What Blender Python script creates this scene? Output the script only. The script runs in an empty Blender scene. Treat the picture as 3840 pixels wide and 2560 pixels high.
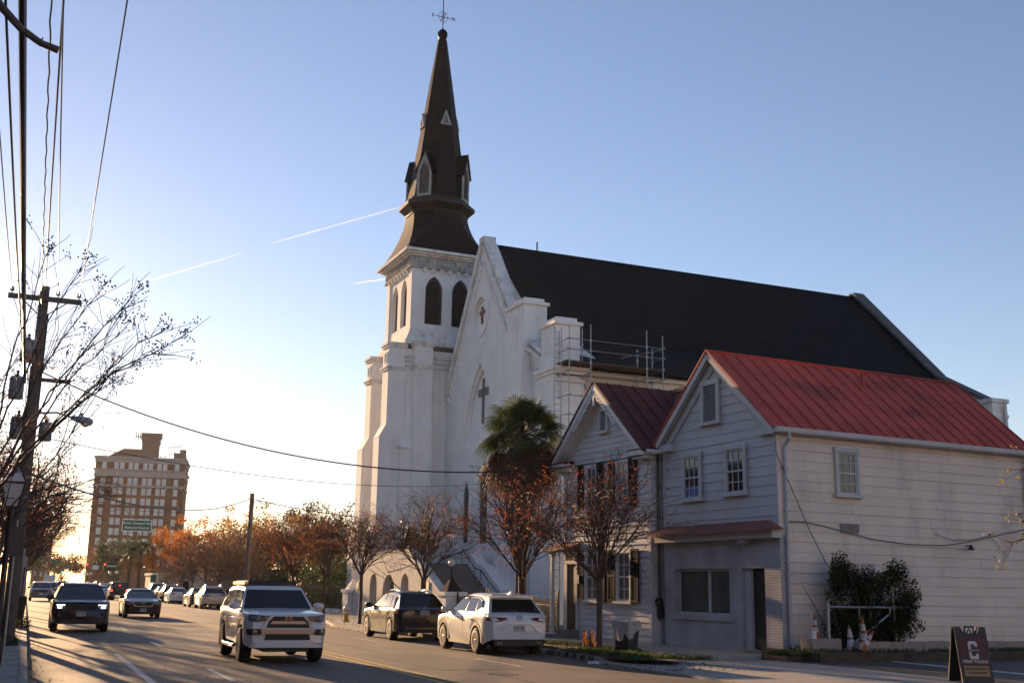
import bpy, bmesh, math, random
from mathutils import Vector, Matrix
from mathutils.geometry import tessellate_polygon
R = math.radians
sin, cos, pi = math.sin, math.cos, math.pi
S = bpy.context.scene
COL = S.collection

# ---------------------------------------------------------------- camera
YAW, PITCH, ROLL, EYE = R(90 - 23.56268), R(12.33203), R(0.992746), 1.75
def cam_axes():
    f = Vector((cos(YAW)*cos(PITCH), sin(YAW)*cos(PITCH), sin(PITCH)))
    r = Vector((sin(YAW), -cos(YAW), 0)); u = r.cross(f)
    return cos(ROLL)*r + sin(ROLL)*u, -sin(ROLL)*r + cos(ROLL)*u, f
_r, _u, _f = cam_axes()
cd = bpy.data.cameras.new('camera'); cam = bpy.data.objects.new('camera', cd); COL.objects.link(cam)
cam.matrix_world = Matrix(((_r.x, _u.x, -_f.x, 0), (_r.y, _u.y, -_f.y, 0), (_r.z, _u.z, -_f.z, EYE), (0, 0, 0, 1)))
cd.sensor_width = 36; cd.sensor_fit = 'HORIZONTAL'; cd.lens = 39.836
cd.clip_start = 0.1; cd.clip_end = 30000
S.camera = cam
S.render.resolution_x, S.render.resolution_y = 1024, 682

# ---------------------------------------------------------------- light
SUN_AZ, SUN_EL = R(-7.0), R(9.5)
W = bpy.data.worlds.new('World'); S.world = W; W.use_nodes = True
_nt = W.node_tree; _bg = _nt.nodes['Background']
_sky = _nt.nodes.new('ShaderNodeTexSky'); _sky.sky_type = 'NISHITA'; _sky.sun_disc = False
_sky.sun_elevation = SUN_EL; _sky.sun_rotation = SUN_AZ
_sky.altitude = 0; _sky.air_density = 1.0; _sky.dust_density = 0.12; _sky.ozone_density = 1.5
_tint = _nt.nodes.new('ShaderNodeMix'); _tint.data_type = 'RGBA'; _tint.blend_type = 'MULTIPLY'; _tint.inputs[0].default_value = 1
_tint.inputs[7].default_value = (1.06, 0.965, 1.09, 1)   # the clear evening is a little more violet than the model sky
_nt.links.new(_sky.outputs[0], _tint.inputs[6]); _nt.links.new(_tint.outputs[2], _bg.inputs[0]); _bg.inputs[1].default_value = 0.075
to_sun = Vector((sin(SUN_AZ)*cos(SUN_EL), cos(SUN_AZ)*cos(SUN_EL), sin(SUN_EL)))
sl = bpy.data.lights.new('sun', 'SUN'); sl.energy = 5.0; sl.angle = R(0.55); sl.color = (1.0, 0.63, 0.33)
so = bpy.data.objects.new('sun', sl); COL.objects.link(so)
so.rotation_euler = to_sun.to_track_quat('Z', 'Y').to_euler(); so.location = (0, 0, 60)
S.view_settings.view_transform = 'Standard'; S.view_settings.look = 'None'
S.view_settings.gamma = 1.0; S.view_settings.exposure = 1.28; S.view_settings.use_curve_mapping = False

# ---------------------------------------------------------------- materials
MATS = {}
def mat(name, col, rough=0.7, metal=0.0, var=0.12, scale=3.0, bump=0.0, bscale=30.0, coat=0.0, spec=0.5,
        stain=None, stain_amt=0.0, stain_scale=(1, 1, 1), emit=None, emit_s=0.0, trans=None, fine=0.0, alpha=None):
    if name in MATS: return MATS[name]
    m = bpy.data.materials.new(name); m.use_nodes = True
    nt = m.node_tree; b = nt.nodes['Principled BSDF']; L = nt.links.new
    b.inputs['Roughness'].default_value = rough; b.inputs['Metallic'].default_value = metal
    b.inputs['Coat Weight'].default_value = coat; b.inputs['Coat Roughness'].default_value = 0.04
    b.inputs['Specular IOR Level'].default_value = spec
    c0 = (*col, 1)
    tc = nt.nodes.new('ShaderNodeTexCoord')
    out = None
    if var > 0:
        n = nt.nodes.new('ShaderNodeTexNoise'); n.inputs['Scale'].default_value = scale; n.inputs['Detail'].default_value = 6
        L(tc.outputs['Object'], n.inputs['Vector'])
        r = nt.nodes.new('ShaderNodeValToRGB'); L(n.outputs['Fac'], r.inputs['Fac'])
        r.color_ramp.elements[0].position = 0.3; r.color_ramp.elements[1].position = 0.7
        r.color_ramp.elements[0].color = (*[c*(1-var) for c in col], 1)
        r.color_ramp.elements[1].color = (*[min(1, c*(1+var)) for c in col], 1)
        out = r.outputs['Color']
    if fine > 0:
        n = nt.nodes.new('ShaderNodeTexNoise'); n.inputs['Scale'].default_value = bscale*2.5; n.inputs['Detail'].default_value = 3
        L(tc.outputs['Object'], n.inputs['Vector'])
        mr = nt.nodes.new('ShaderNodeMapRange'); mr.inputs[1].default_value = .3; mr.inputs[2].default_value = .7
        mr.inputs[3].default_value = 1-fine; mr.inputs[4].default_value = 1+fine
        L(n.outputs['Fac'], mr.inputs[0])
        mx = nt.nodes.new('ShaderNodeMix'); mx.data_type = 'RGBA'; mx.blend_type = 'MULTIPLY'; mx.inputs[0].default_value = 1
        if out: L(out, mx.inputs[6])
        else: mx.inputs[6].default_value = c0
        cc = nt.nodes.new('ShaderNodeCombineColor')
        for i in range(3): L(mr.outputs[0], cc.inputs[i])
        L(cc.outputs[0], mx.inputs[7]); out = mx.outputs[2]
    if stain:
        mp = nt.nodes.new('ShaderNodeMapping'); mp.inputs['Scale'].default_value = stain_scale
        L(tc.outputs['Object'], mp.inputs['Vector'])
        n = nt.nodes.new('ShaderNodeTexNoise'); n.inputs['Scale'].default_value = 1.0; n.inputs['Detail'].default_value = 8
        n.inputs['Roughness'].default_value = 0.65
        L(mp.outputs[0], n.inputs['Vector'])
        r = nt.nodes.new('ShaderNodeValToRGB'); L(n.outputs['Fac'], r.inputs['Fac'])
        r.color_ramp.elements[0].position = 0.5; r.color_ramp.elements[1].position = 0.75
        r.color_ramp.elements[0].color = (0, 0, 0, 1); r.color_ramp.elements[1].color = (stain_amt,)*3 + (1,)
        mx = nt.nodes.new('ShaderNodeMix'); mx.data_type = 'RGBA'
        L(r.outputs['Color'], mx.inputs[0])
        if out: L(out, mx.inputs[6])
        else: mx.inputs[6].default_value = c0
        mx.inputs[7].default_value = (*stain, 1); out = mx.outputs[2]
    if out: L(out, b.inputs['Base Color'])
    else: b.inputs['Base Color'].default_value = c0
    if bump > 0:
        n = nt.nodes.new('ShaderNodeTexNoise'); n.inputs['Scale'].default_value = bscale; n.inputs['Detail'].default_value = 5
        L(tc.outputs['Object'], n.inputs['Vector'])
        bp = nt.nodes.new('ShaderNodeBump'); bp.inputs['Strength'].default_value = bump; bp.inputs['Distance'].default_value = 0.03
        L(n.outputs['Fac'], bp.inputs['Height']); L(bp.outputs[0], b.inputs['Normal'])
    if emit:
        b.inputs['Emission Color'].default_value = (*emit, 1); b.inputs['Emission Strength'].default_value = emit_s
    if trans:
        # thin leaf: mix in translucency
        t = nt.nodes.new('ShaderNodeBsdfTranslucent'); mix = nt.nodes.new('ShaderNodeMixShader'); mix.inputs[0].default_value = trans
        if out: L(out, t.inputs['Color'])
        else: t.inputs['Color'].default_value = c0
        L(b.outputs[0], mix.inputs[1]); L(t.outputs[0], mix.inputs[2])
        L(mix.outputs[0], nt.nodes['Material Output'].inputs['Surface'])
    MATS[name] = m
    return m

def brick_mat(name, c1, c2, mortar, bw, bh, vec, rough=0.85, bump=0.6, msize=0.06, var=0.0, spec=0.3):
    """courses of bricks / shingles; vec gives, per output axis, weights of object x, y, z"""
    if name in MATS: return MATS[name]
    m = bpy.data.materials.new(name); m.use_nodes = True
    nt = m.node_tree; b = nt.nodes['Principled BSDF']; L = nt.links.new
    b.inputs['Roughness'].default_value = rough; b.inputs['Specular IOR Level'].default_value = spec
    tc = nt.nodes.new('ShaderNodeTexCoord')
    cx = nt.nodes.new('ShaderNodeCombineXYZ')
    for i, wv in enumerate(vec):
        d = nt.nodes.new('ShaderNodeVectorMath'); d.operation = 'DOT_PRODUCT'
        L(tc.outputs['Object'], d.inputs[0]); d.inputs[1].default_value = wv
        L(d.outputs['Value'], cx.inputs[i])
    t = nt.nodes.new('ShaderNodeTexBrick')
    t.inputs['Scale'].default_value = 1; t.inputs['Brick Width'].default_value = bw; t.inputs['Row Height'].default_value = bh
    t.inputs['Mortar Size'].default_value = msize*bh; t.inputs['Mortar Smooth'].default_value = 0.3; t.inputs['Bias'].default_value = -0.2
    t.inputs['Color1'].default_value = (*c1, 1); t.inputs['Color2'].default_value = (*c2, 1); t.inputs['Mortar'].default_value = (*mortar, 1)
    L(cx.outputs[0], t.inputs['Vector'])
    n = nt.nodes.new('ShaderNodeTexNoise'); n.inputs['Scale'].default_value = 1.2; n.inputs['Detail'].default_value = 8
    L(tc.outputs['Object'], n.inputs['Vector'])
    mr = nt.nodes.new('ShaderNodeMapRange'); mr.inputs[1].default_value = .3; mr.inputs[2].default_value = .7
    mr.inputs[3].default_value = .78; mr.inputs[4].default_value = 1.15
    L(n.outputs['Fac'], mr.inputs[0])
    mx = nt.nodes.new('ShaderNodeVectorMath'); mx.operation = 'SCALE'
    L(t.outputs['Color'], mx.inputs[0]); L(mr.outputs[0], mx.inputs['Scale'])
    L(mx.outputs[0], b.inputs['Base Color'])
    inv = nt.nodes.new('ShaderNodeMath'); inv.operation = 'SUBTRACT'; inv.inputs[0].default_value = 1
    L(t.outputs['Fac'], inv.inputs[1])
    bp = nt.nodes.new('ShaderNodeBump'); bp.inputs['Strength'].default_value = bump; bp.inputs['Distance'].default_value = 0.02
    L(inv.outputs[0], bp.inputs['Height']); L(bp.outputs[0], b.inputs['Normal'])
    MATS[name] = m
    return m

def glass_mat(name, col, rough=0.03, spec=0.6):
    return mat(name, col, rough, 0, 0, spec=spec)

# ---------------------------------------------------------------- mesh helpers
class MB:
    def __init__(s, off=(0, 0, 0)):
        s.v = []; s.f = []; s.off = Vector(off); s.M = None
    def P(s, p):
        p = Vector(p)
        if s.M is not None: p = s.M @ p
        p = p + s.off
        s.v.append((p.x, p.y, p.z)); return len(s.v) - 1
    def pts(s, ps): return [s.P(p) for p in ps]
    def face(s, ps): s.f.append(tuple(s.pts(ps)))
    def box(s, x0, x1, y0, y1, z0, z1):
        i = s.pts([(x0, y0, z0), (x1, y0, z0), (x1, y1, z0), (x0, y1, z0), (x0, y0, z1), (x1, y0, z1), (x1, y1, z1), (x0, y1, z1)])
        for q in ((0, 3, 2, 1), (4, 5, 6, 7), (0, 1, 5, 4), (1, 2, 6, 5), (2, 3, 7, 6), (3, 0, 4, 7)):
            s.f.append(tuple(i[k] for k in q))
    def hexa(s, p):
        i = s.pts(p)
        for q in ((0, 3, 2, 1), (4, 5, 6, 7), (0, 1, 5, 4), (1, 2, 6, 5), (2, 3, 7, 6), (3, 0, 4, 7)):
            s.f.append(tuple(i[k] for k in q))
    def prism(s, poly, fa, fb, holes=()):
        """poly: 2-D points; fa/fb map a 2-D point to the two end faces; holes are cut through"""
        loops = [list(poly)] + [list(h) for h in holes]
        A = [[s.P(fa(*p)) for p in l] for l in loops]; B = [[s.P(fb(*p)) for p in l] for l in loops]
        if holes:
            fl = [p for l in loops for p in l]; ai = [i for l in A for i in l]; bi = [i for l in B for i in l]
            for t in tessellate_polygon([[Vector((p[0], p[1], 0)) for p in l] for l in loops]):
                s.f.append(tuple(ai[k] for k in t)); s.f.append(tuple(bi[k] for k in reversed(t)))
        else:
            s.f.append(tuple(A[0])); s.f.append(tuple(reversed(B[0])))
        for a, b in zip(A, B):
            n = len(a)
            for k in range(n): s.f.append((a[k], b[k], b[(k+1) % n], a[(k+1) % n]))
    def slab(s, poly, axis, a, b, holes=()):
        """polygon in the plane normal to axis ('x': pts are (y,z); 'y': (x,z); 'z': (x,y))"""
        g = {'x': lambda c: (lambda p, q: (c, p, q)), 'y': lambda c: (lambda p, q: (p, c, q)), 'z': lambda c: (lambda p, q: (p, q, c))}[axis]
        s.prism(poly, g(a), g(b), holes)
    def tube(s, path, rad, n=6, cap=True):
        path = [Vector(p) for p in path]
        if not hasattr(rad, '__len__'): rad = [rad]*len(path)
        rings = []; ref = None
        for k, p in enumerate(path):
            t = (path[min(k+1, len(path)-1)] - path[max(k-1, 0)])
            if t.length < 1e-9: t = Vector((0, 0, 1))
            t.normalize()
            if ref is None:
                ref = Vector((1, 0, 0)) if abs(t.x) < 0.8 else Vector((0, 1, 0))
            a = ref - t*ref.dot(t)
            if a.length < 1e-6: a = t.orthogonal()
            a.normalize(); ref = a; b = t.cross(a)
            rings.append([s.P(p + (a*cos(2*pi*j/n) + b*sin(2*pi*j/n))*rad[k]) for j in range(n)])
        for k in range(len(rings)-1):
            for j in range(n):
                s.f.append((rings[k][j], rings[k][(j+1) % n], rings[k+1][(j+1) % n], rings[k+1][j]))
        if cap and n > 2:
            s.f.append(tuple(reversed(rings[0]))); s.f.append(tuple(rings[-1]))
    def lathe(s, prof, c=(0, 0, 0), n=16, ax='z'):
        c = Vector(c); rings = []
        for r, h in prof:
            ring = []
            for j in range(n):
                a = 2*pi*j/n; p = (r*cos(a), r*sin(a), h)
                if ax == 'x': p = (h, r*cos(a), r*sin(a))
                elif ax == 'y': p = (r*sin(a), h, r*cos(a))
                ring.append(s.P(c + Vector(p)))
            rings.append(ring)
        for k in range(len(rings)-1):
            for j in range(n):
                s.f.append((rings[k][j], rings[k][(j+1) % n], rings[k+1][(j+1) % n], rings[k+1][j]))
        s.f.append(tuple(reversed(rings[0]))); s.f.append(tuple(rings[-1]))
    def ball(s, c, r, n=10, sz=1.0):
        k = n//2
        s.lathe([(max(1e-3, r*sin(pi*i/k)), -r*cos(pi*i/k)*sz) for i in range(k+1)], c, n)
    def bar(s, a, b, w, h=None, up=(0, 0, 1)):
        """rectangular bar from a to b, width w (across) and height h (along up)"""
        h = w if h is None else h
        a = Vector(a); b = Vector(b); t = (b-a).normalized(); u = Vector(up); u = (u - t*u.dot(t))
        if u.length < 1e-5: u = t.orthogonal()
        u.normalize(); r = t.cross(u)
        q = lambda p, i, j: p + r*(w/2*i) + u*(h/2*j)
        s.hexa([q(a, -1, -1), q(a, 1, -1), q(b, 1, -1), q(b, -1, -1), q(a, -1, 1), q(a, 1, 1), q(b, 1, 1), q(b, -1, 1)])
    def build(s, name, m, parent=None, smooth=None, recalc=True):
        me = bpy.data.meshes.new(name)
        me.from_pydata(s.v, [], s.f)
        if recalc:
            bm = bmesh.new(); bm.from_mesh(me)
            bmesh.ops.recalc_face_normals(bm, faces=bm.faces); bm.to_mesh(me); bm.free()
        if smooth is not None:
            me.polygons.foreach_set('use_smooth', [True]*len(me.polygons))
            me.set_sharp_from_angle(angle=R(smooth))
        me.materials.append(m)
        o = bpy.data.objects.new(name, me); COL.objects.link(o)
        if parent is not None: o.parent = parent
        return o

def tag(o, label=None, cat=None, group=None, kind=None):
    if label: o['label'] = label
    if cat: o['category'] = cat
    if group: o['group'] = group
    if kind: o['kind'] = kind
    return o
def thing(name, label, cat, loc=(0, 0, 0), rz=0.0, group=None):
    o = bpy.data.objects.new(name, None); COL.objects.link(o); o.empty_display_size = 0.3
    o.location = loc; o.rotation_euler = (0, 0, rz)
    return tag(o, label, cat, group)
def dup(root, loc, rz, label=None, group=None, scale=None, paint=None):
    def cp(o, par):
        c = o.copy(); COL.objects.link(c)
        if par is not None: c.parent = par
        if paint and c.type == 'MESH' and c.name.split('.')[0] in paint:
            c.material_slots[0].link = 'OBJECT'; c.material_slots[0].material = paint[c.name.split('.')[0]]
        for ch in KIDS.get(o.name, None) or o.children: cp(ch, c)
        return c
    r = cp(root, None); r.location = loc; r.rotation_euler = (0, 0, rz)
    if scale: r.scale = scale if hasattr(scale, '__len__') else (scale,)*3
    if label: r['label'] = label
    if group: r['group'] = group
    return r
KIDS = {}
def text_mesh(txt, size, depth, m, name, parent=None, align='CENTER', M4=None, bold=0.0, spacing=1.0, sx=1.0):
    cu = bpy.data.curves.new(name, 'FONT'); cu.body = txt; cu.size = size; cu.extrude = depth; cu.align_x = align; cu.align_y = 'CENTER'
    cu.offset = bold; cu.space_character = spacing; cu.resolution_u = 2
    tmp = bpy.data.objects.new(name + '_tmp', cu); COL.objects.link(tmp)
    dg = bpy.context.evaluated_depsgraph_get(); dg.update()
    me = bpy.data.meshes.new_from_object(tmp.evaluated_get(dg))
    bpy.data.objects.remove(tmp); bpy.data.curves.remove(cu)
    me.name = name
    T = Matrix.Diagonal((sx, 1, 1, 1))
    me.transform((M4 if M4 is not None else Matrix.Identity(4)) @ T)
    me.materials.clear(); me.materials.append(m)
    o = bpy.data.objects.new(name, me); COL.objects.link(o)
    if parent is not None: o.parent = parent
    return o
def frame(origin, xdir, ydir):
    x = Vector(xdir).normalized(); y = Vector(ydir); y = (y - x*y.dot(x)).normalized(); z = x.cross(y)
    o = Vector(origin)
    return Matrix(((x.x, y.x, z.x, o.x), (x.y, y.y, z.y, o.y), (x.z, y.z, z.z, o.z), (0, 0, 0, 1)))
def pointed_arch(c, hw, z0, zs, za, n=7):
    """pointed (gothic) arch outline: centre c, half width hw, sill z0, spring zs, apex za"""
    h = za - zs; r = (hw*hw + h*h)/(2*hw); pts = [(c-hw, z0), (c+hw, z0), (c+hw, zs)]
    a1 = math.asin(min(1, h/r))
    for k in range(1, n+1):
        a = a1*k/n; pts.append((c+hw-r+r*cos(a), zs + r*sin(a)))
    for k in range(n-1, -1, -1):
        a = a1*k/n; pts.append((c-hw+r-r*cos(a), zs + r*sin(a)))
    return pts
def round_arch(c, hw, z0, zs, n=10):
    return [(c-hw, z0), (c+hw, z0)] + [(c+hw*cos(pi*k/n), zs+hw*sin(pi*k/n)) for k in range(n+1)]
def circle(c, z, r, n=24): return [(c+r*cos(2*pi*k/n), z+r*sin(2*pi*k/n)) for k in range(n)]
rnd = random.Random(7)
# ---------------------------------------------------------------- palette
m_stucco = mat('white_stucco', (.80, .785, .765), .85, var=.06, scale=.8, bump=.25, bscale=14, stain=(.42, .39, .35), stain_amt=.28, stain_scale=(1.6, 1.6, .22))
m_stucco_weather = mat('weathered_stucco', (.74, .725, .70), .9, var=.12, scale=1.5, bump=.4, bscale=12, stain=(.10, .095, .09), stain_amt=.62, stain_scale=(1.9, 1.9, .8))
m_frieze = mat('weathered_frieze', (.40, .40, .39), .9, var=.25, scale=2.5, bump=.3, bscale=14, stain=(.12, .115, .10), stain_amt=.8, stain_scale=(2, 2, 2))
m_stucco_rough = mat('rough_stucco', (.62, .60, .56), .9, var=.08, scale=2, bump=.9, bscale=5, stain=(.36, .31, .26), stain_amt=.55, stain_scale=(3, 3, .4))
m_slate = brick_mat('spire_shingle', (.014, .0115, .011), (.007, .006, .0055), (.003, .0025, .0025), .32, .22, ((1, .8, 0), (0, 0, 1), (0, 0, 0)), .6, .5, spec=.2)
m_asphalt_shingle = brick_mat('roof_shingle', (.0115, .0125, .016), (.005, .0055, .0075), (.002, .002, .0025), .55, .17, ((1, 0, 0), (0, .7, .7), (0, 0, 0)), .8, .6, spec=.15)
m_louver = mat('dark_louver_wood', (.045, .043, .042), .7, var=.3, scale=4)
m_louver_grey = mat('grey_louver_wood', (.16, .15, .145), .8, var=.35, scale=5)
m_trim_grey = mat('grey_trim', (.36, .36, .36), .8, var=.2, scale=3, stain=(.12, .12, .12), stain_amt=.6, stain_scale=(2, 2, 2))
m_cross_grey = brick_mat('grey_block', (.17, .17, .17), (.12, .12, .12), (.30, .30, .29), .2, .2, ((0, 1, 0), (0, 0, 1), (0, 0, 0)))
m_cross_red = mat('red_tile', (.13, .022, .02), .5, var=.25, scale=6)
m_glass_dark = glass_mat('dark_window_glass', (.012, .013, .015))
m_glass_house = glass_mat('house_window_glass', (.02, .022, .025), .05)
m_siding_white = mat('white_painted_shingle', (.47, .465, .47), .75, var=.06, scale=1.1, bump=.12, bscale=24, stain=(.34, .31, .30), stain_amt=.55, stain_scale=(.9, .9, .35), fine=.05)
m_siding_warmlit = mat('warm_lit_painted_shingle', (.70, .60, .52), .8, var=.07, scale=.8, bump=.12, bscale=24, stain=(.33, .28, .25), stain_amt=.75, stain_scale=(.7, .7, .28), fine=.05)  # white side wall with its warm bounce light put into the colour
m_clap = mat('white_clapboard_paint', (.60, .585, .57), .75, var=.07, scale=1.5, bump=.12, bscale=20, stain=(.32, .29, .26), stain_amt=.5, stain_scale=(.8, .8, 2))
m_trim = mat('white_trim_paint', (.62, .60, .58), .65, var=.06, scale=2, stain=(.36, .33, .30), stain_amt=.4, stain_scale=(1.5, 1.5, 1))
m_wbrick = brick_mat('white_painted_brick', (.50, .48, .50), (.46, .445, .46), (.38, .365, .375), .215, .075, ((0.0, 1, 0), (0, 0, 1), (0, 0, 0)), .85, .9, .16)
m_wbrick_side = brick_mat('white_painted_brick_side', (.50, .48, .46), (.44, .43, .41), (.30, .29, .28), .215, .075, ((1, 0, 0), (0, 0, 1), (0, 0, 0)), .85, .9, .16)
m_red_metal = mat('red_painted_tin', (.44, .066, .044), .7, var=.16, scale=.7, bump=.08, bscale=6, stain=(.06, .018, .016), stain_amt=.75, stain_scale=(.5, .9, .9))
m_red_dark = mat('dark_red_tin', (.075, .013, .011), .75, var=.15, scale=.8, stain=(.04, .012, .012), stain_amt=.6, stain_scale=(.6, 1, 1))
m_rust_awning = mat('rusty_red_awning', (.20, .065, .042), .6, var=.25, scale=3, bump=.2, bscale=14)
m_redbrick = brick_mat('old_red_brick', (.16, .06, .045), (.09, .04, .034), (.20, .18, .16), .22, .08, ((1, 1, 0), (0, 0, 1), (0, 0, 0)), .9, .8, .12)
m_black_shutter = mat('black_shutter_paint', (.010, .010, .011), .8, spec=.2, var=.2, scale=5)
m_door_brown = mat('dark_brown_door', (.030, .020, .016), .5, var=.2, scale=3)
m_black = mat('black_paint', (.012, .012, .013), .45, var=.1)
m_iron = mat('black_iron', (.016, .016, .017), .5, var=.2, scale=8)
m_galv = mat('galvanised_steel', (.30, .30, .30), .42, .75, var=.18, scale=6)
m_pvc = mat('grey_downspout', (.42, .42, .42), .5, var=.1, scale=3)
m_concrete = mat('concrete', (.30, .28, .255), .9, var=.14, scale=1.2, bump=.3, bscale=40, fine=.12, stain=(.15, .135, .12), stain_amt=.6, stain_scale=(.8, .8, .8))
m_step = mat('step_concrete', (.17, .165, .16), .9, var=.2, scale=1.5, bump=.3, bscale=30)
m_kerb = mat('kerb_stone', (.24, .22, .20), .85, var=.2, scale=3, bump=.4, bscale=12)
m_yellow = mat('yellow_road_paint', (.50, .31, .035), .7, var=.2, scale=6, stain=(.10, .09, .07), stain_amt=.7, stain_scale=(6, 3, 1))
m_white_line = mat('white_road_paint', (.50, .49, .46), .7, var=.2, scale=6, stain=(.08, .075, .07), stain_amt=.8, stain_scale=(7, 3, 1))
m_bark = mat('smooth_brown_bark', (.075, .046, .034), .75, var=.3, scale=6, bump=.3, bscale=20)
m_bark_grey = mat('grey_bark', (.10, .085, .075), .85, var=.3, scale=5, bump=.5, bscale=14)
m_twig = mat('twig_bark', (.075, .050, .040), .7, var=.25, scale=4)
m_seed = mat('seed_pod', (.035, .028, .026), .8, var=.3, scale=20)
m_leaf_red = mat('red_autumn_leaf', (.36, .085, .018), .6, spec=.2, var=.45, scale=9, trans=.5)
m_leaf_orange = mat('orange_autumn_leaf', (.46, .175, .028), .55, var=.4, scale=1.1, trans=.5)
m_leaf_brown = mat('brown_autumn_leaf', (.19, .075, .030), .6, var=.45, scale=1.4, trans=.45)
m_leaf_gold = mat('yellow_green_leaf', (.24, .18, .026), .55, var=.45, scale=.7, trans=.5)
m_leaf_green = mat('dark_evergreen_leaf', (.050, .062, .022), .5, var=.35, scale=.8, trans=.35)
m_leaf_hedge = mat('hedge_leaf', (.036, .056, .014), .5, var=.4, scale=1.2, trans=.45)
m_leaf_bush = mat('dark_bush_leaf', (.022, .032, .011), .6, spec=.15, var=.4, scale=2, trans=.25)
m_palm = mat('green_palm_frond', (.060, .082, .026), .4, var=.35, scale=3, trans=.35)
m_palm_dead = mat('dead_palm_frond', (.11, .058, .026), .6, var=.4, scale=3, trans=.4)
m_palm_trunk = mat('palm_trunk_bark', (.085, .062, .048), .9, var=.3, scale=6, bump=.8, bscale=9)
m_grass = mat('short_grass', (.050, .075, .018), .7, var=.4, scale=2, trans=.3)
m_litter = mat('fallen_leaf_litter', (.13, .065, .028), .9, spec=.05, var=.5, scale=6)
m_soil = mat('soil_and_leaf_litter', (.075, .055, .038), .95, var=.4, scale=2.5, bump=.6, bscale=30, fine=.3)
m_slate_dark = mat('dark_pyramid_slate', (.03, .026, .024), .95, var=.2, spec=.1)
m_block = mat('stained_block', (.30, .25, .225), .9, var=.2, scale=2.5, bump=.4, bscale=12, stain=(.10, .075, .065), stain_amt=.8, stain_scale=(2.5, 2.5, 2.5))
m_house_trim = mat('house_trim_paint', (.50, .485, .48), .75, var=.07, scale=2, stain=(.34, .31, .30), stain_amt=.4, stain_scale=(1.5, 1.5, 1))
m_pole = mat('weathered_pole_wood', (.135, .105, .085), .9, var=.3, scale=3, bump=.5, bscale=16, stain=(.06, .045, .035), stain_amt=.7, stain_scale=(6, 6, .5))
m_cable = mat('black_cable', (.010, .010, .011), .45, var=0)
m_wire = mat('bare_aluminium_wire', (.07, .068, .065), .5, .3, var=0)
m_transformer = mat('grey_transformer_paint', (.20, .205, .21), .5, var=.12, scale=3)
m_porcelain = mat('brown_insulator', (.10, .05, .035), .25, var=.1)
m_frost = mat('frosted_lantern_glass', (.55, .55, .56), .35, var=.05, spec=.5)
m_sign_green = mat('green_sign_sheeting', (.004, .115, .062), .45, var=.06)
m_sign_white = mat('white_sign_sheeting', (.75, .75, .74), .5, var=.04)
m_alu = mat('sign_back_aluminium', (.35, .35, .36), .5, .5, var=.1)
m_hotel = brick_mat('brown_hotel_brick', (.19, .072, .038), (.17, .066, .036), (.16, .076, .05), .6, .3, ((1, .3, 0), (0, 0, 1), (0, 0, 0)), .9, .1)
m_hotel_stone = mat('grey_hotel_stone', (.42, .36, .33), .85, var=.12, scale=.5)
m_hotel_pent = mat('tan_penthouse_render', (.22, .135, .095), .9, var=.1, scale=.4)
m_hotel_glass = mat('pale_blind_glass', (.60, .60, .56), .3, var=.2, scale=.3)
m_rubber = mat('tyre_rubber', (.018, .017, .017), .8, var=.2, scale=8, bump=.2, bscale=40)
m_rim = mat('alloy_rim', (.42, .42, .43), .3, .85, var=.08)
m_rim_dark = mat('dark_alloy_rim', (.05, .05, .055), .3, .7, var=.1)
m_chrome = mat('chrome', (.62, .62, .63), .09, 1.0, var=0)
m_plastic = mat('black_plastic_trim', (.018, .018, .019), .55, var=.1)
m_car_glass = mat('car_glass', (.012, .014, .015), .04, var=0, spec=.5)
m_head = mat('headlight_glass', (.20, .20, .21), .08, .4, var=.5, scale=14, spec=.9)
m_head_on = mat('lit_headlight', (.8, .8, .9), .2, var=0, emit=(.85, .85, 1.0), emit_s=2.2)
m_amber = mat('amber_lamp', (.55, .17, .02), .2, var=.1)
m_tail = mat('red_tail_lamp', (.16, .008, .008), .12, var=.2, scale=12, spec=.8)
m_tail_on = mat('lit_brake_lamp', (.6, .01, .01), .2, var=0, emit=(1, .03, .02), emit_s=2.5)
m_plate = mat('number_plate', (.42, .42, .40), .5, var=.05)
m_plate_ink = mat('plate_ink', (.06, .06, .09), .6, var=0)
m_interior = mat('dark_interior', (.02, .018, .017), .9, var=0)
def paint(name, col, metal=0.0, rough=.3): return mat(name, col, rough, metal, var=0, coat=.45 if max(col) < .05 else .8, spec=.25 if max(col) < .05 else .5)
p_white = paint('white_car_paint', (.62, .62, .61), 0, .35)
p_silverwhite = paint('pearl_car_paint', (.52, .52, .52), .15, .35)
p_black = paint('black_car_paint', (.010, .010, .011), 0, .25)
p_navy = paint('blue_black_car_paint', (.010, .012, .020), .2, .25)
p_brown = paint('dark_bronze_car_paint', (.020, .016, .014), .3, .25)
p_grey = paint('grey_car_paint', (.07, .075, .085), .4, .3)
p_silver = paint('silver_car_paint', (.32, .31, .30), .6, .32)
p_blue = paint('slate_blue_car_paint', (.10, .13, .19), .4, .3)
p_red = paint('dark_red_car_paint', (.14, .015, .012), .2, .3)
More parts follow.
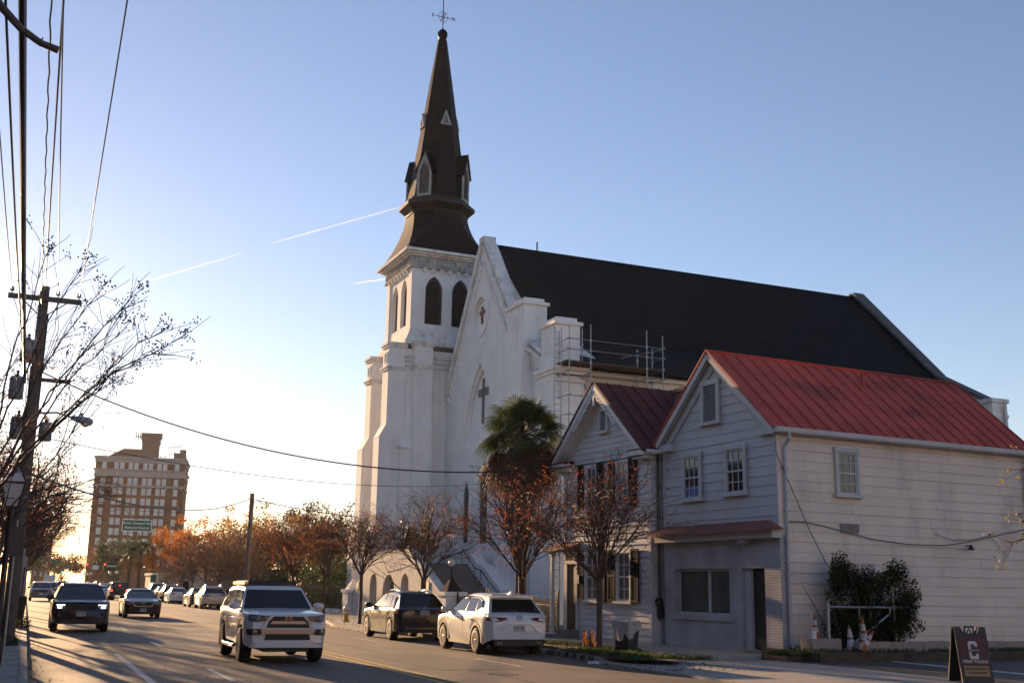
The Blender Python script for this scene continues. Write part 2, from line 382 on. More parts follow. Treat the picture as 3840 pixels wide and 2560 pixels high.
# ---------------------------------------------------------------- ground, road, pavements
def dx(y): return .0155*(y-21)
YS = [-40, -10, 5, 15, 22, 30, 36, 41.5, 43, 44.5, 47, 50, 53, 57, 65, 80, 100, 125, 160, 200, 260, 340, 450, 700]
def left_kerb(y): return .57 + .0172*(y-22)
_rk = [(-40, 13.3), (18, 13.3), (22, 13.45), (26, 13.7), (29, 14.15), (41.5, 14.3), (44.5, 13.35), (50, 13.5), (57, 14.9), (80, 15.6), (110, 16.1), (170, 17.0), (260, 18.4), (700, 25.3)]
def right_kerb(y):
    for (a, p), (b, q) in zip(_rk, _rk[1:]):
        if a <= y <= b: return p + (q-p)*(y-a)/(b-a)
    return _rk[-1][1]
def strip(name, m, xa, xb, z, ys, kind='structure', thick=0.0):
    mb = MB(); n = len(ys)
    a = [mb.P((xa(y), y, z)) for y in ys]; b = [mb.P((xb(y), y, z)) for y in ys]
    for k in range(n-1): mb.f.append((a[k], b[k], b[k+1], a[k+1]))
    if thick:
        a2 = [mb.P((xa(y), y, z-thick)) for y in ys]; b2 = [mb.P((xb(y), y, z-thick)) for y in ys]
        for k in range(n-1):
            mb.f.append((a[k], a[k+1], a2[k+1], a2[k])); mb.f.append((b[k], b2[k], b2[k+1], b[k+1]))
        mb.f.append((a[0], a2[0], b2[0], b[0])); mb.f.append((a[-1], b[-1], b2[-1], a2[-1]))
    o = mb.build(name, m, recalc=bool(thick))
    return tag(o, kind=kind)

def asphalt(name, col):
    m = bpy.data.materials.new(name); m.use_nodes = True
    nt = m.node_tree; b = nt.nodes['Principled BSDF']; L = nt.links.new
    tc = nt.nodes.new('ShaderNodeTexCoord')
    def noise(sc, det=6, scale=None):
        n = nt.nodes.new('ShaderNodeTexNoise'); n.inputs['Scale'].default_value = sc; n.inputs['Detail'].default_value = det
        if scale:
            mp = nt.nodes.new('ShaderNodeMapping'); mp.inputs['Scale'].default_value = scale
            L(tc.outputs['Object'], mp.inputs[0]); L(mp.outputs[0], n.inputs['Vector'])
        else: L(tc.outputs['Object'], n.inputs['Vector'])
        return n.outputs['Fac']
    def rng(f, a, bb, lo, hi):
        r = nt.nodes.new('ShaderNodeMapRange'); r.inputs[1].default_value = a; r.inputs[2].default_value = bb
        r.inputs[3].default_value = lo; r.inputs[4].default_value = hi; L(f, r.inputs[0]); return r.outputs[0]
    def mul(a, c):
        x = nt.nodes.new('ShaderNodeMath'); x.operation = 'MULTIPLY'; L(a, x.inputs[0]); L(c, x.inputs[1]); return x.outputs[0]
    f = mul(rng(noise(1, 5, (.9, .05, 1)), .3, .7, .78, 1.16), rng(noise(.35), .35, .65, .85, 1.12))
    f = mul(f, rng(noise(60, 3), .3, .7, .62, 1.38))
    vor = nt.nodes.new('ShaderNodeTexVoronoi'); vor.inputs['Scale'].default_value = .42; vor.feature = 'DISTANCE_TO_EDGE'
    wp = nt.nodes.new('ShaderNodeVectorMath'); wp.operation = 'ADD'
    nn = nt.nodes.new('ShaderNodeTexNoise'); nn.inputs['Scale'].default_value = 1.6; L(tc.outputs['Object'], nn.inputs['Vector'])
    L(tc.outputs['Object'], wp.inputs[0]); L(nn.outputs['Color'], wp.inputs[1]); L(wp.outputs[0], vor.inputs['Vector'])
    f = mul(f, rng(vor.outputs['Distance'], .0, .016, .42, 1.0))
    sc = nt.nodes.new('ShaderNodeVectorMath'); sc.operation = 'SCALE'; sc.inputs[0].default_value = col
    L(f, sc.inputs['Scale']); L(sc.outputs[0], b.inputs['Base Color'])
    L(rng(noise(60, 3), .42, .62, .88, .6), b.inputs['Roughness'])
    bp = nt.nodes.new('ShaderNodeBump'); bp.inputs['Strength'].default_value = .55; bp.inputs['Distance'].default_value = .012
    L(noise(45, 4), bp.inputs['Height']); L(bp.outputs[0], b.inputs['Normal'])
    return m
m_asphalt = asphalt('worn_asphalt', (.115, .088, .067))
m_lot = asphalt('lot_asphalt', (.070, .064, .060))

mb = MB(); mb.face([(-1500, -1500, -.06), (1500, -1500, -.06), (1500, 3500, -.06), (-1500, 3500, -.06)])
tag(mb.build('ground', m_soil, recalc=False), kind='structure')
strip('road', m_asphalt, lambda y: left_kerb(y)-.05, lambda y: right_kerb(y)+.05, 0.0, YS)
strip('left_pavement', m_concrete, lambda y: left_kerb(y)-3.4, lambda y: left_kerb(y)-.16, .13, YS, thick=.18)
strip('left_kerb', m_kerb, lambda y: left_kerb(y)-.155, lambda y: left_kerb(y), .137, YS, thick=.19)
strip('right_kerb', m_kerb, lambda y: right_kerb(y), lambda y: right_kerb(y)+.16, .135, [y for y in YS if y >= 26] , thick=.19)
strip('right_pavement', m_concrete, lambda y: right_kerb(y)+.165, lambda y: 20.6 + .0155*(y-60), .13, [26.0] + [y for y in YS if y > 26 and y < 300], thick=.18)
strip('driveway_apron', m_concrete, lambda y: right_kerb(y)+.06, lambda y: 19.0, .045, [-40, -10, 5, 15, 22, 25.95], thick=.1)
strip('parking_lot', m_lot, lambda y: 19.02, lambda y: 60, .06, [-40, 25.4], thick=.1)
# churchyard ground behind the pavement, on the same level
mb = MB(); mb.box(20.62, 75, 36.6, 130, -.05, .115)
tag(mb.build('churchyard_ground', m_soil), kind='structure')
# planting strip along the kerb (bare soil, fallen leaves), and the rough verge by the house wall
mb = MB()
pts = []
for y in [24.2, 25.2, 26.2, 27.5, 29, 31, 33, 35.5, 36.5]:
    k = max(right_kerb(y), 13.6)+.2
    pts.append((y, k + (.1 if y > 25 else .9), min(k+1.9, 16.3) if 25 < y < 36 else k+1.2))
a = [mb.P((p, y, .16)) for y, p, q in pts]; b = [mb.P((q, y, .15)) for y, p, q in pts]
for k in range(len(pts)-1): mb.f.append((a[k], b[k], b[k+1], a[k+1]))
tag(mb.build('planting_strip', m_soil, recalc=False), kind='structure')
mb = MB(); mb.box(19.35, 34.0, 24.3, 26.9, -.05, .30)
mb.box(18.75, 19.34, 24.9, 26.0, -.05, .17)
tag(mb.build('house_verge', m_soil), kind='structure')
# side of the left pavement: a soil patch with grass near the pole
strip('left_soil_patch', m_soil, lambda y: left_kerb(y)-1.5, lambda y: left_kerb(y)-.2, .142, [32.5, 35, 38.5])
# expansion joints in the pavements
mb = MB()
for k in range(60):
    y = 6 + k*1.6
    if not 32 < y < 39: mb.box(left_kerb(y)-3.3, left_kerb(y)-.17, y-.012, y+.012, .1, .1335)
tag(mb.build('pavement_joints', mat('joint_dirt', (.06, .055, .05), .95), recalc=True), kind='structure')
mb = MB()
for k in range(20):
    y = 27 + k*1.6
    mb.box(right_kerb(y)+2.1, 18.4, y-.01, y+.01, .1, .1335)
tag(mb.build('right_pavement_joints', MATS['joint_dirt']), kind='structure')

def line(mb, x0, x1, y0, y1, z=.005):
    n = max(1, int((y1-y0)/4)); 
    for k in range(n):
        a = y0+(y1-y0)*k/n; b = y0+(y1-y0)*(k+1)/n
        mb.face([(x0+dx(a), a, z), (x1+dx(a), a, z), (x1+dx(b), b, z), (x0+dx(b), b, z)])
mb = MB(); line(mb, 7.78, 7.90, -20, 185); line(mb, 8.08, 8.20, -20, 185)
tag(mb.build('double_yellow_line', m_yellow, recalc=False), kind='structure')
mb = MB()
for k in range(14):
    y = 22.2 + 12*k - 12; line(mb, 4.06, 4.17, y, y+3.2)
for k in range(12):
    y = 25.0 + 12.0*k - 12; line(mb, 11.18, 11.29, y, y+3.1)
line(mb, 2.58, 2.72, 12, 31); mb.face([(.75, 30.85, .005), (2.58+dx(31), 30.85, .005), (2.58+dx(31), 30.97, .005), (.75, 30.97, .005)])
for k in range(3, 8):
    y = 30.9+6.3*k; mb.face([(left_kerb(y)+.05, y, .005), (2.4+dx(y), y, .005), (2.4+dx(y), y+.1, .005), (left_kerb(y)+.05, y+.1, .005)])
tag(mb.build('white_lane_lines', m_white_line, recalc=False), kind='structure')
mb = MB(); mb.face([(21.6, 25.2, .066), (21.95, 25.2, .066), (21.75, 18.6, .066), (21.35, 18.6, .066)])
tag(mb.build('parking_bay_line', m_white_line, recalc=False), kind='structure')

# scatter of fallen leaves and grass blades: nobody could count them
def quad_leaf(mb, p, s, rng, flat=False):
    if flat: n = Vector((rng.uniform(-.35, .35), rng.uniform(-.35, .35), 1)).normalized()
    else: n = Vector((rng.gauss(0, 1), rng.gauss(0, 1), rng.gauss(0, 1))).normalized()
    u = n.orthogonal().normalized(); a = rng.uniform(0, 2*pi); w = n.cross(u)
    e = u*cos(a)+w*sin(a); g = n.cross(e)
    p = Vector(p)
    mb.face([p-e*s*.5, p+g*s*.28, p+e*s*.5, p-g*s*.28])
rl = random.Random(11)
mb = MB()
for _ in range(2600):
    y = 22 + rl.random()**1.3*40; t = rl.random()
    x = right_kerb(y) + (rl.gauss(-.05, .22) if t < .35 else rl.uniform(.1, 2.4))
    if 38.5 < y < 41 and x < right_kerb(y): pass
    z = .008 if x < right_kerb(y) else (.165 if y > 24.5 else .06)
    quad_leaf(mb, (x, y, z+.02), rl.uniform(.05, .1), rl, True)
for _ in range(500):
    y = 16 + rl.random()*40; x = left_kerb(y)+abs(rl.gauss(0, .15)); quad_leaf(mb, (x, y, .02), rl.uniform(.05, .09), rl, True)
for _ in range(150):
    quad_leaf(mb, (rl.uniform(1, 13), rl.uniform(18, 60), .015), rl.uniform(.04, .08), rl, True)
tag(mb.build('fallen_leaves', m_litter, recalc=False), kind='stuff', label='brown fallen leaves scattered along the kerb and planting strip', cat='leaves')
mb = MB()
def blades(n, fx, fy, z, h=(.05, .13), keep=None):
    for _ in range(n):
        x = rl.uniform(*fx); y = rl.uniform(*fy)
        if keep and not keep(x, y): continue
        a = rl.uniform(0, 2*pi); hh = rl.uniform(*h); w = .012
        d = Vector((cos(a)*w, sin(a)*w, 0)); t = Vector((rl.gauss(0, .04), rl.gauss(0, .04), hh)); p = Vector((x, y, z))
        mb.face([p-d, p+d, p+t+d*.2, p+t-d*.2])
from mathutils import noise as mnoise
nk = lambda x, y: mnoise.noise(Vector((x*.9, y*.9, 3))) > -.15
blades(5200, (14.0, 16.2), (24.3, 28.4), .15, keep=nk); blades(1800, (14.6, 16.3), (28.4, 34), .15, keep=nk)
blades(2600, (18.8, 19.6), (24.6, 25.9), .2, keep=nk); blades(5000, (19.4, 31), (24.4, 25.4), .3, (.04, .12), keep=nk)
blades(1800, (-.9, .55), (32.5, 38.5), .14, (.05, .14), keep=nk)
tag(mb.build('grass', m_grass, recalc=False), kind='stuff', label='thin short grass on the planting strip and house verge', cat='grass')
# small white scraps of litter in the gutter
mb = MB(); mb.hexa([(13.35, 25.6, .004), (13.62, 25.5, .004), (13.66, 25.62, .004), (13.4, 25.75, .004), (13.38, 25.62, .06), (13.6, 25.55, .08), (13.62, 25.64, .05), (13.42, 25.72, .07)])
tag(mb.build('litter_scrap', mat('crumpled_paper', (.55, .55, .57), .8, bump=.5, bscale=30)), 'crumpled white paper scrap lying in the gutter below the bin', 'litter')

# tar seams, a utility patch and manhole covers
m_tar = mat('tar_seam', (.018, .017, .017), .6, var=.2, spec=.3)
rs = random.Random(21); mb = MB()
def seam(pts, w=.035):
    for (x0, y0), (x1, y1) in zip(pts, pts[1:]):
        d = Vector((x1-x0, y1-y0, 0)).normalized(); n = Vector((-d.y, d.x, 0))*w; mb.face([Vector((x0, y0, .004))-n, Vector((x0, y0, .004))+n, Vector((x1, y1, .004))+n, Vector((x1, y1, .004))-n])
for x in (4.35, 9.6): seam([(x+dx(y)+rs.gauss(0, .035), y) for y in [14+.8*k for k in range(70)]], .02)
for k in range(9):
    y = 19+k*6.3+rs.uniform(-1.5, 1.5); x0 = rs.uniform(1.2, 6); seam([(x0+.5*j, y+rs.gauss(0, .12)+.05*j) for j in range(rs.randint(6, 15))], .022)
tag(mb.build('tar_seams', m_tar, recalc=False), kind='structure')
mb = MB(); mb.face([(8.9, 24.2, .0042), (10.9, 24.0, .0042), (11.0, 30.5, .0042), (9.0, 30.6, .0042)]); mb.face([(3.0, 34.5, .0042), (4.3, 34.4, .0042), (4.35, 37.6, .0042), (3.05, 37.7, .0042)])
tag(mb.build('road_patch', asphalt('patch_asphalt', (.066, .056, .048)), recalc=False), kind='structure')
for k, (x, y, lab) in enumerate(((9.9, 22.9, 'round iron manhole cover in the road nearest the camera'), (6.9, 36.5, 'round iron manhole cover in the road behind the white four wheel drive'))):
    mb = MB(); mb.lathe([(.32, -.02), (.32, .008), (.29, .009), (.285, .004)], (0, 0, 0), 24); o = mb.build('manhole_cover', mat('worn_iron', (.045, .042, .04), .7, var=.3, scale=12), None, 40); o.location = (x, y, 0); tag(o, lab, 'manhole cover')
# joints between the kerb stones
mb = MB()
for k in range(46):
    y = 16+k*1.1; mb.box(left_kerb(y)-.156, left_kerb(y)+.003, y-.008, y+.008, .0, .1385)
    y = 26.4+k*.62; mb.box(right_kerb(y)-.003, right_kerb(y)+.162, y-.006, y+.006, .0, .136)
tag(mb.build('kerb_joints', MATS['joint_dirt']), kind='structure')
# ---------------------------------------------------------------- church
CH = (25.0, 61.9, 0.0)
OFF = (-CH[0], -CH[1], 0)
church = thing('church', 'tall white stucco church with dark octagonal steeple and long black shingle roof', 'church', CH)
def cpart(name, mb, m, parent=None, smooth=None, label=None):
    o = mb.build(name, m, parent or church, smooth)
    if label: o['label'] = label
    return o
NB = lambda: MB(OFF)
RZ = 22.35   # ridge
sect = [(51.0, 0), (51.0, 12.75), (54.4, 15.0), (61.9, RZ-.15), (69.4, 15.0), (72.8, 12.75), (72.8, 0)]
mb = NB(); mb.slab(sect, 'x', 25.62, 53.7); nave = cpart('nave_wall', mb, m_siding_warmlit and mat('cream_stucco', (.66, .60, .53), .85, var=.06, scale=.8, bump=.25, bscale=14, stain=(.42, .36, .30), stain_amt=.5, stain_scale=(1, 1, .3)))
# side wall: cornice and stepped corbels, tall dark windows
mb = NB()
mb.box(25.62, 53.6, 50.72, 50.99, 12.55, 12.85)
for k in range(18):
    x = 26.3 + k*1.5
    mb.box(x, x+.75, 50.86, 50.995, 11.95, 12.1); mb.box(x+.1, x+.62, 50.9, 50.994, 11.8, 11.945); mb.box(x+.2, x+.5, 50.93, 50.993, 11.66, 11.795)
cpart('cornice', mb, MATS['cream_stucco'], nave)
mb = NB()
for k in range(6):
    mb.slab(pointed_arch(29 + 4.2*k, .75, 3.2, 8.2, 10.3), 'y', 50.9, 50.97)
cpart('side_window', mb, m_glass_dark, nave)
# roof: steep planes with flatter skirts, a coping at the far end
def roof_slab(mb, p0, p1, x0, x1, t=.16, lift=.03, dz1=0):
    (ya, za), (yb, zb) = p0, p1
    n = Vector((0, -(zb-za), yb-ya)).normalized()
    if n.z < 0: n = -n
    a = Vector((0, ya, za)) + n*lift; b = Vector((0, yb, zb)) + n*lift
    q = lambda x, p, h, d: Vector((x, p.y, p.z + d)) + n*h
    mb.hexa([q(x0, a, 0, 0), q(x1, a, 0, dz1), q(x1, b, 0, dz1), q(x0, b, 0, 0), q(x0, a, t, 0), q(x1, a, t, dz1), q(x1, b, t, dz1), q(x0, b, t, 0)])
mb = NB()
for s in (1, -1):
    m_ = lambda y: 61.9 + s*(y-61.9)
    roof_slab(mb, (m_(50.55), 12.72), (m_(54.4), 15.02), 25.63, 53.55)
    roof_slab(mb, (m_(54.4), 15.03), (m_(61.9), RZ-.12), 25.63, 53.55)
roof = cpart('roof', mb, m_asphalt_shingle)
mb = NB(); mb.bar((25.8, 61.9, RZ+.06), (53.5, 61.9, RZ+.06), .3, .1); mb.tube([(28.6, 61.9, RZ), (28.6, 61.9, RZ+.7)], .05, 6)
cpart('ridge_cap', mb, m_asphalt_shingle, roof)
# rear gable parapet with coping
mb = NB()
mb.slab([(50.2, 0), (50.2, 13.1), (54.4, 15.35), (61.6, RZ+.25), (62.2, RZ+.25), (69.4, 15.35), (73.6, 13.1), (73.6, 0)], 'x', 53.62, 54.05)
rg = cpart('rear_gable', mb, m_stucco_weather)
mb = NB()
for s in (1, -1):
    m_ = lambda y: 61.9 + s*(y-61.9)
    mb.bar((53.75, m_(50.2), 13.25), (53.75, m_(54.4), 15.5), .9, .16); mb.bar((53.75, m_(54.4), 15.5), (53.75, m_(61.75), RZ+.36), .9, .16)
cpart('coping', mb, mat('dark_coping', (.09, .09, .09), .8, var=.3, scale=2), rg)
mb = NB(); mb.box(53.2, 54.4, 49.9, 50.9, 0, 13.2); mb.box(53.1, 54.5, 49.8, 51.0, 13.2, 13.45); mb.box(53.15, 54.45, 49.85, 50.95, 12.3, 12.5)
cpart('corner_pier', mb, m_stucco_weather, rg)
mb = NB(); mb.tube([(54.0, 49.75, 0), (54.0, 49.75, 13.0)], .07, 8); cpart('downspout', mb, m_pvc, rg)

# street gable -----------------------------------------------------------
outl = [(50.9, 0), (50.9, 13.0), (52.7, 13.75), (55.3, 15.0), (57.1, 16.7), (61.65, 22.6), (62.2, 22.6), (68.3, 13.2), (68.3, 0)]
holes = [pointed_arch(62.05, 2.35, 10.2, 10.6, 15.0), circle(62.1, 17.95, 1.12),
         pointed_arch(61.1, .60, 4.3, 7.6, 9.0), pointed_arch(63.85, .45, 4.4, 7.0, 8.0), pointed_arch(58.9, .45, 4.4, 7.0, 8.0)]
mb = NB(); mb.slab(outl, 'x', 25.0, 25.32, holes); gable = cpart('street_gable', mb, m_stucco)
mb = NB(); mb.slab([(y, z-.02 if z > 1 else z) for y, z in outl], 'x', 25.325, 25.6); cpart('gable_back', mb, m_stucco, gable)
mb = NB()   # stepped inner reveals of the big arch and the round panel
mb.slab(pointed_arch(62.05, 2.35, 10.2, 10.6, 15.0), 'x', 25.16, 25.322, [pointed_arch(62.05, 2.1, 10.4, 10.7, 14.65)])
mb.slab(circle(62.1, 17.95, 1.118), 'x', 25.08, 25.322, [circle(62.1, 17.95, .98)]); mb.slab(circle(62.1, 17.95, .979), 'x', 25.161, 25.322)
mb.slab(circle(62.1, 17.95, 1.35), 'x', 24.93, 25.0, [circle(62.1, 17.95, 1.13)])
cpart('arch_moulding', mb, m_stucco, gable)
mb = NB(); mb.box(25.26, 25.322, 62.0, 62.3, 11.4, 14.1); mb.box(25.262, 25.322, 61.4, 62.9, 13.05, 13.5)
cpart('tall_cross', mb, m_cross_grey, gable, label='tall grey block cross set in the arched panel')
mb = NB(); mb.box(25.105, 25.16, 62.13, 62.37, 17.5, 18.55); mb.box(25.107, 25.16, 61.86, 62.64, 18.07, 18.3)
cpart('round_panel_cross', mb, m_cross_red, gable, label='small red cross in the round panel of the gable')
mb = NB()
for c, hw, z0, zs, za in ((61.1, .60, 4.3, 7.6, 9.0), (63.85, .45, 4.4, 7.0, 8.0), (58.9, .45, 4.4, 7.0, 8.0)):
    mb.slab(pointed_arch(c, hw-.02, z0+.02, zs, za-.02), 'x', 25.07, 25.321)
cpart('lancet_window', mb, m_glass_dark, gable)
mb = NB()   # coping along the rakes
for a, b in (((57.0, 16.75), (61.75, 22.72)), ((68.45, 13.2), (62.1, 22.72))):
    mb.bar((25.25, a[0], a[1]), (25.25, b[0], b[1]), .75, .2)
    mb.bar((24.9, a[0]+(.25 if a[0] < 60 else -.25), a[1]-.28), (24.9, b[0], b[1]-.45), .16, .2)
mb.box(24.85, 25.65, 61.55, 62.3, 22.45, 22.85)
cpart('gable_coping', mb, m_stucco_weather, gable)
mb = NB()   # row of little corbels under each rake
for k in range(20):
    t = k/19
    for (a, b) in (((57.3, 15.4), (61.9, 21.2)), ((67.5, 13.1), (61.95, 21.2))):
        y = a[0]+(b[0]-a[0])*t; z = a[1]+(b[1]-a[1])*t; s = .17
        mb.box(24.86, 25.0, y-s/2, y+s/2, z-.13, z+.13); mb.box(24.93, 25.0, y-s/2, y+s/2, z-.3, z-.135)
cpart('corbel_row', mb, m_stucco, gable)
# pinnacle piers and stepped aisle parapet
def pier(y0, y1, zt, low, x0=24.55, x1=25.95):
    mb = NB()
    mb.box(x0, x1, y0, y1, low, zt); mb.box(x0-.12, x1+.12, y0-.12, y1+.12, zt, zt+.18); mb.box(x0+.1, x1-.1, y0+.15, y1-.15, zt+.18, zt+.42)
    for k, (g, z) in enumerate(((.12, low), (.22, low-.9))):
        mb.box(x0-g, x1+g*.5, y0-g, y1+g, z-.9, z)
    g = .34; mb.box(x0-g, x1+g*.5, y0-g, y1+g, 0, low-1.8)
    o = cpart('pinnacle_pier', mb, m_stucco)
    mb = NB()
    c = (y0+y1)/2
    mb.slab(pointed_arch(c, .3, low+.6, zt-1.2, zt-.5), 'x', x0-.03, x0-.001, [pointed_arch(c, .22, low+.68, zt-1.2, zt-.62)])
    c = (x0+x1)/2
    mb.slab(pointed_arch(c, .26, low+.9, zt-1.2, zt-.5), 'y', y0-.03, y0-.001, [pointed_arch(c, .19, low+.98, zt-1.2, zt-.62)])
    cpart('blind_arch', mb, m_stucco, o)
pier(54.75, 57.0, 17.0, 14.0); pier(50.75, 52.45, 15.05, 12.9)
mb = NB(); mb.bar((25.25, 52.5, 13.75), (25.25, 54.8, 14.95), .9, .22); mb.bar((25.1, 52.5, 13.4), (25.1, 54.8, 14.6), .9, .18)
for k in range(6):
    y = 52.75+k*.38; mb.box(24.85, 25.0, y-.06, y+.06, 12.35+k*.2, 12.75+k*.2)
cpart('aisle_parapet', mb, m_stucco_weather)
mb = NB(); mb.box(24.35, 26.2, 50.45, 52.75, 12.45, 12.62); mb.box(24.25, 26.3, 50.35, 52.85, 12.62, 12.82); mb.box(24.4, 26.1, 50.5, 52.7, 12.05, 12.2)
cpart('pier_cornice', mb, m_stucco)

# tower ------------------------------------------------------------------
TX0, TX1, TY0, TY1 = 22.5, 27.4, 68.0, 73.2
tcx, tcy = (TX0+TX1)/2, (TY0+TY1)/2
mb = NB(); mb.box(22.25, 27.65, 67.75, 73.45, 0, 16.7)
tower = cpart('tower_shaft', mb, m_stucco)
mb = NB()
mb.hexa([(22.05, 67.55, 17.25), (27.85, 67.55, 17.25), (27.85, 73.65, 17.25), (22.05, 73.65, 17.25), (22.45, 67.95, 18.05), (27.45, 67.95, 18.05), (27.45, 73.25, 18.05), (22.45, 73.25, 18.05)])
mb.box(22.0, 27.9, 67.5, 73.7, 17.0, 17.245)
for z in (16.15, 15.85, 15.55): mb.box(22.15, 27.75, 67.65, 73.55, z, z+.2)
cpart('ledge', mb, m_stucco_weather, tower)
# belfry: four corner-to-corner walls with pairs of louvred arches
def belfry_holes(c, d): return [pointed_arch(c-d, .6, 18.5, 20.75, 21.75), pointed_arch(c+d, .6, 18.5, 20.75, 21.75)]
mb = NB()
mb.slab([(TX0, 18.06), (TX1, 18.06), (TX1, 22.3), (TX0, 22.3)], 'y', TY0, TY0+.4, belfry_holes(tcx, .93))
mb.slab([(TX0, 18.06), (TX1, 18.06), (TX1, 22.3), (TX0, 22.3)], 'y', TY1-.4, TY1, belfry_holes(tcx, .93))
mb.slab([(TY0+.405, 18.06), (TY1-.405, 18.06), (TY1-.405, 22.3), (TY0+.405, 22.3)], 'x', TX0, TX0+.4, belfry_holes(tcy, .93))
mb.slab([(TY0+.405, 18.06), (TY1-.405, 18.06), (TY1-.405, 22.3), (TY0+.405, 22.3)], 'x', TX1-.4, TX1, belfry_holes(tcy, .93))
for x in (TX0, TX1-.5):
    for y in (TY0, TY1-.5): mb.box(x-.07, x+.57, y-.07, y+.57, 18.06, 22.25)
belfry = cpart('belfry', mb, m_stucco)
mb = NB(); mb.box(TX0+.55, TX1-.55, TY0+.55, TY1-.55, 18.06, 22.2); cpart('belfry_core', mb, m_black, belfry)
def louvre(horiz, c, at, sgn):
    mb = NB()
    arch = pointed_arch(c, .6, 18.5, 20.75, 21.75); inner = pointed_arch(c, .47, 18.6, 20.7, 21.5)
    mb.slab(arch, horiz, at, at+sgn*.08, [inner])
    z = 18.62
    h = 1.0; r = (.6*.6+h*h)/1.2
    while z < 21.4:
        hw = .47 if z < 20.7 else max(.05, math.sqrt(max(0, r*r-(z-20.75)**2))-(r-.6)-.12)
        a, b = at+sgn*.02, at+sgn*.14
        if horiz == 'y': mb.hexa([(c-hw, a, z), (c+hw, a, z), (c+hw, b, z+.09), (c-hw, b, z+.09), (c-hw, a, z+.025), (c+hw, a, z+.025), (c+hw, b, z+.115), (c-hw, b, z+.115)])
        else: mb.hexa([(a, c-hw, z), (a, c+hw, z), (b, c+hw, z+.09), (b, c-hw, z+.09), (a, c-hw, z+.025), (a, c+hw, z+.025), (b, c+hw, z+.115), (b, c-hw, z+.115)])
        z += .125
    cpart('louvre', mb, m_louver, belfry)
for d in (-.93, .93):
    louvre('y', tcx+d, TY0+.16, 1); louvre('x', tcy+d, TX0+.26, 1)
# frieze with blind arcading, brackets and the deep cornice
mb = NB(); mb.box(22.32, 27.58, 67.82, 73.38, 22.3, 22.95)
for k in range(8):
    x = 22.75 + k*.63; mb.slab(pointed_arch(x, .22, 22.36, 22.62, 22.88), 'y', 67.76, 67.819, [pointed_arch(x, .15, 22.4, 22.6, 22.8)])
    y = 68.25 + k*.67; mb.slab(pointed_arch(y, .22, 22.36, 22.62, 22.88), 'x', 22.26, 22.319, [pointed_arch(y, .15, 22.4, 22.6, 22.8)])
mb.box(22.26, 27.64, 67.76, 73.44, 22.2, 22.3)
frieze = cpart('frieze', mb, m_frieze)
mb = NB()
for k in range(7):
    x = 23.3 + k*.58
    if x < 27.2: mb.box(x-.13, x+.13, 67.8, 68.0, 22.06, 22.2); mb.box(x-.09, x+.09, 67.86, 68.0, 21.95, 22.058)
    y = 68.8 + k*.62; mb.box(22.3, 22.5, y-.13, y+.13, 22.06, 22.2); mb.box(22.36, 22.5, y-.09, y+.09, 21.95, 22.058)
cpart('bracket', mb, m_stucco, frieze)
mb = NB()
for o_, z0, z1 in ((.15, 22.95, 23.05), (.32, 23.05, 23.18), (.52, 23.18, 23.36)): mb.box(22.32-o_, 27.58+o_, 67.82-o_, 73.38+o_, z0, z1)
cpart('cornice', mb, m_stucco_weather)
# buttresses
def buttress(x0, x1, y0, y1, zt, steps, face, cap=True):
    """steps: list of (z_top, projection) from the top down; face '-x' or '-y' grows outward"""
    mb = NB()
    prev = zt
    def bx(p, za, zb, q=None):
        q = p if q is None else q
        if face == '-x': mb.hexa([(x0-p, y0, za), (x1, y0, za), (x1, y1, za), (x0-p, y1, za), (x0-q, y0, zb), (x1, y0, zb), (x1, y1, zb), (x0-q, y1, zb)])
        else: mb.hexa([(x0, y0-p, za), (x1, y0-p, za), (x1, y1, za), (x0, y1, za), (x0, y0-q, zb), (x1, y0-q, zb), (x1, y1, zb), (x0, y1, zb)])
    p = 0
    for zs, np in steps:
        bx(p, zs, prev); n = 3
        dz = (np-p)*1.9
        for k in range(n):   # weathered set-off in three courses
            a = p+(np-p)*k/n; b = p+(np-p)*(k+1)/n
            bx(b+.02, zs-dz*(k+1)/n, zs-dz*k/n, a+.02)
        p = np; prev = zs-dz
    bx(p, 0, prev)
    o = cpart('buttress', mb, m_stucco)
    if cap:
        mb = NB(); g = .0
        for g, z0, z1 in ((.09, zt-.02, zt+.12), (.16, zt+.12, zt+.3), (.1, zt-1.5, zt-1.36), (.16, zt-1.36, zt-1.24)):
            if face == '-x': mb.box(x0-g, x1, y0-g, y1+g, z0, z1)
            else: mb.box(x0-g, x1+g, y0-g, y1, z0, z1)
        cpart('buttress_cap', mb, m_stucco_weather, o)
        mb = NB()
        if face == '-y':
            c = (x0+x1)/2; mb.slab([(c-.28, zt-1.05), (c+.28, zt-1.05), (c+.28, zt-.3), (c-.28, zt-.3)], 'y', y0-.04, y0-.001, [[(c-.2, zt-.97), (c+.2, zt-.97), (c+.2, zt-.38), (c-.2, zt-.38)]])
        else:
            c = (y0+y1)/2; mb.slab([(c-.28, zt-1.05), (c+.28, zt-1.05), (c+.28, zt-.3), (c-.28, zt-.3)], 'x', x0-.04, x0-.001, [[(c-.2, zt-.97), (c+.2, zt-.97), (c+.2, zt-.38), (c-.2, zt-.38)]])
        cpart('panel', mb, m_stucco, o)
buttress(21.08, 22.3, 67.9, 69.1, 16.75, [(11.75, .42), (5.4, .75)], '-x')
buttress(21.3, 22.3, 72.3, 73.5, 16.6, [(11.4, .42), (5.4, .75)], '-x')
buttress(22.6, 23.8, 67.15, 67.8, 16.85, [(12.0, .3), (5.0, .5)], '-y')
mb = NB(); mb.box(21.95, 22.9, 67.45, 67.9, 0, 10.3); mb.hexa([(21.85, 67.3, 10.3), (23.0, 67.3, 10.3), (23.0, 68, 10.3), (21.85, 68, 10.3), (21.95, 67.72, 10.85), (22.9, 67.72, 10.85), (22.9, 68, 10.85), (21.95, 68, 10.85)])
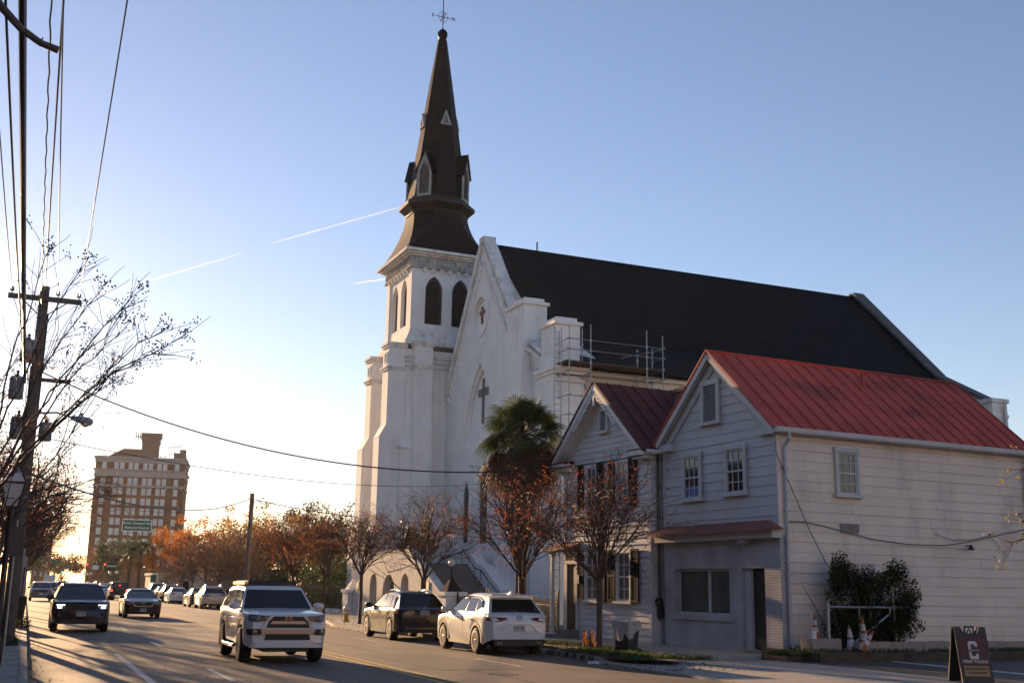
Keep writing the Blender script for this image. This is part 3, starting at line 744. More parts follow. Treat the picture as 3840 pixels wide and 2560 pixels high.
cpart('corner_pier', mb, m_stucco)
mb = NB(); mb.box(26.4, 27.7, 67.3, 67.75, 0, 13.0); cpart('corner_pier', mb, m_stucco)
mb = NB(); mb.slab(pointed_arch(70.7, .45, 6.0, 12.6, 14.2), 'x', 22.16, 22.245, [pointed_arch(70.7, .34, 6.15, 12.5, 13.9)])
cpart('tower_window_frame', mb, m_stucco, tower)
mb = NB(); mb.slab(pointed_arch(70.7, .33, 6.16, 12.5, 13.88), 'x', 22.19, 22.243); cpart('tower_window', mb, m_glass_dark, tower)

# spire ------------------------------------------------------------------
def octo(r): 
    return [(tcx + r*cos(pi/8+pi/4*k)/cos(pi/8), tcy + r*sin(pi/8+pi/4*k)/cos(pi/8)) for k in range(8)]
def sq_oct(h, c):   # square of half-size h with corners cut by c
    return [(tcx+h, tcy+h-c), (tcx+h-c, tcy+h), (tcx-h+c, tcy+h), (tcx-h, tcy+h-c), (tcx-h, tcy-h+c), (tcx-h+c, tcy-h), (tcx+h-c, tcy-h), (tcx+h, tcy-h+c)]
def reorder(o): return o[0:]   # both start at the +x face going counter-clockwise
mb = NB()
rings = []
SP_TOP = 40.0
for t in range(9):
    q = t/8; z = 23.37 + 3.35*q
    h = 3.0 - 1.06*(1-(1-q)**1.9)
    c = .02 + (h*(2-math.sqrt(2)) - .02)*min(1, q*1.0)
    rings.append(([(x, y) for x, y in sq_oct(h, c)], z))
for pr, z in rings: pass
idx = [[mb.P((x, y, z)) for x, y in p] for p, z in rings]
for a, b in zip(idx, idx[1:]):
    for j in range(8): mb.f.append((a[j], a[(j+1) % 8], b[(j+1) % 8], b[j]))
mb.f.append(tuple(idx[-1])); mb.f.append(tuple(reversed(idx[0])))
flare = cpart('spire_flare', mb, m_slate)
def oct_ring(h): return sq_oct(h, h*(2-math.sqrt(2)))
mb = NB()
prof = [(2.0, 26.6), (2.05, 26.75), (2.42, 27.1), (2.42, 27.35), (2.2, 27.5), (2.0, 27.75)]
idx = [[mb.P((x, y, z)) for x, y in oct_ring(h)] for h, z in prof]
for a, b in zip(idx, idx[1:]):
    for j in range(8): mb.f.append((a[j], a[(j+1) % 8], b[(j+1) % 8], b[j]))
mb.f.append(tuple(idx[-1])); mb.f.append(tuple(reversed(idx[0])))
cpart('spire_band', mb, mat('dark_spire_band', (.022, .018, .017), .6, var=.2))
mb = NB()
prof = [(1.95, 27.6), (1.86, 28.3), (.30, SP_TOP), (.30, SP_TOP+.02)]
idx = [[mb.P((x, y, z)) for x, y in oct_ring(h)] for h, z in prof]
for a, b in zip(idx, idx[1:]):
    for j in range(8): mb.f.append((a[j], a[(j+1) % 8], b[(j+1) % 8], b[j]))
mb.f.append(tuple(idx[-1])); mb.f.append(tuple(reversed(idx[0])))
spire = cpart('spire', mb, m_slate)
def spire_r(z): return 1.86 + (.30-1.86)*(z-28.3)/(SP_TOP-28.3)
# louvred dormers on the diagonal faces, small triangular vents above
for k in range(4):
    a = pi/4 + k*pi/2; d = Vector((cos(a), sin(a), 0)); s = Vector((-sin(a), cos(a), 0)); c0 = Vector((tcx, tcy, 0))
    zb, zs, za = 27.62, 29.55, 30.75
    def q(u, w, z): return c0 + d*u + s*w + Vector((0, 0, z))
    ro = spire_r(zb) + .22
    mb = NB()
    wall = [(-.52, zb), (.52, zb), (.52, zs), (0, za), (-.52, zs)]
    hole = pointed_arch(0, .36, zb+.18, 29.2, 30.05)
    mb.prism(wall, lambda w, z: q(ro, w, z), lambda w, z: q(ro-.1, w, z), [hole])
    dm = cpart('dormer', mb, m_trim_grey, spire)
    mb = NB()
    for sg in (1, -1):
        mb.hexa([q(ro+.1, sg*.66, zs-.2), q(ro+.1, sg*.56, zs-.2), q(.5, sg*.56, zs-.2), q(.5, sg*.66, zs-.2),
                 q(ro+.1, sg*.02, za+.3), q(ro+.1, 0, za+.1), q(.3, 0, za+.1), q(.3, sg*.02, za+.3)])
        mb.hexa([q(ro-.1, sg*.5, zb), q(ro-.1, sg*.42, zb), q(.6, sg*.42, zb), q(.6, sg*.5, zb), q(ro-.1, sg*.5, zs), q(ro-.1, sg*.42, zs), q(.6, sg*.42, zs), q(.6, sg*.5, zs)])
    cpart('dormer_roof', mb, m_slate, spire)
    mb = NB(); z = zb+.24
    mb.prism([(-.38, zb+.15), (.38, zb+.15), (.38, 29.2), (0, 30.15), (-.38, 29.2)], lambda w, z: q(ro-.16, w, z), lambda w, z: q(ro-.13, w, z))
    while z < 29.95:
        hw = .36 if z < 29.2 else .36*max(.05, 1-((z-29.2)/.85)**1.5)
        mb.hexa([q(ro-.02, -hw, z), q(ro-.02, hw, z), q(ro-.11, hw, z+.1), q(ro-.11, -hw, z+.1), q(ro-.02, -hw, z+.03), q(ro-.02, hw, z+.03), q(ro-.11, hw, z+.13), q(ro-.11, -hw, z+.13)])
        z += .155
    cpart('dormer_louvre', mb, m_louver_grey, spire)
    a = k*pi/2; d = Vector((cos(a), sin(a), 0)); s = Vector((-sin(a), cos(a), 0))
    z0, z1 = 33.1, 34.2
    def q2(u, w, z): return c0 + d*(spire_r(z0)+u) + s*w + Vector((0, 0, z))
    mb = NB(); mb.prism([(-.42, z0), (.42, z0), (0, z1)], lambda w, z: q2(.12, w, z), lambda w, z: q2(-.25, w*.9, z), [[(-.23, z0+.12), (.23, z0+.12), (0, z1-.4)]])
    tv = cpart('triangle_vent', mb, m_trim_grey, spire)
    mb = NB(); mb.prism([(-.27, z0+.1), (.27, z0+.1), (0, z1-.32)], lambda w, z: q2(.02, w, z), lambda w, z: q2(-.2, w, z)); cpart('vent_louvre', mb, m_louver_grey, tv)
# finial, weathervane
mb = NB(); mb.lathe([(.30, SP_TOP), (.22, SP_TOP+.05), (.36, SP_TOP+.35), (.38, SP_TOP+.55), (.26, SP_TOP+.75), (.08, SP_TOP+.9)], (tcx, tcy, 0), 8)
cpart('finial', mb, m_slate, spire)
mb = NB(); T = SP_TOP+.85
mb.tube([(tcx, tcy, T), (tcx, tcy, T+2.9)], .035, 6); mb.tube([(tcx-.62, tcy, T+1.0), (tcx+.62, tcy, T+1.0)], .025, 5); mb.tube([(tcx, tcy-.62, T+1.0), (tcx, tcy+.62, T+1.0)], .025, 5)
for a in (0, pi/2):
    mb.tube([(tcx+.34*cos(t)*cos(a), tcy+.34*cos(t)*sin(a), T+1.0+.42*sin(t)) for t in [2*pi*k/16 for k in range(17)]], .016, 4, False)
vane = cpart('weathervane', mb, m_iron, spire)
mb = NB(); mb.slab([(tcy-.07, T+2.2), (tcy+.1, T+2.2), (tcy+.1, T+2.75), (tcy+.0, T+2.9), (tcy-.07, T+2.8)], 'x', tcx-.012, tcx+.012)
cpart('vane_plate', mb, mat('copper_plate', (.5, .28, .16), .3, .8, var=.2), vane)
for ch, sg in (('S', -1), ('N', 1)):
    text_mesh(ch, .36, .012, m_iron, 'compass_letter', vane, M4=Matrix.Translation(Vector(OFF)) @ frame((tcx+sg*.78, tcy, T+1.0), (1, 0, 0), (0, 0, 1)), bold=.006)

# front stair: arcaded wall on the pavement, flights up each side to a landing
mb = NB()
wall = [(54.1, 0), (54.1, 1.5), (59.3, 3.82), (65.4, 3.8), (70.2, 1.4), (70.2, 0)]
mb.slab(wall, 'x', 20.0, 20.45, [round_arch(65.65, .68, .14, 1.85), round_arch(62.72, 1.12, .14, 1.35), round_arch(59.85, .66, .14, 1.85)])
arc = cpart('arcade_wall', mb, m_stucco_rough)
mb = NB()
mb.slab([(p, z) for p, z in round_arch(65.65, .72, .1, 1.85)], 'x', 20.46, 20.6); mb.slab(round_arch(59.85, .7, .1, 1.85), 'x', 20.46, 20.6)
cpart('niche_back', mb, m_stucco_rough, arc)
mb = NB()
for c in (65.65, 59.85): mb.box(20.41, 20.46, c-.4, c+.4, .5, 1.55)
cpart('niche_window', mb, m_glass_dark, arc)
mb = NB(); mb.slab(round_arch(62.72, 1.1, .1, 1.35), 'x', 20.47, 20.55); cpart('arch_door', mb, m_black, arc)
mb = NB()
for y in (56.1, 68.8): mb.box(19.95, 19.999, y-.27, y+.27, 1.6, 2.05)
cpart('plaque', mb, mat('bronze_plaque', (.16, .12, .06), .4, .6), arc)
mb = NB(); n = 17; y0, y1, z0, z1 = 54.3, 60.2, .12, 3.1
for k in range(n):
    ya = y0+(y1-y0)*k/n; mb.box(20.46, 23.7, ya, y1+.01*k, z0+(z1-z0)*k/n - .001, z0+(z1-z0)*(k+1)/n)
mb.box(20.46, 25.0, y1, 66.0, 0, 3.11)
for k in range(n):
    ya = 70.2-(70.2-66.0)*k/n; mb.box(20.46, 23.7, 66.0, ya, z0+(z1-z0)*k/n-.001, z0+(z1-z0)*(k+1)/n)
cpart('stair', mb, m_step)
mb = NB(); mb.slab([(54.6, 0), (54.6, 1.4), (55.2, 1.7), (57.9, 3.05), (58.6, 3.1), (59.8, 3.75), (61, 3.8), (61, 0)], 'x', 23.7, 24.3); mb.box(23.55, 24.45, 54.0, 54.7, 0, 1.72)
cpart('stair_parapet', mb, m_stucco)
mb = NB()
path = [(23.5, 54.4, 1.15), (23.5, 57.6, 2.75), (23.5, 58.4, 2.85), (23.5, 60.4, 3.95)]
mb.tube(path, .03, 6)
for p in path: mb.tube([p, (p[0], p[1], p[2]-.9)], .022, 5)
cpart('handrail', mb, m_iron)
for y in (53.4, 70.7):
    mb = NB(); mb.box(19.75, 20.75, y-.62, y+.62, 0, 1.4); mb.box(19.65, 20.85, y-.72, y+.72, 1.4, 1.6)
    pr = cpart('gate_pier', mb, m_stucco)
    mb = NB(); mb.hexa([(19.85, y-.5, 1.6), (20.65, y-.5, 1.6), (20.65, y+.5, 1.6), (19.85, y+.5, 1.6), (20.2, y-.06, 2.25), (20.3, y-.06, 2.25), (20.3, y+.06, 2.25), (20.2, y+.06, 2.25)])
    cpart('pier_pyramid', mb, m_slate_dark if y < 60 else m_stucco, pr)
# lantern posts of the stair, bush on the landing
def stair_lamp(loc, h, lab):
    t = thing('lamp_post', lab, 'lamp post', loc)
    mb = MB(); mb.tube([(0, 0, 0), (0, 0, h)], [.05, .035], 8); mb.lathe([(.12, 0), (.08, .1), (.05, .2)], (0, 0, 0), 8); mb.build('post', m_iron, t)
    mb = MB(); mb.ball((0, 0, h+.16), .17, 12); mb.build('globe', m_frost, t, 60)
stair_lamp((20.25, 53.4, 2.2), .62, 'iron lamp post with white globe on the dark pyramid gate pier')
stair_lamp((20.2, 61.0, 3.8), 1.35, 'iron lamp post with white globe above the arcaded stair wall')
# small aerial and white protective sheet on the roof by the scaffold
mb = MB(); mb.face([(25.7, 52.8, 14.5), (27.3, 51.9, 13.62), (26.9, 53.4, 14.75), (25.9, 54.2, 15.2)])
mb.face([(26.0, 51.9, 13.75), (27.35, 51.7, 13.55), (27.0, 52.9, 14.45), (26.1, 53.2, 14.6)])
o = mb.build('plastic_sheet', mat('white_plastic_sheet', (.55, .56, .58), .5, var=.08, bump=.6, bscale=4), recalc=False)
so_ = o.modifiers.new('t', 'SOLIDIFY'); so_.thickness = .03; o.location.z = .12
tag(o, 'white plastic sheet laid on the black church roof beside the scaffold', 'plastic sheet')
# ---------------------------------------------------------------- scaffold against the church wall
sc = thing('scaffold', 'galvanised tube scaffold with ladder and dark deck at the church eave', 'scaffold', (27.2, 50.0, 0))
o_ = (-27.2, -50.0, 0)
mb = MB(o_)
for x, y, zt in ((24.66, 49.4, 14.7), (25.86, 49.4, 14.85), (29.1, 49.4, 14.9), (30.05, 49.4, 14.7), (25.97, 50.55, 14.9), (24.66, 50.55, 14.6), (29.2, 50.55, 13.8), (30.1, 50.55, 14.25)):
    mb.tube([(x, y, .12), (x, y, zt)], .032, 6)
    for z in (4.2, 6.3, 8.2, 10.2, 11.2, 12.4, 12.9, 13.5, 14.03): mb.box(x-.05, x+.05, y-.05, y+.05, z-.05, z+.05)
mb.build('standard', m_galv, sc)
mb = MB(o_)
for z in (4.2, 8.2, 12.4, 13.5, 14.03):
    mb.tube([(24.5, 49.4, z), (30.2, 49.4, z)], .026, 6)
mb.tube([(24.5, 50.55, 12.4), (30.2, 50.55, 12.4)], .026, 6)
for x in (24.66, 25.9, 29.13, 30.07):
    for z in (4.2, 8.2, 12.4): mb.tube([(x, 49.25, z), (x, 50.7, z)], .026, 6)
for z in (10.2, 11.15): mb.tube([(24.5, 49.4, z), (26.0, 49.4, z+.03)], .026, 6); mb.tube([(24.66, 49.2, z+.05), (24.66, 50.9, z+.05)], .026, 6)
for z in (12.9, 13.5, 14.03): mb.tube([(24.66, 49.2, z), (24.66, 50.7, z)], .026, 6); mb.tube([(30.05, 49.2, z), (30.05, 50.7, z)], .026, 6)
mb.tube([(27.7, 49.6, 13.35), (30.1, 49.5, 14.0)], .022, 6)
mb.build('ledger', m_galv, sc)
mb = MB(o_)
for k in range(4): mb.box(24.5, 30.0, 49.42+k*.29, 49.68+k*.29, 12.86, 12.93)
mb.build('deck', mat('dark_scaffold_deck', (.05, .045, .04), .8, var=.3, scale=4), sc)
mb = MB(o_)
for x in (23.83, 24.2): mb.tube([(x, 49.35, .12), (x, 49.35, 14.5)], .028, 6)
z = .4
while z < 14.4: mb.tube([(23.83, 49.35, z), (24.2, 49.35, z)], .018, 5); z += .33
mb.build('ladder', m_galv, sc)
# ---------------------------------------------------------------- unseen buildings added out of the frame for bounce light and shade
def added_block(name, label, x0, x1, y0, y1, h, wallm, face, floors):
    t = thing(name, label, 'building', ((x0+x1)/2, (y0+y1)/2, 0)); o = (-(x0+x1)/2, -(y0+y1)/2, 0)
    mb = MB(o); mb.box(x0, x1, y0, y1, -.05, h); mb.build('wall', wallm, t)
    mb = MB(o); mb.box(x0-.25, x1+.25, y0-.25, y1+.25, h, h+.35); mb.build('roof_edge', m_hotel_stone, t)
    mb = MB(o)
    for f in range(floors):
        z = 1.0+f*3.4
        if face == 'y':
            x = x0+1.5
            while x < x1-2: mb.box(x, x+1.2, y1-.05, y1+.04, z, z+1.8); x += 3.2
        else:
            y = y0+1.5
            while y < y1-2: mb.box(x1-.05, x1+.04, y, y+1.2, z, z+1.8); y += 3.2
    mb.build('window', m_glass_dark, t)
m_pale = mat('pale_cream_render', (.66, .58, .47), .85, var=.06, scale=.5)  # pale so the added building throws warm light back
added_block('added_bounce_building', 'unseen pale cream building added behind the camera to bounce the low sun', 22, 62, -62, -44, 17, m_pale, 'y', 4)
added_block('added_dark_building', 'unseen brick building added behind the camera for darker car reflections', -14, 18, -48, -34, 13, m_redbrick, 'y', 3)
added_block('added_shade_building', 'unseen dark brick building added beside the camera to shade the house fronts', -22, -5.2, -8, 20, 9, m_redbrick, 'x', 2)
added_block('added_shade_building', 'unseen dark brick terrace added on the left to block sky glow', -24, -6.5, 24, 92, 9.5, m_redbrick, 'x', 2)
# ---------------------------------------------------------------- the two wooden houses (local x = depth, y = along the front)
HA = R(3.18398); HC = (19.55, 26.08, 0)
def courses(mb, plane, z0, z1, h, ext, lap=.03, lo=.006):
    """lapped boards: each course leans out at its foot; ext(z) gives the run (a, b) at a height"""
    z = z0
    while z < z1 - .02:
        zt = min(z+h, z1); a0, b0 = ext(z); a1, b1 = ext(zt)
        if b0-a0 > .02:
            if b1-a1 < .02: a1 = b1 = (a1+b1)/2
            cuts = [0.0]; w = b0-a0
            while cuts[-1] < 1: cuts.append(min(1.0, cuts[-1]+rnd.uniform(1.0, 2.6)/w))
            if len(cuts) > 2 and (1-cuts[-2])*w < .35: cuts.pop(-2)
            za = [z+rnd.gauss(0, .005) for _ in cuts]; c = plane[1]
            for k in range(len(cuts)-1):
                u, v = cuts[k], cuts[k+1]; e = .0025/w if k < len(cuts)-2 else 0; v -= e; lp = lap+rnd.uniform(-.007, .009)
                p0, p1, q0, q1 = a0+(b0-a0)*u, a0+(b0-a0)*v, a1+(b1-a1)*u, a1+(b1-a1)*v
                if plane[0] == 'x': mb.hexa([(c-lp, p0, za[k]), (c, p0, za[k]), (c, p1, za[k+1]), (c-lp, p1, za[k+1]), (c-lo, q0, zt), (c, q0, zt), (c, q1, zt), (c-lo, q1, zt)])
                else: mb.hexa([(p0, c-lp, za[k]), (p1, c-lp, za[k+1]), (p1, c, za[k+1]), (p0, c, za[k]), (q0, c-lo, zt), (q1, c-lo, zt), (q1, c, zt), (q0, c, zt)])
        z += h
def sash(parent, plane, a0, a1, z0, z1, cols, rows, trim, glass, name='window', frame_w=.1, sill=True, depth=.07, mid=True, label=None):
    """sash window standing on a wall plane: casing, sill, meeting rail, glazing bars, panes"""
    c = plane[1]; isx = plane[0] == 'x'
    def bx(mb, p, q, r, s_, d0, d1):
        if isx: mb.box(c-d1, c-d0, p, q, r, s_)
        else: mb.box(p, q, c-d1, c-d0, r, s_)
    mb = MB(); w = frame_w
    bx(mb, a0, a0+w, z0, z1, 0, depth); bx(mb, a1-w, a1, z0, z1, 0, depth); bx(mb, a0-.03, a1+.03, z1-w, z1+.03, 0, depth+.02)
    if sill: bx(mb, a0-.07, a1+.07, z0-.07, z0+.02, 0, depth+.07)
    o = mb.build(name, trim, parent)
    if label: o['label'] = label
    mb = MB(); b0, b1, y0, y1 = a0+w, a1-w, z0+.02, z1-w
    bx(mb, b0, b0+.05, y0, y1, .002, depth*.6); bx(mb, b1-.05, b1, y0, y1, .002, depth*.6); bx(mb, b0+.051, b1-.051, y0, y0+.06, .002, depth*.6); bx(mb, b0+.051, b1-.051, y1-.05, y1, .002, depth*.6)
    if mid: zm = (y0+y1)/2; bx(mb, b0+.051, b1-.051, zm-.025, zm+.025, .002, depth*.7)
    for k in range(1, cols):
        x = b0+(b1-b0)*k/cols; bx(mb, x-.011, x+.011, y0+.061, y1-.051, .004, depth*.5)
    for k in range(1, rows):
        if mid and rows == 2*k: continue
        z = y0+(y1-y0)*k/rows; bx(mb, b0+.052, b1-.052, z-.011, z+.011, .004, depth*.48)
    mb.build('sash', trim, o)
    mb = MB(); bx(mb, b0+.01, b1-.01, y0+.01, y1-.01, .001, .012); mb.build('pane', glass, o)
    return o
def seam_roof(mb, ribs, ra, rb, ea, eb, t=.05, n=12, rib=.045):
    """tin roof plane with standing seams: ridge ra-rb, eave ea-eb"""
    ra, rb, ea, eb = map(Vector, (ra, rb, ea, eb))
    nn = (rb-ra).cross(ea-ra).normalized()
    if nn.z < 0: nn = -nn
    mb.hexa([ea, eb, rb, ra, ea+nn*t, eb+nn*t, rb+nn*t, ra+nn*t])
    for k in range(n+1):
        f = k/n
        p = ra.lerp(rb, f)+nn*(t+rib*.45); q = ea.lerp(eb, f)+nn*(t+rib*.45)
        ribs.bar(p, q, .028, rib, nn)

# --- white house with the brick shopfront
wh = thing('wooden_house', 'white two storey house with red tin roof and white brick shopfront', 'house', HC, HA)
WD, WS, WE, WP = 10.1, 5.6, 6.42, 8.92
mb = MB()
mb.box(.03, WD-.02, .03, WS-.03, 3.62, WE)
mb.prism([(.03, WE), (WS-.03, WE), (WS/2, WP-.06)], lambda s, z: (.03, s, z), lambda s, z: (WD-.02, s, z))
mb.box(.45, WD-.02, .03, WS-.03, .1, 3.62)
core = mb.build('wall', m_siding_white, wh)
mb = MB()
courses(mb, ('x', .03), 3.62, WP-.1, .282, lambda z: (.12, WS-.12) if z < WE else ((z-WE)/(WP-WE)*WS/2+.02, WS-(z-WE)/(WP-WE)*WS/2-.02))
mb.box(-.02, .02, .0, .12, 3.6, WE); mb.box(-.02, .02, WS-.12, WS, 3.6, WE)
mb.build('front_boarding', m_siding_white, core)
mb = MB()
courses(mb, ('y', .03), .36, WE-.02, .283, lambda z: (.12 if z > 3.3 else .16, WD-.1))
mb.box(-.021, .12, -.02, .02, 3.36, WE); mb.box(WD-.1, WD, -.02, .02, .2, WE)
mb.build('side_boarding', m_siding_warmlit, core)
# roof
OV = .30; ez = WE-.06; es = -.22
slope = (WP-WE)/(WS/2)
mb = MB(); rb_ = MB()
seam_roof(mb, rb_, (-OV, WS/2, WP+.03), (WD+.25, WS/2, WP+.03), (-OV, es, WE+.03+es*slope), (WD+.25, es, WE+.03+es*slope), n=20)
seam_roof(mb, rb_, (-OV, WS/2, WP+.03), (WD+.25, WS/2, WP+.03), (-OV, WS-es, WE+.03+es*slope), (WD+.25, WS-es, WE+.03+es*slope), n=20)
rib = mb.build('roof', m_red_metal, wh)
rb_.bar((-OV, WS/2, WP+.11), (WD+.25, WS/2, WP+.11), .12, .04)
rb_.build('standing_seam', m_red_metal, rib)
mb = MB(); mb.tube([(5.35, WS/2-.75, WP-.72), (5.35, WS/2-.75, WP-.18)], .07, 8); mb.tube([(3.9, WS/2-1.0, WP-.9), (3.9, WS/2-1.0, WP-.68)], .045, 8); mb.build('vent_pipe', m_red_metal, rib)
# rake boards, returns, gutter
mb = MB()
for sg in (0, 1):
    f = (lambda y: y) if sg == 0 else (lambda y: WS-y)
    mb.bar((-.26, f(es+.02), WE-.06+es*slope), (-.26, f(WS/2), WP-.06), .05, .15); mb.bar((-.13, f(es+.03), WE-.02+es*slope), (-.13, f(WS/2), WP-.02), .24, .03)
    mb.bar((-.035, f(.1), WE-.22), (-.035, f(WS/2), WP-.34), .05, .2)
    y0, y1 = sorted((f(-.1), f(.62))); mb.box(-.2, .0, y0, y1, WE-.26, WE-.2+.16)
mb.build('rake_board', m_house_trim, rib)
mb = MB(); gy, gz = -.30, WE-.19
mb.slab([(gy-.07, gz+.09), (gy-.06, gz-.02), (gy-.03, gz-.06), (gy+.1, gz-.06), (gy+.1, gz+.09)], 'x', -OV+.02, WD+.2)
mb.box(-.02, WD, -.2, .0, gz-.08, gz+.06)
gut = mb.build('gutter', m_house_trim, wh)
mb = MB()
for z in (1.2, 2.6, 4.0, 5.2): mb.box(.13, .27, -.145, .0, z, z+.04)
mb.tube([(.2, -.3, gz-.04), (.2, -.3, gz-.2), (.2, -.09, gz-.42), (.2, -.08, .45), (.2, -.2, .33)], .05, 8)
mb.build('downspout', m_pvc, gut); mb = MB()
mb.tube([(WD-.16, -.3, gz-.04), (WD-.16, -.3, gz-.2), (WD-.16, -.08, gz-.42), (WD-.16, -.08, .4)], .05, 8)
mb.build('downspout', m_pvc, gut)
# upper windows, gable louvre
FX = ('x', -.02)
w1 = sash(wh, FX, 3.5, 4.5, 4.56, 5.98, 3, 4, m_house_trim, m_glass_house)
sash(wh, FX, 1.33, 2.33, 4.6, 6.0, 3, 4, m_house_trim, m_glass_house)
mb = MB(); mb.box(-.036, -.033, 3.65, 4.3, 4.64, 4.98); mb.build('blue_tarp', mat('blue_tarp', (.02, .08, .24), .5, var=.3, bump=.6, bscale=8), w1)
mb = MB(); mb.box(-.1, -.02, 2.52, 2.64, 6.85, 8.1); mb.box(-.1, -.02, 3.3, 3.42, 6.85, 8.1); mb.box(-.11, -.02, 2.48, 3.46, 8.0, 8.14); mb.box(-.17, -.02, 2.44, 3.5, 6.76, 6.85)
vt = mb.build('gable_vent', m_house_trim, wh)
mb = MB(); mb.box(-.025, -.021, 2.64, 3.3, 6.85, 8.0); mb.build('vent_back', m_black, vt)
mb = MB(); z = 6.88
while z < 7.98: mb.hexa([(-.085, 2.645, z), (-.085, 3.295, z), (-.03, 3.295, z+.03), (-.03, 2.645, z+.03), (-.085, 2.645, z+.02), (-.085, 3.295, z+.02), (-.03, 3.295, z+.05), (-.03, 2.645, z+.05)]); z += .078
mb.build('louvre', mat('vent_slat', (.34, .33, .33), .85, var=.15, scale=5), vt)
# pent roof over the shopfront
mb = MB()
a = [(-.022, .38, 3.78), (-.022, 5.35, 3.78), (-.62, 5.75, 3.50), (-.62, -.4, 3.50)]
mb.hexa([(p[0], p[1], p[2]-.05) for p in a] + a)
for (p, q) in (((-.022, .38), (-.62, -.4)), ((-.022, 5.35), (-.62, 5.75))): pass
mb.face([(-.022, .38, 3.78), (-.62, -.4, 3.50), (-.022, -.25, 3.5)]); mb.face([(-.022, 5.35, 3.78), (-.022, 5.7, 3.5), (-.62, 5.75, 3.50)])
pent = mb.build('pent_roof', m_rust_awning, wh)
mb = MB(); mb.box(-.36, .02, -.1, 5.62, 3.27, 3.46); mb.box(-.42, .02, -.16, 5.66, 3.46, 3.497); mb.build('fascia', m_house_trim, pent)
# shopfront of white painted brick with a recessed window and doorway
mb = MB()
BZ, BT = .12, 3.26
mb.slab([(0, BZ), (WS, BZ), (WS, BT), (0, BT)], 'x', -.01, .24, [[(2.28, 1.1), (5.02, 1.1), (5.02, 2.46), (2.28, 2.46)], [(.68, BZ+.001), (1.72, BZ+.001), (1.72, 2.46), (.68, 2.46)]])
shop = mb.build('shopfront', m_wbrick, wh)
mb = MB(); mb.box(-.012, .20, -.012, .028, BZ, 3.3); mb.build('brick_return', m_wbrick_side, shop)
mb = MB(); mb.box(-.08, .1, 2.2, 5.1, .95, 1.09); mb.build('window_sill', m_wbrick, shop)
mb = MB()
for p, q, r, s_ in ((2.28, 2.36, 1.1, 2.46), (4.94, 5.02, 1.1, 2.46), (2.361, 4.939, 2.38, 2.46), (2.361, 4.939, 1.1, 1.18), (3.38, 3.5, 1.181, 2.379)): mb.box(.14, .2, p, q, r, s_)
sw = mb.build('shop_window', m_house_trim, wh)
mb = MB(); mb.box(.165, .175, 2.37, 4.93, 1.19, 2.37); mb.build('pane', glass_mat('shop_glass', (.05, .055, .06), .08), sw)
mb = MB(); mb.box(.26, .42, 2.2, 5.1, 1.0, 2.5)
mb.build('window_back', m_interior, sw)
mb = MB()
for k in range(36): y = 2.42+k*.07; mb.box(.158, .1645, y, y+.042, 1.2, 2.36)
mb.build('vertical_blind', mat('grey_blind', (.085, .09, .085), .7, var=.3, scale=2), sw)
mb = MB(); mb.box(.24, .45, .6, 1.8, BZ, 2.5); mb.build('doorway', m_interior, wh)
mb = MB(); mb.box(.19, .235, .7, 1.42, .26, 2.4); dr = mb.build('door', m_black, wh)
mb = MB(); mb.box(.1, .236, 1.44, 1.7, .14, 2.45); mb.build('door_side', m_house_trim, dr)
mb = MB(); mb.box(.175, .189, .78, 1.34, .3, .52); mb.build('kick_plate', mat('dull_brass', (.12, .09, .05), .5, .5), dr)
mb = MB(); mb.box(-.16, .239, .62, 1.78, .1, .22); mb.build('doorstep', m_kerb, wh)
mb = MB(); mb.box(-.3, -.1, 1.15, 1.5, 3.16, 3.26); mb.box(-.26, -.14, 1.28, 1.36, 3.05, 3.16); mb.build('porch_lamp', m_alu, wh)
# side wall details
sash(wh, ('y', -.005), 2.08, 2.98, 4.56, 5.9, 3, 4, m_house_trim, mat('blind_glass', (.20, .18, .13), .25, var=.3, scale=9))
mb = MB(); mb.box(2.2, 2.9, -.03, .0, 3.5, 3.75); mb.build('wall_vent', mat('grey_plywood', (.20, .18, .17), .8, var=.2), wh)
mb = MB(); mb.tube([(7.2, 0, 3.28), (7.2, -.16, 3.28)], .02, 6); mb.lathe([(.03, .05), (.05, 0), (.11, -.1), (.1, -.11)], (7.2, -.18, 3.26), 10); mb.build('wall_lamp', m_iron, wh)
mb = MB(); mb.tube([(.32, -.05, 3.72), (.9, -.05, 3.73), (1.5, -.06, 3.66), (2.3, -.06, 3.52), (3.4, -.07, 3.34), (4.8, -.07, 3.24), (6.2, -.08, 3.26), (7.4, -.09, 3.42), (8.6, -.1, 3.66), (9.6, -.1, 3.84), (10.05, -.1, 3.92)], .016, 5)
mb.tube([(-.08, -.05, 5.95), (-.08, -.06, 5.6), (.1, -.1, 5.2), (.5, -.12, 4.4), (1.0, -.12, 3.45), (1.5, -.12, 2.65), (2.05, -.1, 2.1)], .014, 5)
mb.tube([(5.9, -.05, 3.6), (6.6, -.06, 3.42), (7.3, -.06, 3.45), (8.2, -.06, 3.62), (8.5, -.06, 3.35), (8.9, -.05, 3.0)], .009, 4)
mb.build('wall_cable', mat('grey_cable', (.10, .095, .09), .6, var=0), wh)
mb = MB()
for k in range(9):
    x = .4+.28*k+.1*sin(k*3); 
mb.box(.3, .55, -.3, .02, .12, .4); mb.build('meter_block', m_kerb, wh)

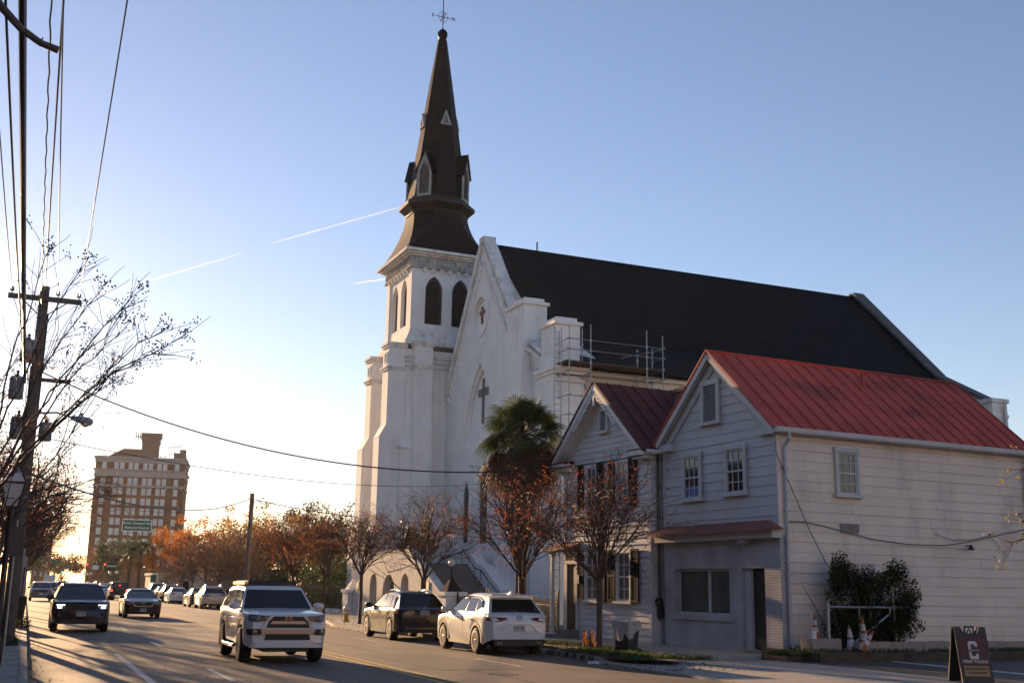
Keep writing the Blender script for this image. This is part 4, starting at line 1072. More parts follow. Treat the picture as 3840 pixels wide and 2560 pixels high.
# --- narrow clapboard house with black shutters and dark red roof
nh = thing('clapboard_house', 'narrow white clapboard house with black shutters and dark red gable roof', 'house', HC, HA)
NX, NS0, NS1, NE, NP, ND = -.30, 5.87, 11.52, 6.36, 8.80, 9.0
nc = (NS0+NS1)/2; nhw = (NS1-NS0)/2
mb = MB(); mb.box(NX+.03, ND, NS0+.02, NS1-.02, .1, NE); mb.prism([(NS0+.02, NE), (NS1-.02, NE), (nc, NP-.05)], lambda s, z: (NX+.03, s, z), lambda s, z: (ND, s, z))
ncore = mb.build('wall', m_clap, nh)
mb = MB()
courses(mb, ('x', NX+.03), .18, NP-.1, .205, lambda z: (NS0+.12, NS1-.12) if z < NE else (NS0+(z-NE)/(NP-NE)*nhw+.02, NS1-(z-NE)/(NP-NE)*nhw-.02), .034)
mb.box(NX-.03, NX+.02, NS0, NS0+.13, .12, NE); mb.box(NX-.03, NX+.02, NS1-.13, NS1, .12, NE)
mb.build('front_boarding', m_clap, ncore)
mb = MB(); rb_ = MB(); OV2 = .52; sl2 = (NP-NE)/nhw; e2 = .3
for sg in (1, -1):
    ey = nc - sg*(nhw+e2)
    seam_roof(mb, rb_, (NX-OV2, nc, NP+.05), (ND, nc, NP+.05), (NX-OV2, ey, NE+.05-e2*sl2), (ND, ey, NE+.05-e2*sl2), n=18, t=.06)
nr = mb.build('roof', m_red_dark, nh)
rb_.build('standing_seam', m_red_dark, nr)
mb = MB()
for sg in (1, -1):
    ey = nc - sg*(nhw+e2)
    mb.bar((NX-OV2+.03, ey, NE-.04-e2*sl2), (NX-OV2+.03, nc, NP-.04), .05, .18)
    mb.bar((NX-.25, ey+sg*.06, NE-.13-e2*sl2), (NX-.25, nc, NP-.13), .46, .04)
    mb.bar((NX-.01, nc-sg*nhw, NE-.14), (NX-.01, nc, NP-.16), .05, .2)
mb.build('rake_board', m_trim, nr)
mb = MB()
for sg in (1, -1):   # scalloped brackets hanging from the rakes near the peak
    for k in range(9):
        f = .06+.05*k; y = nc-sg*nhw*f*1.05; z = NP-(NP-NE)*f*1.05-.24
        r = .13 if k % 2 else .10
        mb.slab(circle(y, z, r, 10), 'x', NX-OV2+.02, NX-OV2+.06, [circle(y, z, r*.42, 8)])
    mb.bar((NX-OV2+.04, nc-sg*nhw*.08, NP-.36), (NX-OV2+.04, nc-sg*nhw*.5, NP-.36-(NP-NE)*.42), .04, .07)
mb.box(NX-OV2+.02, NX-OV2+.06, nc-.05, nc+.05, NP-.75, NP-.05)
mb.build('bargeboard', m_trim, nr)
mb = MB()
for y0, y1 in ((NS0-.25, NS0+.62), (NS1-.62, NS1+.3)):
    mb.hexa([(NX-OV2, y0, NE-.28), (NX, y0, NE-.28), (NX, y1, NE-.28), (NX-OV2, y1, NE-.28), (NX-OV2, y0, NE-.12), (NX, y0, NE-.12), (NX, y1, NE-.12), (NX-OV2, y1, NE-.12)])
    mb.box(NX-.4, NX, y0+.1, y1-.1, NE-.38, NE-.285)
    c = (y0+y1)/2; mb.slab([(NX-.35, NE-.4), (NX, NE-.4), (NX, NE-.85), (NX-.08, NE-.75), (NX-.12, NE-.55)], 'y', c-.05, c+.05) 
er = mb.build('eave_return', m_trim, nr)
for y0, y1 in ((NS0-.28, NS0+.66), (NS1-.66, NS1+.33)):
    mb = MB(); mb.hexa([(NX-OV2-.04, y0, NE-.115), (NX, y0, NE-.115), (NX, y1, NE-.115), (NX-OV2-.04, y1, NE-.115), (NX-OV2-.04, y0, NE-.09), (NX, y0, NE+.02), (NX, y1, NE+.02), (NX-OV2-.04, y1, NE-.09)])
    mb.build('return_roof', m_red_dark, er)
mb = MB(); mb.tube([(NX-.4, NS0-.3, NE-.18), (6, NS0-.3, NE-.2)], .07, 8); mb.build('gutter', m_trim, nr)
# gable vent
mb = MB(); v0 = nc-.28; mb.box(NX-.12, NX, v0, v0+.07, 7.2, 7.95); mb.box(NX-.12, NX, v0+.49, v0+.56, 7.2, 7.95); mb.box(NX-.13, NX, v0-.03, v0+.59, 7.9, 8.0); mb.box(NX-.18, NX, v0-.05, v0+.61, 7.12, 7.2)
vt = mb.build('gable_vent', m_trim, nh)
mb = MB(); z = 7.22
while z < 7.88: mb.hexa([(NX-.1, v0+.07, z), (NX-.1, v0+.49, z), (NX-.04, v0+.49, z+.05), (NX-.04, v0+.07, z+.05), (NX-.1, v0+.07, z+.02), (NX-.1, v0+.49, z+.02), (NX-.04, v0+.49, z+.07), (NX-.04, v0+.07, z+.07)]); z += .075
mb.build('louvre', MATS['vent_slat'], vt)
mb = MB(); mb.box(NX-.025, NX-.02, v0+.07, v0+.49, 7.2, 7.9); mb.build('vent_back', m_black, vt)
def shutter(parent, a0, a1, z0, z1, open_=0.0):
    mb = MB(); d = NX-.05
    mb.box(d-.05, d, a0, a0+.06, z0, z1); mb.box(d-.05, d, a1-.06, a1, z0, z1)
    for z in (z0, (z0+z1)/2-.04, z1-.08): mb.box(d-.05, d, a0+.061, a1-.061, z, z+.08)
    z = z0+.09
    while z < z1-.1: mb.hexa([(d-.045, a0+.06, z), (d-.045, a1-.06, z), (d-.01, a1-.06, z+.03), (d-.01, a0+.06, z+.03), (d-.045, a0+.06, z+.012), (d-.045, a1-.06, z+.012), (d-.01, a1-.06, z+.042), (d-.01, a0+.06, z+.042)]); z += .05
    mb.box(d+.002, d+.01, a0+.02, a1-.02, z0+.02, z1-.02)
    mb.build('shutter', m_black_shutter, parent)
for a0, a1 in ((7.0, 7.95), (9.05, 10.0)):
    w = sash(nh, ('x', NX), a0, a1, 1.42, 3.1, 2, 4, m_trim, glass_mat('curtained_glass', (.14, .14, .145), .12))
    shutter(w, a0-.46, a0-.01, 1.4, 3.12); shutter(w, a1+.01, a1+.46, 1.4, 3.12)
for a0, a1 in ((7.1, 7.95), (9.15, 10.0)):
    w = sash(nh, ('x', NX), a0, a1, 4.52, 6.1, 2, 4, m_trim, MATS['curtained_glass'])
    shutter(w, a0-.44, a0-.01, 4.5, 6.14); shutter(w, a1+.01, a1+.44, 4.5, 6.14)
mb = MB(); mb.box(NX-.06, NX, 10.5, 10.6, .3, 2.75); mb.box(NX-.06, NX, 11.24, 11.4, .3, 2.75); mb.box(NX-.07, NX, 10.5, 11.4, 2.68, 2.8); df = mb.build('door_frame', m_trim, nh)
mb = MB(); mb.box(NX-.03, NX+.01, 10.601, 11.239, .42, 2.68); dd = mb.build('door', m_door_brown, df)
mb = MB(); mb.hexa([(NX-.75, 10.35, 3.12), (NX, 10.35, 3.12), (NX, 12.1, 3.12), (NX-.75, 12.1, 3.12), (NX-.75, 10.35, 3.16), (NX, 10.35, 3.42), (NX, 12.1, 3.42), (NX-.75, 12.1, 3.16)])
mb.build('door_hood', m_rust_awning, nh)
mb = MB(); mb.box(NX-.62, NX-.5, 11.35, 11.47, .1, 3.12); mb.box(NX-.66, NX-.46, 11.3, 11.52, 2.95, 3.11); mb.box(NX-.66, NX-.46, 11.3, 11.52, .1, .3); mb.build('porch_post', m_trim, nh)
mb = MB(); mb.box(NX-.45, NX, 10.45, 11.45, .1, .4); mb.box(NX-.9, NX-.451, 10.4, 11.5, .1, .25); mb.build('doorstep', m_step, nh)
mb = MB(); mb.box(NX-.12, NX-.02, 10.28, 10.4, 2.0, 2.3); mb.build('letter_box', m_black, nh)
mb = MB(); mb.box(2.0, 2.6, 7.05, 7.8, 6.8, 8.8); mb.box(1.95, 2.65, 7.0, 7.85, 8.62, 8.75); mb.build('chimney', m_redbrick, nr)
# cables and meter in the gap between the houses
mb = MB()
for k, x in enumerate((-.1, -.07, -.12)): mb.tube([(x, 5.74+.02*k, 6.3), (x, 5.72+.03*k, 4), (x+.02, 5.72+.02*k, 1.9), (x, 5.7, .9)], .016, 5)
mb.tube([(-.1, 5.76, 6.0), (-.18, 5.6, 5.75), (-.14, 5.66, 5.2), (-.05, 5.72, 5.0)], .018, 5)
mb.lathe([(.02, -.08), (.13, -.08), (.13, .06), (.09, .1), (.01, .12)], (-.12, 5.72, 1.45), 12, 'x'); mb.box(-.14, .0, 5.63, 5.82, .95, 1.35)
mb.build('meter_cables', m_black, nh)
# ---------------------------------------------------------------- trees
def branch(mb, p, d, L, r0, r1, rng, nseg=5, droop=0.0, wob=.12, n=5, up=0.0):
    p = Vector(p); d = Vector(d).normalized(); path = [p.copy()]; rad = [r0]; st = L/nseg
    for k in range(nseg):
        d = (d + Vector((rng.gauss(0, wob), rng.gauss(0, wob), rng.gauss(0, wob) - droop + up))).normalized()
        p = p + d*st; path.append(p.copy()); rad.append(r0+(r1-r0)*(k+1)/nseg)
    mb.tube(path, rad, n, cap=False)
    return path
def leaf_card(mb, p, s, rng, asp=.55):
    n = Vector((rng.gauss(0, 1), rng.gauss(0, 1), rng.gauss(0, 1))).normalized()
    u = n.orthogonal().normalized(); a = rng.uniform(0, 2*pi); w = n.cross(u); e = u*cos(a)+w*sin(a); g = n.cross(e)
    mb.face([p-e*s*.5, p+g*s*asp*.5-e*s*.06, p+e*s*.5, p-g*s*asp*.5-e*s*.06])
def crape(seed, trunk_h=1.9, height=5.2, spread=1.8, limbs=8, leaves=500, leaf_s=.085, twig_r=.0055, tr=.085, bias=(0, 0), seeds=40, dens=1.0, leaf_low=.0, lr=.55, tmax=50):
    """crape myrtle: bare vase of many thin stems on one trunk; returns trunk, twig, leaf, seed-pod builders"""
    rng = random.Random(seed); T, Br, Lf, Sd = MB(), MB(), MB(), MB()
    T.tube([(0, 0, 0), (.0, .0, .06), (.02, .01, trunk_h*.5), (.0, .02, trunk_h)], [tr*1.6, tr*1.05, tr*.9, tr*1.0], 8)
    tips = []
    H = height-trunk_h
    for i in range(limbs):
        a = 2*pi*i/limbs + rng.uniform(-.3, .3); tilt = R(rng.uniform(14, tmax)) if i % 3 else R(rng.uniform(5, 22))
        d = Vector((sin(tilt)*cos(a)+bias[0], sin(tilt)*sin(a)+bias[1], cos(tilt)))
        L = H*rng.uniform(.75, 1.0)
        pa = branch(T, (rng.uniform(-.03, .03), rng.uniform(-.03, .03), trunk_h-.12), d, L*.62, tr*lr, tr*lr*.44, rng, 6, .01, .07, 6)
        for j in range(int(9*dens)):
            k = rng.choice((2, 3, 4, 5, 6, 6)); p = pa[k]; base = (pa[k]-pa[k-1]).normalized()
            d2 = (base + Vector((rng.gauss(0, .42), rng.gauss(0, .42), rng.gauss(.12, .3)))).normalized()
            pb = branch(Br, p, d2, rng.uniform(.3, .55)*spread+.3, tr*.2, tr*.09, rng, 5, .02, .12, 4)
            for q in range(int(5*dens)):
                kk = rng.choice((2, 3, 4, 5, 5)); b2 = (pb[kk]-pb[kk-1]).normalized()
                d3 = (b2 + Vector((rng.gauss(0, .5), rng.gauss(0, .5), rng.gauss(.05, .35)))).normalized()
                pc = branch(Br, pb[kk], d3, rng.uniform(.3, .75), twig_r*1.3, twig_r*.8, rng, 4, .05, .16, 3)
                for w in range(2):
                    kw = rng.choice((2, 3, 4)); b3 = (pc[kw]-pc[kw-1]).normalized()
                    d4 = (b3 + Vector((rng.gauss(0, .6), rng.gauss(0, .6), rng.gauss(0, .4)))).normalized()
                    pe = branch(Br, pc[kw], d4, rng.uniform(.15, .4), twig_r, twig_r*.7, rng, 2, .05, .1, 3)
                    tips.append(pe[-1])
                tips.append(pc[-1])
    for _ in range(leaves):
        p = rng.choice(tips)
        if leaf_low and rng.random() < leaf_low and p.z > trunk_h+H*.55: p = rng.choice(tips)
        c = rng.randint(1, 3)
        for _ in range(c): leaf_card(Lf, p + Vector((rng.gauss(0, .07), rng.gauss(0, .07), rng.gauss(-.03, .07))), leaf_s*rng.uniform(.6, 1.2), rng)
    top = sorted(tips, key=lambda p: -(p.z + .6*math.hypot(p.x, p.y)))[:max(1, seeds*3)]
    for _ in range(seeds):
        p = rng.choice(top)
        for _ in range(7): Sd.ball(p + Vector((rng.gauss(0, .06), rng.gauss(0, .06), rng.gauss(0, .06))), .014, 4)
    return T, Br, Lf, Sd
def crape_tree(seed, loc, rz, label, group, leafm=m_leaf_red, mix=None, **kw):
    t = thing('crape_myrtle_tree', label, 'tree', loc, rz, group)
    T, B_, L_, S_ = crape(seed, **kw)
    T.build('trunk', m_bark, t, 60, recalc=False); b = B_.build('twigs', m_twig, t, recalc=False)
    if L_.v:
        if mix:
            a = MB(); c = MB(); rg = random.Random(seed)
            for k in range(len(L_.v)//4): (a if rg.random() < mix[1] else c).face(L_.v[4*k:4*k+4])
            a.build('leaves', mix[0], t, recalc=False); c.build('leaves', leafm, t, recalc=False)
        else: L_.build('leaves', leafm, t, recalc=False)
    if S_.v: S_.build('seed_pods', m_seed, t, recalc=False)['kind'] = 'stuff'
    return t
G1 = 'crape myrtles along the right pavement'
tA = crape_tree(3, (15.84, 29.7, .12), .3, 'crape myrtle with orange leaves in front of the clapboard house', G1, mix=(m_leaf_brown, .55), tmax=58, dens=1.3, lr=.42, height=5.5, spread=2.2, limbs=11, leaves=1000, leaf_s=.075, trunk_h=2.0, leaf_low=.3, seeds=25)
tB = crape_tree(8, (15.25, 33.85, .12), 1.2, 'crape myrtle with orange leaves in front of the palm', G1, mix=(m_leaf_brown, .55), tmax=58, dens=1.3, lr=.42, height=5.6, spread=2.2, limbs=11, leaves=1100, leaf_s=.075, trunk_h=2.05, leaf_low=.4, seeds=30, tr=.095)
tC = crape_tree(5, (15.3, 43.4, .12), 2.3, 'crape myrtle with thick low fork behind the black parked car', G1, mix=(m_leaf_brown, .6), tmax=62, lr=.36, height=5.2, spread=2.4, dens=1.15, limbs=10, leaves=420, leaf_s=.075, trunk_h=2.0, seeds=45, tr=.11)
tD = crape_tree(12, (14.85, 50.6, .12), .2, 'crape myrtle growing beside the yellow fire hydrant', G1, m_leaf_brown, tmax=58, lr=.42, dens=1.15, height=5.0, spread=2.1, limbs=10, leaves=900, trunk_h=2.2, leaf_low=.7, seeds=30)
tE = crape_tree(21, (15.6, 59.9, .12), .9, 'rust brown crape myrtle beside the iron gate left of the church', G1, m_leaf_brown, mix=(m_leaf_red, .25), tmax=62, height=5.7, spread=2.8, limbs=12, leaves=2300, trunk_h=2.2, leaf_low=.5, twig_r=.008, leaf_s=.1, dens=1.15)
tF = dup(tE, (16.0, 69.0, .12), 2.1, 'rust brown crape myrtle next beyond the iron gate tree', None, 1.02)
brown = crape_tree(30, (16.4, 90.5, .12), 0, 'bare brown crape myrtle behind the silver parked car', G1, m_leaf_brown, tmax=62, height=5.6, spread=2.7, limbs=12, leaves=800, trunk_h=2.0, twig_r=.010, leaf_s=.11, dens=1.15, seeds=30)
for (x, y, rz, s, lab) in ((16.7, 99, 1, 1.0, 'bare brown crape myrtle between the wooden pole and the white parked sedan'), (17.0, 108, 2, 1.02, 'bare brown crape myrtle just behind the white parked sedan'), (17.3, 118, 3, .95, 'bare brown crape myrtle in front of the small pale building'), (17.6, 128, 4, .95, 'far bare crape myrtle left of the small pale building')):
    dup(brown, (x, y, .12), rz, lab, G1, s)
# left row: tall bare trees leaning over the road
G2 = 'bare crape myrtles along the left pavement'
lA = crape_tree(41, (-.7, 22.9, .12), .4, 'tall bare crape myrtle nearest the camera with long arching branches over the pole', G2, m_leaf_brown, height=6.9, spread=2.3, limbs=8, leaves=50, trunk_h=2.2, seeds=70, bias=(.07, .0), tr=.06, dens=.72, twig_r=.005, lr=.42)
lB = crape_tree(44, (-.15, 30.5, .12), 1.4, 'bare crape myrtle standing just before the big utility pole', G2, m_leaf_brown, height=6.2, spread=2.2, limbs=8, leaves=200, trunk_h=2.1, seeds=40, bias=(.05, 0), twig_r=.006, tr=.075, dens=.8)
lC = crape_tree(47, (.35, 43.5, .12), .2, 'crape myrtle with a few rusty leaves behind the utility pole', G2, m_leaf_red, height=6.6, spread=2.6, limbs=11, leaves=650, trunk_h=2.1, seeds=30, twig_r=.009, leaf_s=.1, bias=(.1, 0))
for (x, y, rz, s, lab) in ((.75, 55, 1.9, 1.05, 'rusty leaved crape myrtle second beyond the utility pole'), (1.0, 67, 3.3, 1.0, 'rusty leaved crape myrtle third beyond the utility pole'), (1.25, 80, 4.6, 1.05, 'rusty leaved crape myrtle fourth beyond the utility pole'), (1.6, 95, 5.9, 1.1, 'farthest rusty leaved crape myrtle of the left row')):
    dup(lC, (x, y, .12), rz, lab, G2, s)
# long arching branches with seed heads, part of the nearest left tree
mb = MB(); sd = MB(); rg_ = random.Random(5)
for tip, mid in (((3.35, -1.5, 6.2), (1.6, -.8, 5.2)), ((2.6, -1.3, 7.05), (1.3, -.7, 5.7)), ((1.95, -1.0, 7.1), (.9, -.5, 5.9)), ((3.0, -1.35, 6.35), (1.7, -.7, 5.3)), ((2.9, -1.4, 5.9), (1.5, -.8, 4.9)), ((1.6, -.9, 7.6), (.6, -.4, 6.0)), ((2.3, -1.2, 6.5), (1.2, -.6, 5.4)), ((2.1, -1.2, 5.3), (1.0, -.6, 4.3)), ((.9, -.6, 7.8), (.4, -.3, 6.0)), ((2.5, -.2, 6.6), (1.2, -.2, 5.2))):
    a = Vector((.05, 0, 2.6)); m = Vector(mid); t = Vector(tip); pts = []
    for k in range(13):
        f = k/12; p = a*(1-f)**2 + m*2*f*(1-f) + t*f*f + Vector((rg_.gauss(0, .035), rg_.gauss(0, .035), rg_.gauss(0, .035))); pts.append(p)
    mb.tube(pts, [.017*(1-k/12)+.0075 for k in range(13)], 5, False)
    for k in (6, 7, 8, 9, 10, 11):
        for _ in range(3):
            d = (pts[k]-pts[k-1]).normalized() + Vector((rg_.gauss(0, .5), rg_.gauss(0, .5), rg_.gauss(.1, .45)))
            pe = branch(mb, pts[k], d, rg_.uniform(.3, .95), .0075, .0045, rg_, 4, .03, .12, 3)
            if rg_.random() < .3:
                for _ in range(9): sd.ball(pe[-1]+Vector((rg_.gauss(0, .06), rg_.gauss(0, .06), rg_.gauss(0, .06))), .017, 4)
    for _ in range(26): sd.ball(t+Vector((rg_.gauss(0, .09), rg_.gauss(0, .09), rg_.gauss(0, .08))), .02, 4)
mb.build('arching_branches', m_twig, lA, recalc=False).rotation_euler = (0, 0, -.4)
sh_ = sd.build('seed_heads', m_seed, lA, recalc=False); sh_.rotation_euler = (0, 0, -.4); sh_['kind'] = 'stuff'

def crown_tree(seed, name, h, crown_r, base_h, leafm, nleaf, leaf_s, label, loc, group=None, squash=.8, clumps=26, tr=.22, limbs=9, barkm=m_bark_grey, bare=0, rz=0.0):
    """broad tree: tapered trunk, forking limbs, leaf clumps set on limb ends with gaps between"""
    rng = random.Random(seed); t = thing(name, label, 'tree', loc, rz, group); T, L_ = MB(), MB()
    T.tube([(0, 0, -.1), (.03, 0, base_h*.5), (0, .05, base_h)], [tr*1.35, tr, tr*.85], 8)
    ends = []
    for i in range(limbs):
        a = 2*pi*i/limbs+rng.uniform(-.4, .4); tl = R(rng.uniform(15, 62)); d = Vector((sin(tl)*cos(a), sin(tl)*sin(a), cos(tl)))
        L = (h-base_h)*rng.uniform(.45, .65); pa = branch(T, (0, 0, base_h-.2), d, L, tr*.5, tr*.18, rng, 6, -.02, .14, 5)
        for j in range(6):
            k = rng.choice((3, 4, 5, 6)); b = (pa[k]-pa[k-1]).normalized(); d2 = b+Vector((rng.gauss(0, .6), rng.gauss(0, .6), rng.gauss(.1, .45)))
            pb = branch(T, pa[k], d2, crown_r*rng.uniform(.35, .6), tr*.16, tr*.05, rng, 5, 0, .18, 4); ends += pb[3:]
            for _ in range(bare):
                k2 = rng.choice((2, 3, 4, 5)); d3 = (pb[k2]-pb[k2-1]).normalized()+Vector((rng.gauss(0, .6), rng.gauss(0, .6), rng.gauss(.15, .4)))
                pc = branch(T, pb[k2], d3, rng.uniform(.6, 1.5), tr*.07, tr*.03, rng, 4, 0, .15, 3); ends.append(pc[-1])
                for _ in range(2): branch(T, pc[rng.choice((2, 3))], (pc[-1]-pc[-2]).normalized()+Vector((rng.gauss(0, .7), rng.gauss(0, .7), rng.gauss(0, .5))), rng.uniform(.4, .9), tr*.035, tr*.022, rng, 3, 0, .12, 3)
    cz = base_h+(h-base_h)*.52; cen = []
    for _ in range(clumps):
        if ends and rng.random() < .7: p = rng.choice(ends)
        else:
            v = Vector((rng.gauss(0, 1), rng.gauss(0, 1), rng.gauss(0, 1))).normalized()*(rng.random()**.4); p = Vector((v.x*crown_r, v.y*crown_r, cz+v.z*(h-base_h)*.48))
        cen.append((p, crown_r*rng.uniform(.16, .34)))
    for _ in range(nleaf):
        p, r = rng.choice(cen); v = Vector((rng.gauss(0, 1), rng.gauss(0, 1), rng.gauss(0, 1))).normalized()*(rng.random()**.45)*r; v.z *= squash
        leaf_card(L_, p+v, leaf_s*rng.uniform(.55, 1.3), rng, .6)
    T.build('trunk', barkm, t, 60, recalc=False)
    if nleaf: L_.build('crown', leafm, t, recalc=False)
    return t
G3 = 'autumn trees beyond the church'
crown_tree(1, 'orange_tree', 10.6, 5.0, 2.6, m_leaf_orange, 5200, .34, 'large orange leaved tree in front of the brown hotel', (21.5, 157, 0), G3, clumps=46, bare=4)
crown_tree(2, 'orange_tree', 12.4, 5.2, 3.0, m_leaf_orange, 2000, .30, 'half bare tree with orange lower leaves right of the hotel', (25.0, 148, 0), G3, clumps=22, bare=7)
crown_tree(14, 'orange_tree', 11.5, 4.6, 3.0, m_leaf_orange, 2300, .32, 'half bare orange tree just left of the wooden pole', (29.5, 150, 0), G3, clumps=26, bare=6)
crown_tree(3, 'live_oak_tree', 9.6, 6.0, 2.2, m_leaf_green, 6500, .36, 'dark green live oak left of the three palms', (18.0, 210, 0), None, clumps=52, limbs=11)
crown_tree(4, 'yellow_green_tree', 10.2, 4.6, 2.4, m_leaf_gold, 4800, .30, 'yellow green tree just right of the wooden pole', (24.2, 124, 0), G3, clumps=44)
crown_tree(15, 'yellow_green_tree', 9.4, 4.4, 2.4, m_leaf_gold, 4200, .30, 'olive and orange tree behind the iron gate', (29.2, 118, 0), G3, clumps=40)
crown_tree(16, 'orange_tree', 8.8, 4.6, 2.2, m_leaf_orange, 4200, .30, 'low golden orange tree behind the wooden pole', (26.5, 138, 0), G3, clumps=42)
crown_tree(5, 'live_oak_tree', 14.6, 6.4, 4.0, m_leaf_green, 5200, .36, 'tall dark oak rising above the autumn trees beside the church', (40.3, 158, 0), None, clumps=40, limbs=11, bare=2)
crown_tree(6, 'live_oak_tree', 9.0, 5.0, 2.5, m_leaf_green, 3800, .3, 'dark green tree behind the church buttress', (32.5, 112, 0), None, clumps=34)
crown_tree(17, 'brown_tree', 8.2, 4.4, 2.0, m_leaf_brown, 4600, .28, 'brown leaved tree massed behind the parked silver car', (22.5, 112, 0), G3, clumps=46, bare=4)
crown_tree(18, 'brown_tree', 7.6, 4.2, 1.8, m_leaf_brown, 4200, .28, 'brown leaved tree behind the small pale building', (22.0, 140, 0), G3, clumps=46, bare=4)
crown_tree(7, 'street_tree', 9.5, 5.5, 2.5, m_leaf_brown, 3600, .5, 'hazy brown tree closing the far end of the street', (14.5, 330, 0), G3, clumps=36)
crown_tree(9, 'street_tree', 11.5, 6.0, 2.5, m_leaf_brown, 3600, .5, 'hazy taller tree behind the far traffic lights', (24.5, 345, 0), G3, clumps=36)
crown_tree(10, 'street_tree', 10, 6.0, 2.5, m_leaf_green, 3600, .5, 'hazy green tree at the far left street end', (7.5, 300, 0), G3, clumps=36)
# evergreen hedge behind the iron fence
def leaf_mass(name, label, cat, m, boxes, n, s, seed, group=None, trunk=None):
    rng = random.Random(seed); mb = MB(); cen = []
    for (c, r) in boxes: cen.append((Vector(c), Vector(r), r[0]*r[1]*r[2]))
    tot = sum(v for _, _, v in cen); c0 = cen[0][0].copy(); c0.z = 0
    for c, r, v in cen:
        sub = []
        for _ in range(26):
            d = Vector((rng.gauss(0, 1), rng.gauss(0, 1), rng.gauss(0, 1))).normalized()*(.45+.5*rng.random()); sub.append(Vector((d.x*r.x, d.y*r.y, d.z*r.z)))
        for _ in range(int(n*v/tot)):
            q = rng.choice(sub); d = Vector((rng.gauss(0, 1), rng.gauss(0, 1), rng.gauss(0, 1))).normalized()*(rng.random()**.4)*.36
            leaf_card(mb, c+q+Vector((d.x*r.x, d.y*r.y, d.z*r.z))-c0, s*rng.uniform(.6, 1.3), rng, .42)
    t = thing(name, label, cat, c0, 0, group); mb.build('foliage', m, t, recalc=False)
    st = MB()
    for c, r, v in cen:
        for _ in range(7): branch(st, (c.x-c0.x+rng.gauss(0, .1), c.y-c0.y+rng.gauss(0, .1), 0.1), (rng.gauss(0, .3), rng.gauss(0, .3), 1), c.z+r.z*.5, .03, .01, rng, 5, 0, .1, 4)
    st.build('stems', m_bark_grey, t, recalc=False)
    return t
leaf_mass('hedge', 'dark green hedge behind the iron gate left of the church', 'hedge', m_leaf_hedge, [((20.2, 75, 1.8), (1.2, 2.6, 1.8)), ((20.3, 79, 1.9), (1.2, 2.6, 1.9)), ((21.0, 82.5, 2.0), (1.3, 2.6, 2.0)), ((22.5, 86, 2.0), (1.4, 2.4, 1.8)), ((24.0, 90, 2.2), (1.8, 2.6, 2.0)), ((25.5, 95, 2.4), (2.0, 2.8, 2.2)), ((24.5, 101, 2.2), (2.0, 2.8, 2.0)), ((24.5, 108, 2.2), (2.2, 3, 2.0))], 30000, .2, 4)
leaf_mass('shrub', 'dark spiky shrub on the church stair landing', 'shrub', m_leaf_bush, [((21.4, 62.6, 4.3), (.75, 1.5, .75)), ((21.6, 60.6, 4.1), (.5, .9, .55))], 2600, .2, 6)
leaf_mass('bush', 'large dark twin lobed bush against the side of the white house', 'bush', m_leaf_bush, [((21.35, 25.35, 1.9), (.78, .62, .95)), ((21.5, 25.4, .95), (.85, .6, .75)), ((22.75, 25.5, 1.55), (.98, .62, 1.1)), ((22.75, 25.45, .85), (1.05, .62, .7))], 26000, .085, 9)
leaf_mass('weed_plant', 'golden weed growing at the foot of the crape myrtle by the bin', 'plant', m_leaf_orange, [((15.45, 29.55, .42), (.22, .2, .32))], 130, .09, 12)
leaf_mass('weed_plant', 'leafy weed on the left kerb beside the wheeled bin', 'plant', m_leaf_gold, [((.75, 44.5, .3), (.3, .5, .25))], 220, .1, 13)
# branch tip of a tree standing to the right of the frame
rt = thing('street_tree', 'yellowish leafy branch of a tree reaching in at the right edge', 'tree', (18.2, 14.2, 0))
mb = MB(); lf = MB(); rg_ = random.Random(3)
mb.tube([(0, 0, -.05), (.02, 0, 1.2), (0, .03, 2.4), (-.1, .05, 4.2)], [.13, .1, .09, .05], 8)
for (z0, tip) in ((2.3, (-2.0, .75, 2.7)), (2.6, (-1.9, .6, 3.2)), (3.2, (-1.75, .55, 4.0)), (2.4, (-1.65, .4, 3.0)), (3.6, (.9, .8, 5.4)), (3.4, (-.3, -1.2, 5.2)), (3.5, (.4, 1.3, 5.3))):
    a = Vector((0, .03, z0)); t = Vector(tip); pts = [a.lerp(t, k/8)+Vector((0, 0, .35*sin(pi*k/8)))+Vector((rg_.gauss(0, .03),)*3) for k in range(9)]
    mb.tube(pts, [.035*(1-k/8)+.005 for k in range(9)], 5, False)
    for k in range(3, 9):
        for _ in range(3):
            pe = branch(mb, pts[k], (pts[k]-pts[k-1]).normalized()+Vector((rg_.gauss(0, .6), rg_.gauss(0, .6), rg_.gauss(0, .5))), rg_.uniform(.2, .5), .006, .003, rg_, 3, 0, .1, 3)
            for _ in range(5): leaf_card(lf, pe[-1]+Vector((rg_.gauss(0, .06), rg_.gauss(0, .06), rg_.gauss(0, .06))), rg_.uniform(.05, .1), rg_)
mb.build('trunk', m_bark, rt, 60, recalc=False); lf.build('leaves', m_leaf_gold, rt, recalc=False)
# stub of a thick cut bough hanging in from the upper left, on a tree beside the camera
nt_ = thing('roadside_tree', 'dark lopped bough of a tree hanging in at the top left corner', 'tree', (-2.6, 9.6, 0))
mb = MB(); mb.tube([(0, 0, -.05), (.1, 0, 2.5), (.2, 0, 5.2), (.5, 0, 7.2)], [.26, .2, .17, .1], 10)
mb.tube([(.3, 0, 6.2), (1.2, -.2, 6.95), (1.75, -.35, 6.7), (2.13, -.41, 6.2), (2.3, -.45, 6.02), (2.45, -.48, 5.92), (2.58, -.5, 5.88)], [.09, .06, .045, .034, .03, .028, .031], 9)
for k in range(5): a = rnd.uniform(0, 6); mb.tube([(2.35+.05*k, -.47, 5.96-.02*k), (2.36+.05*k, -.47+.03*cos(a), 6.0-.02*k+.03*sin(a))], [.012, .004], 5)
mb.build('trunk', m_bark_grey, nt_, 60, recalc=False)

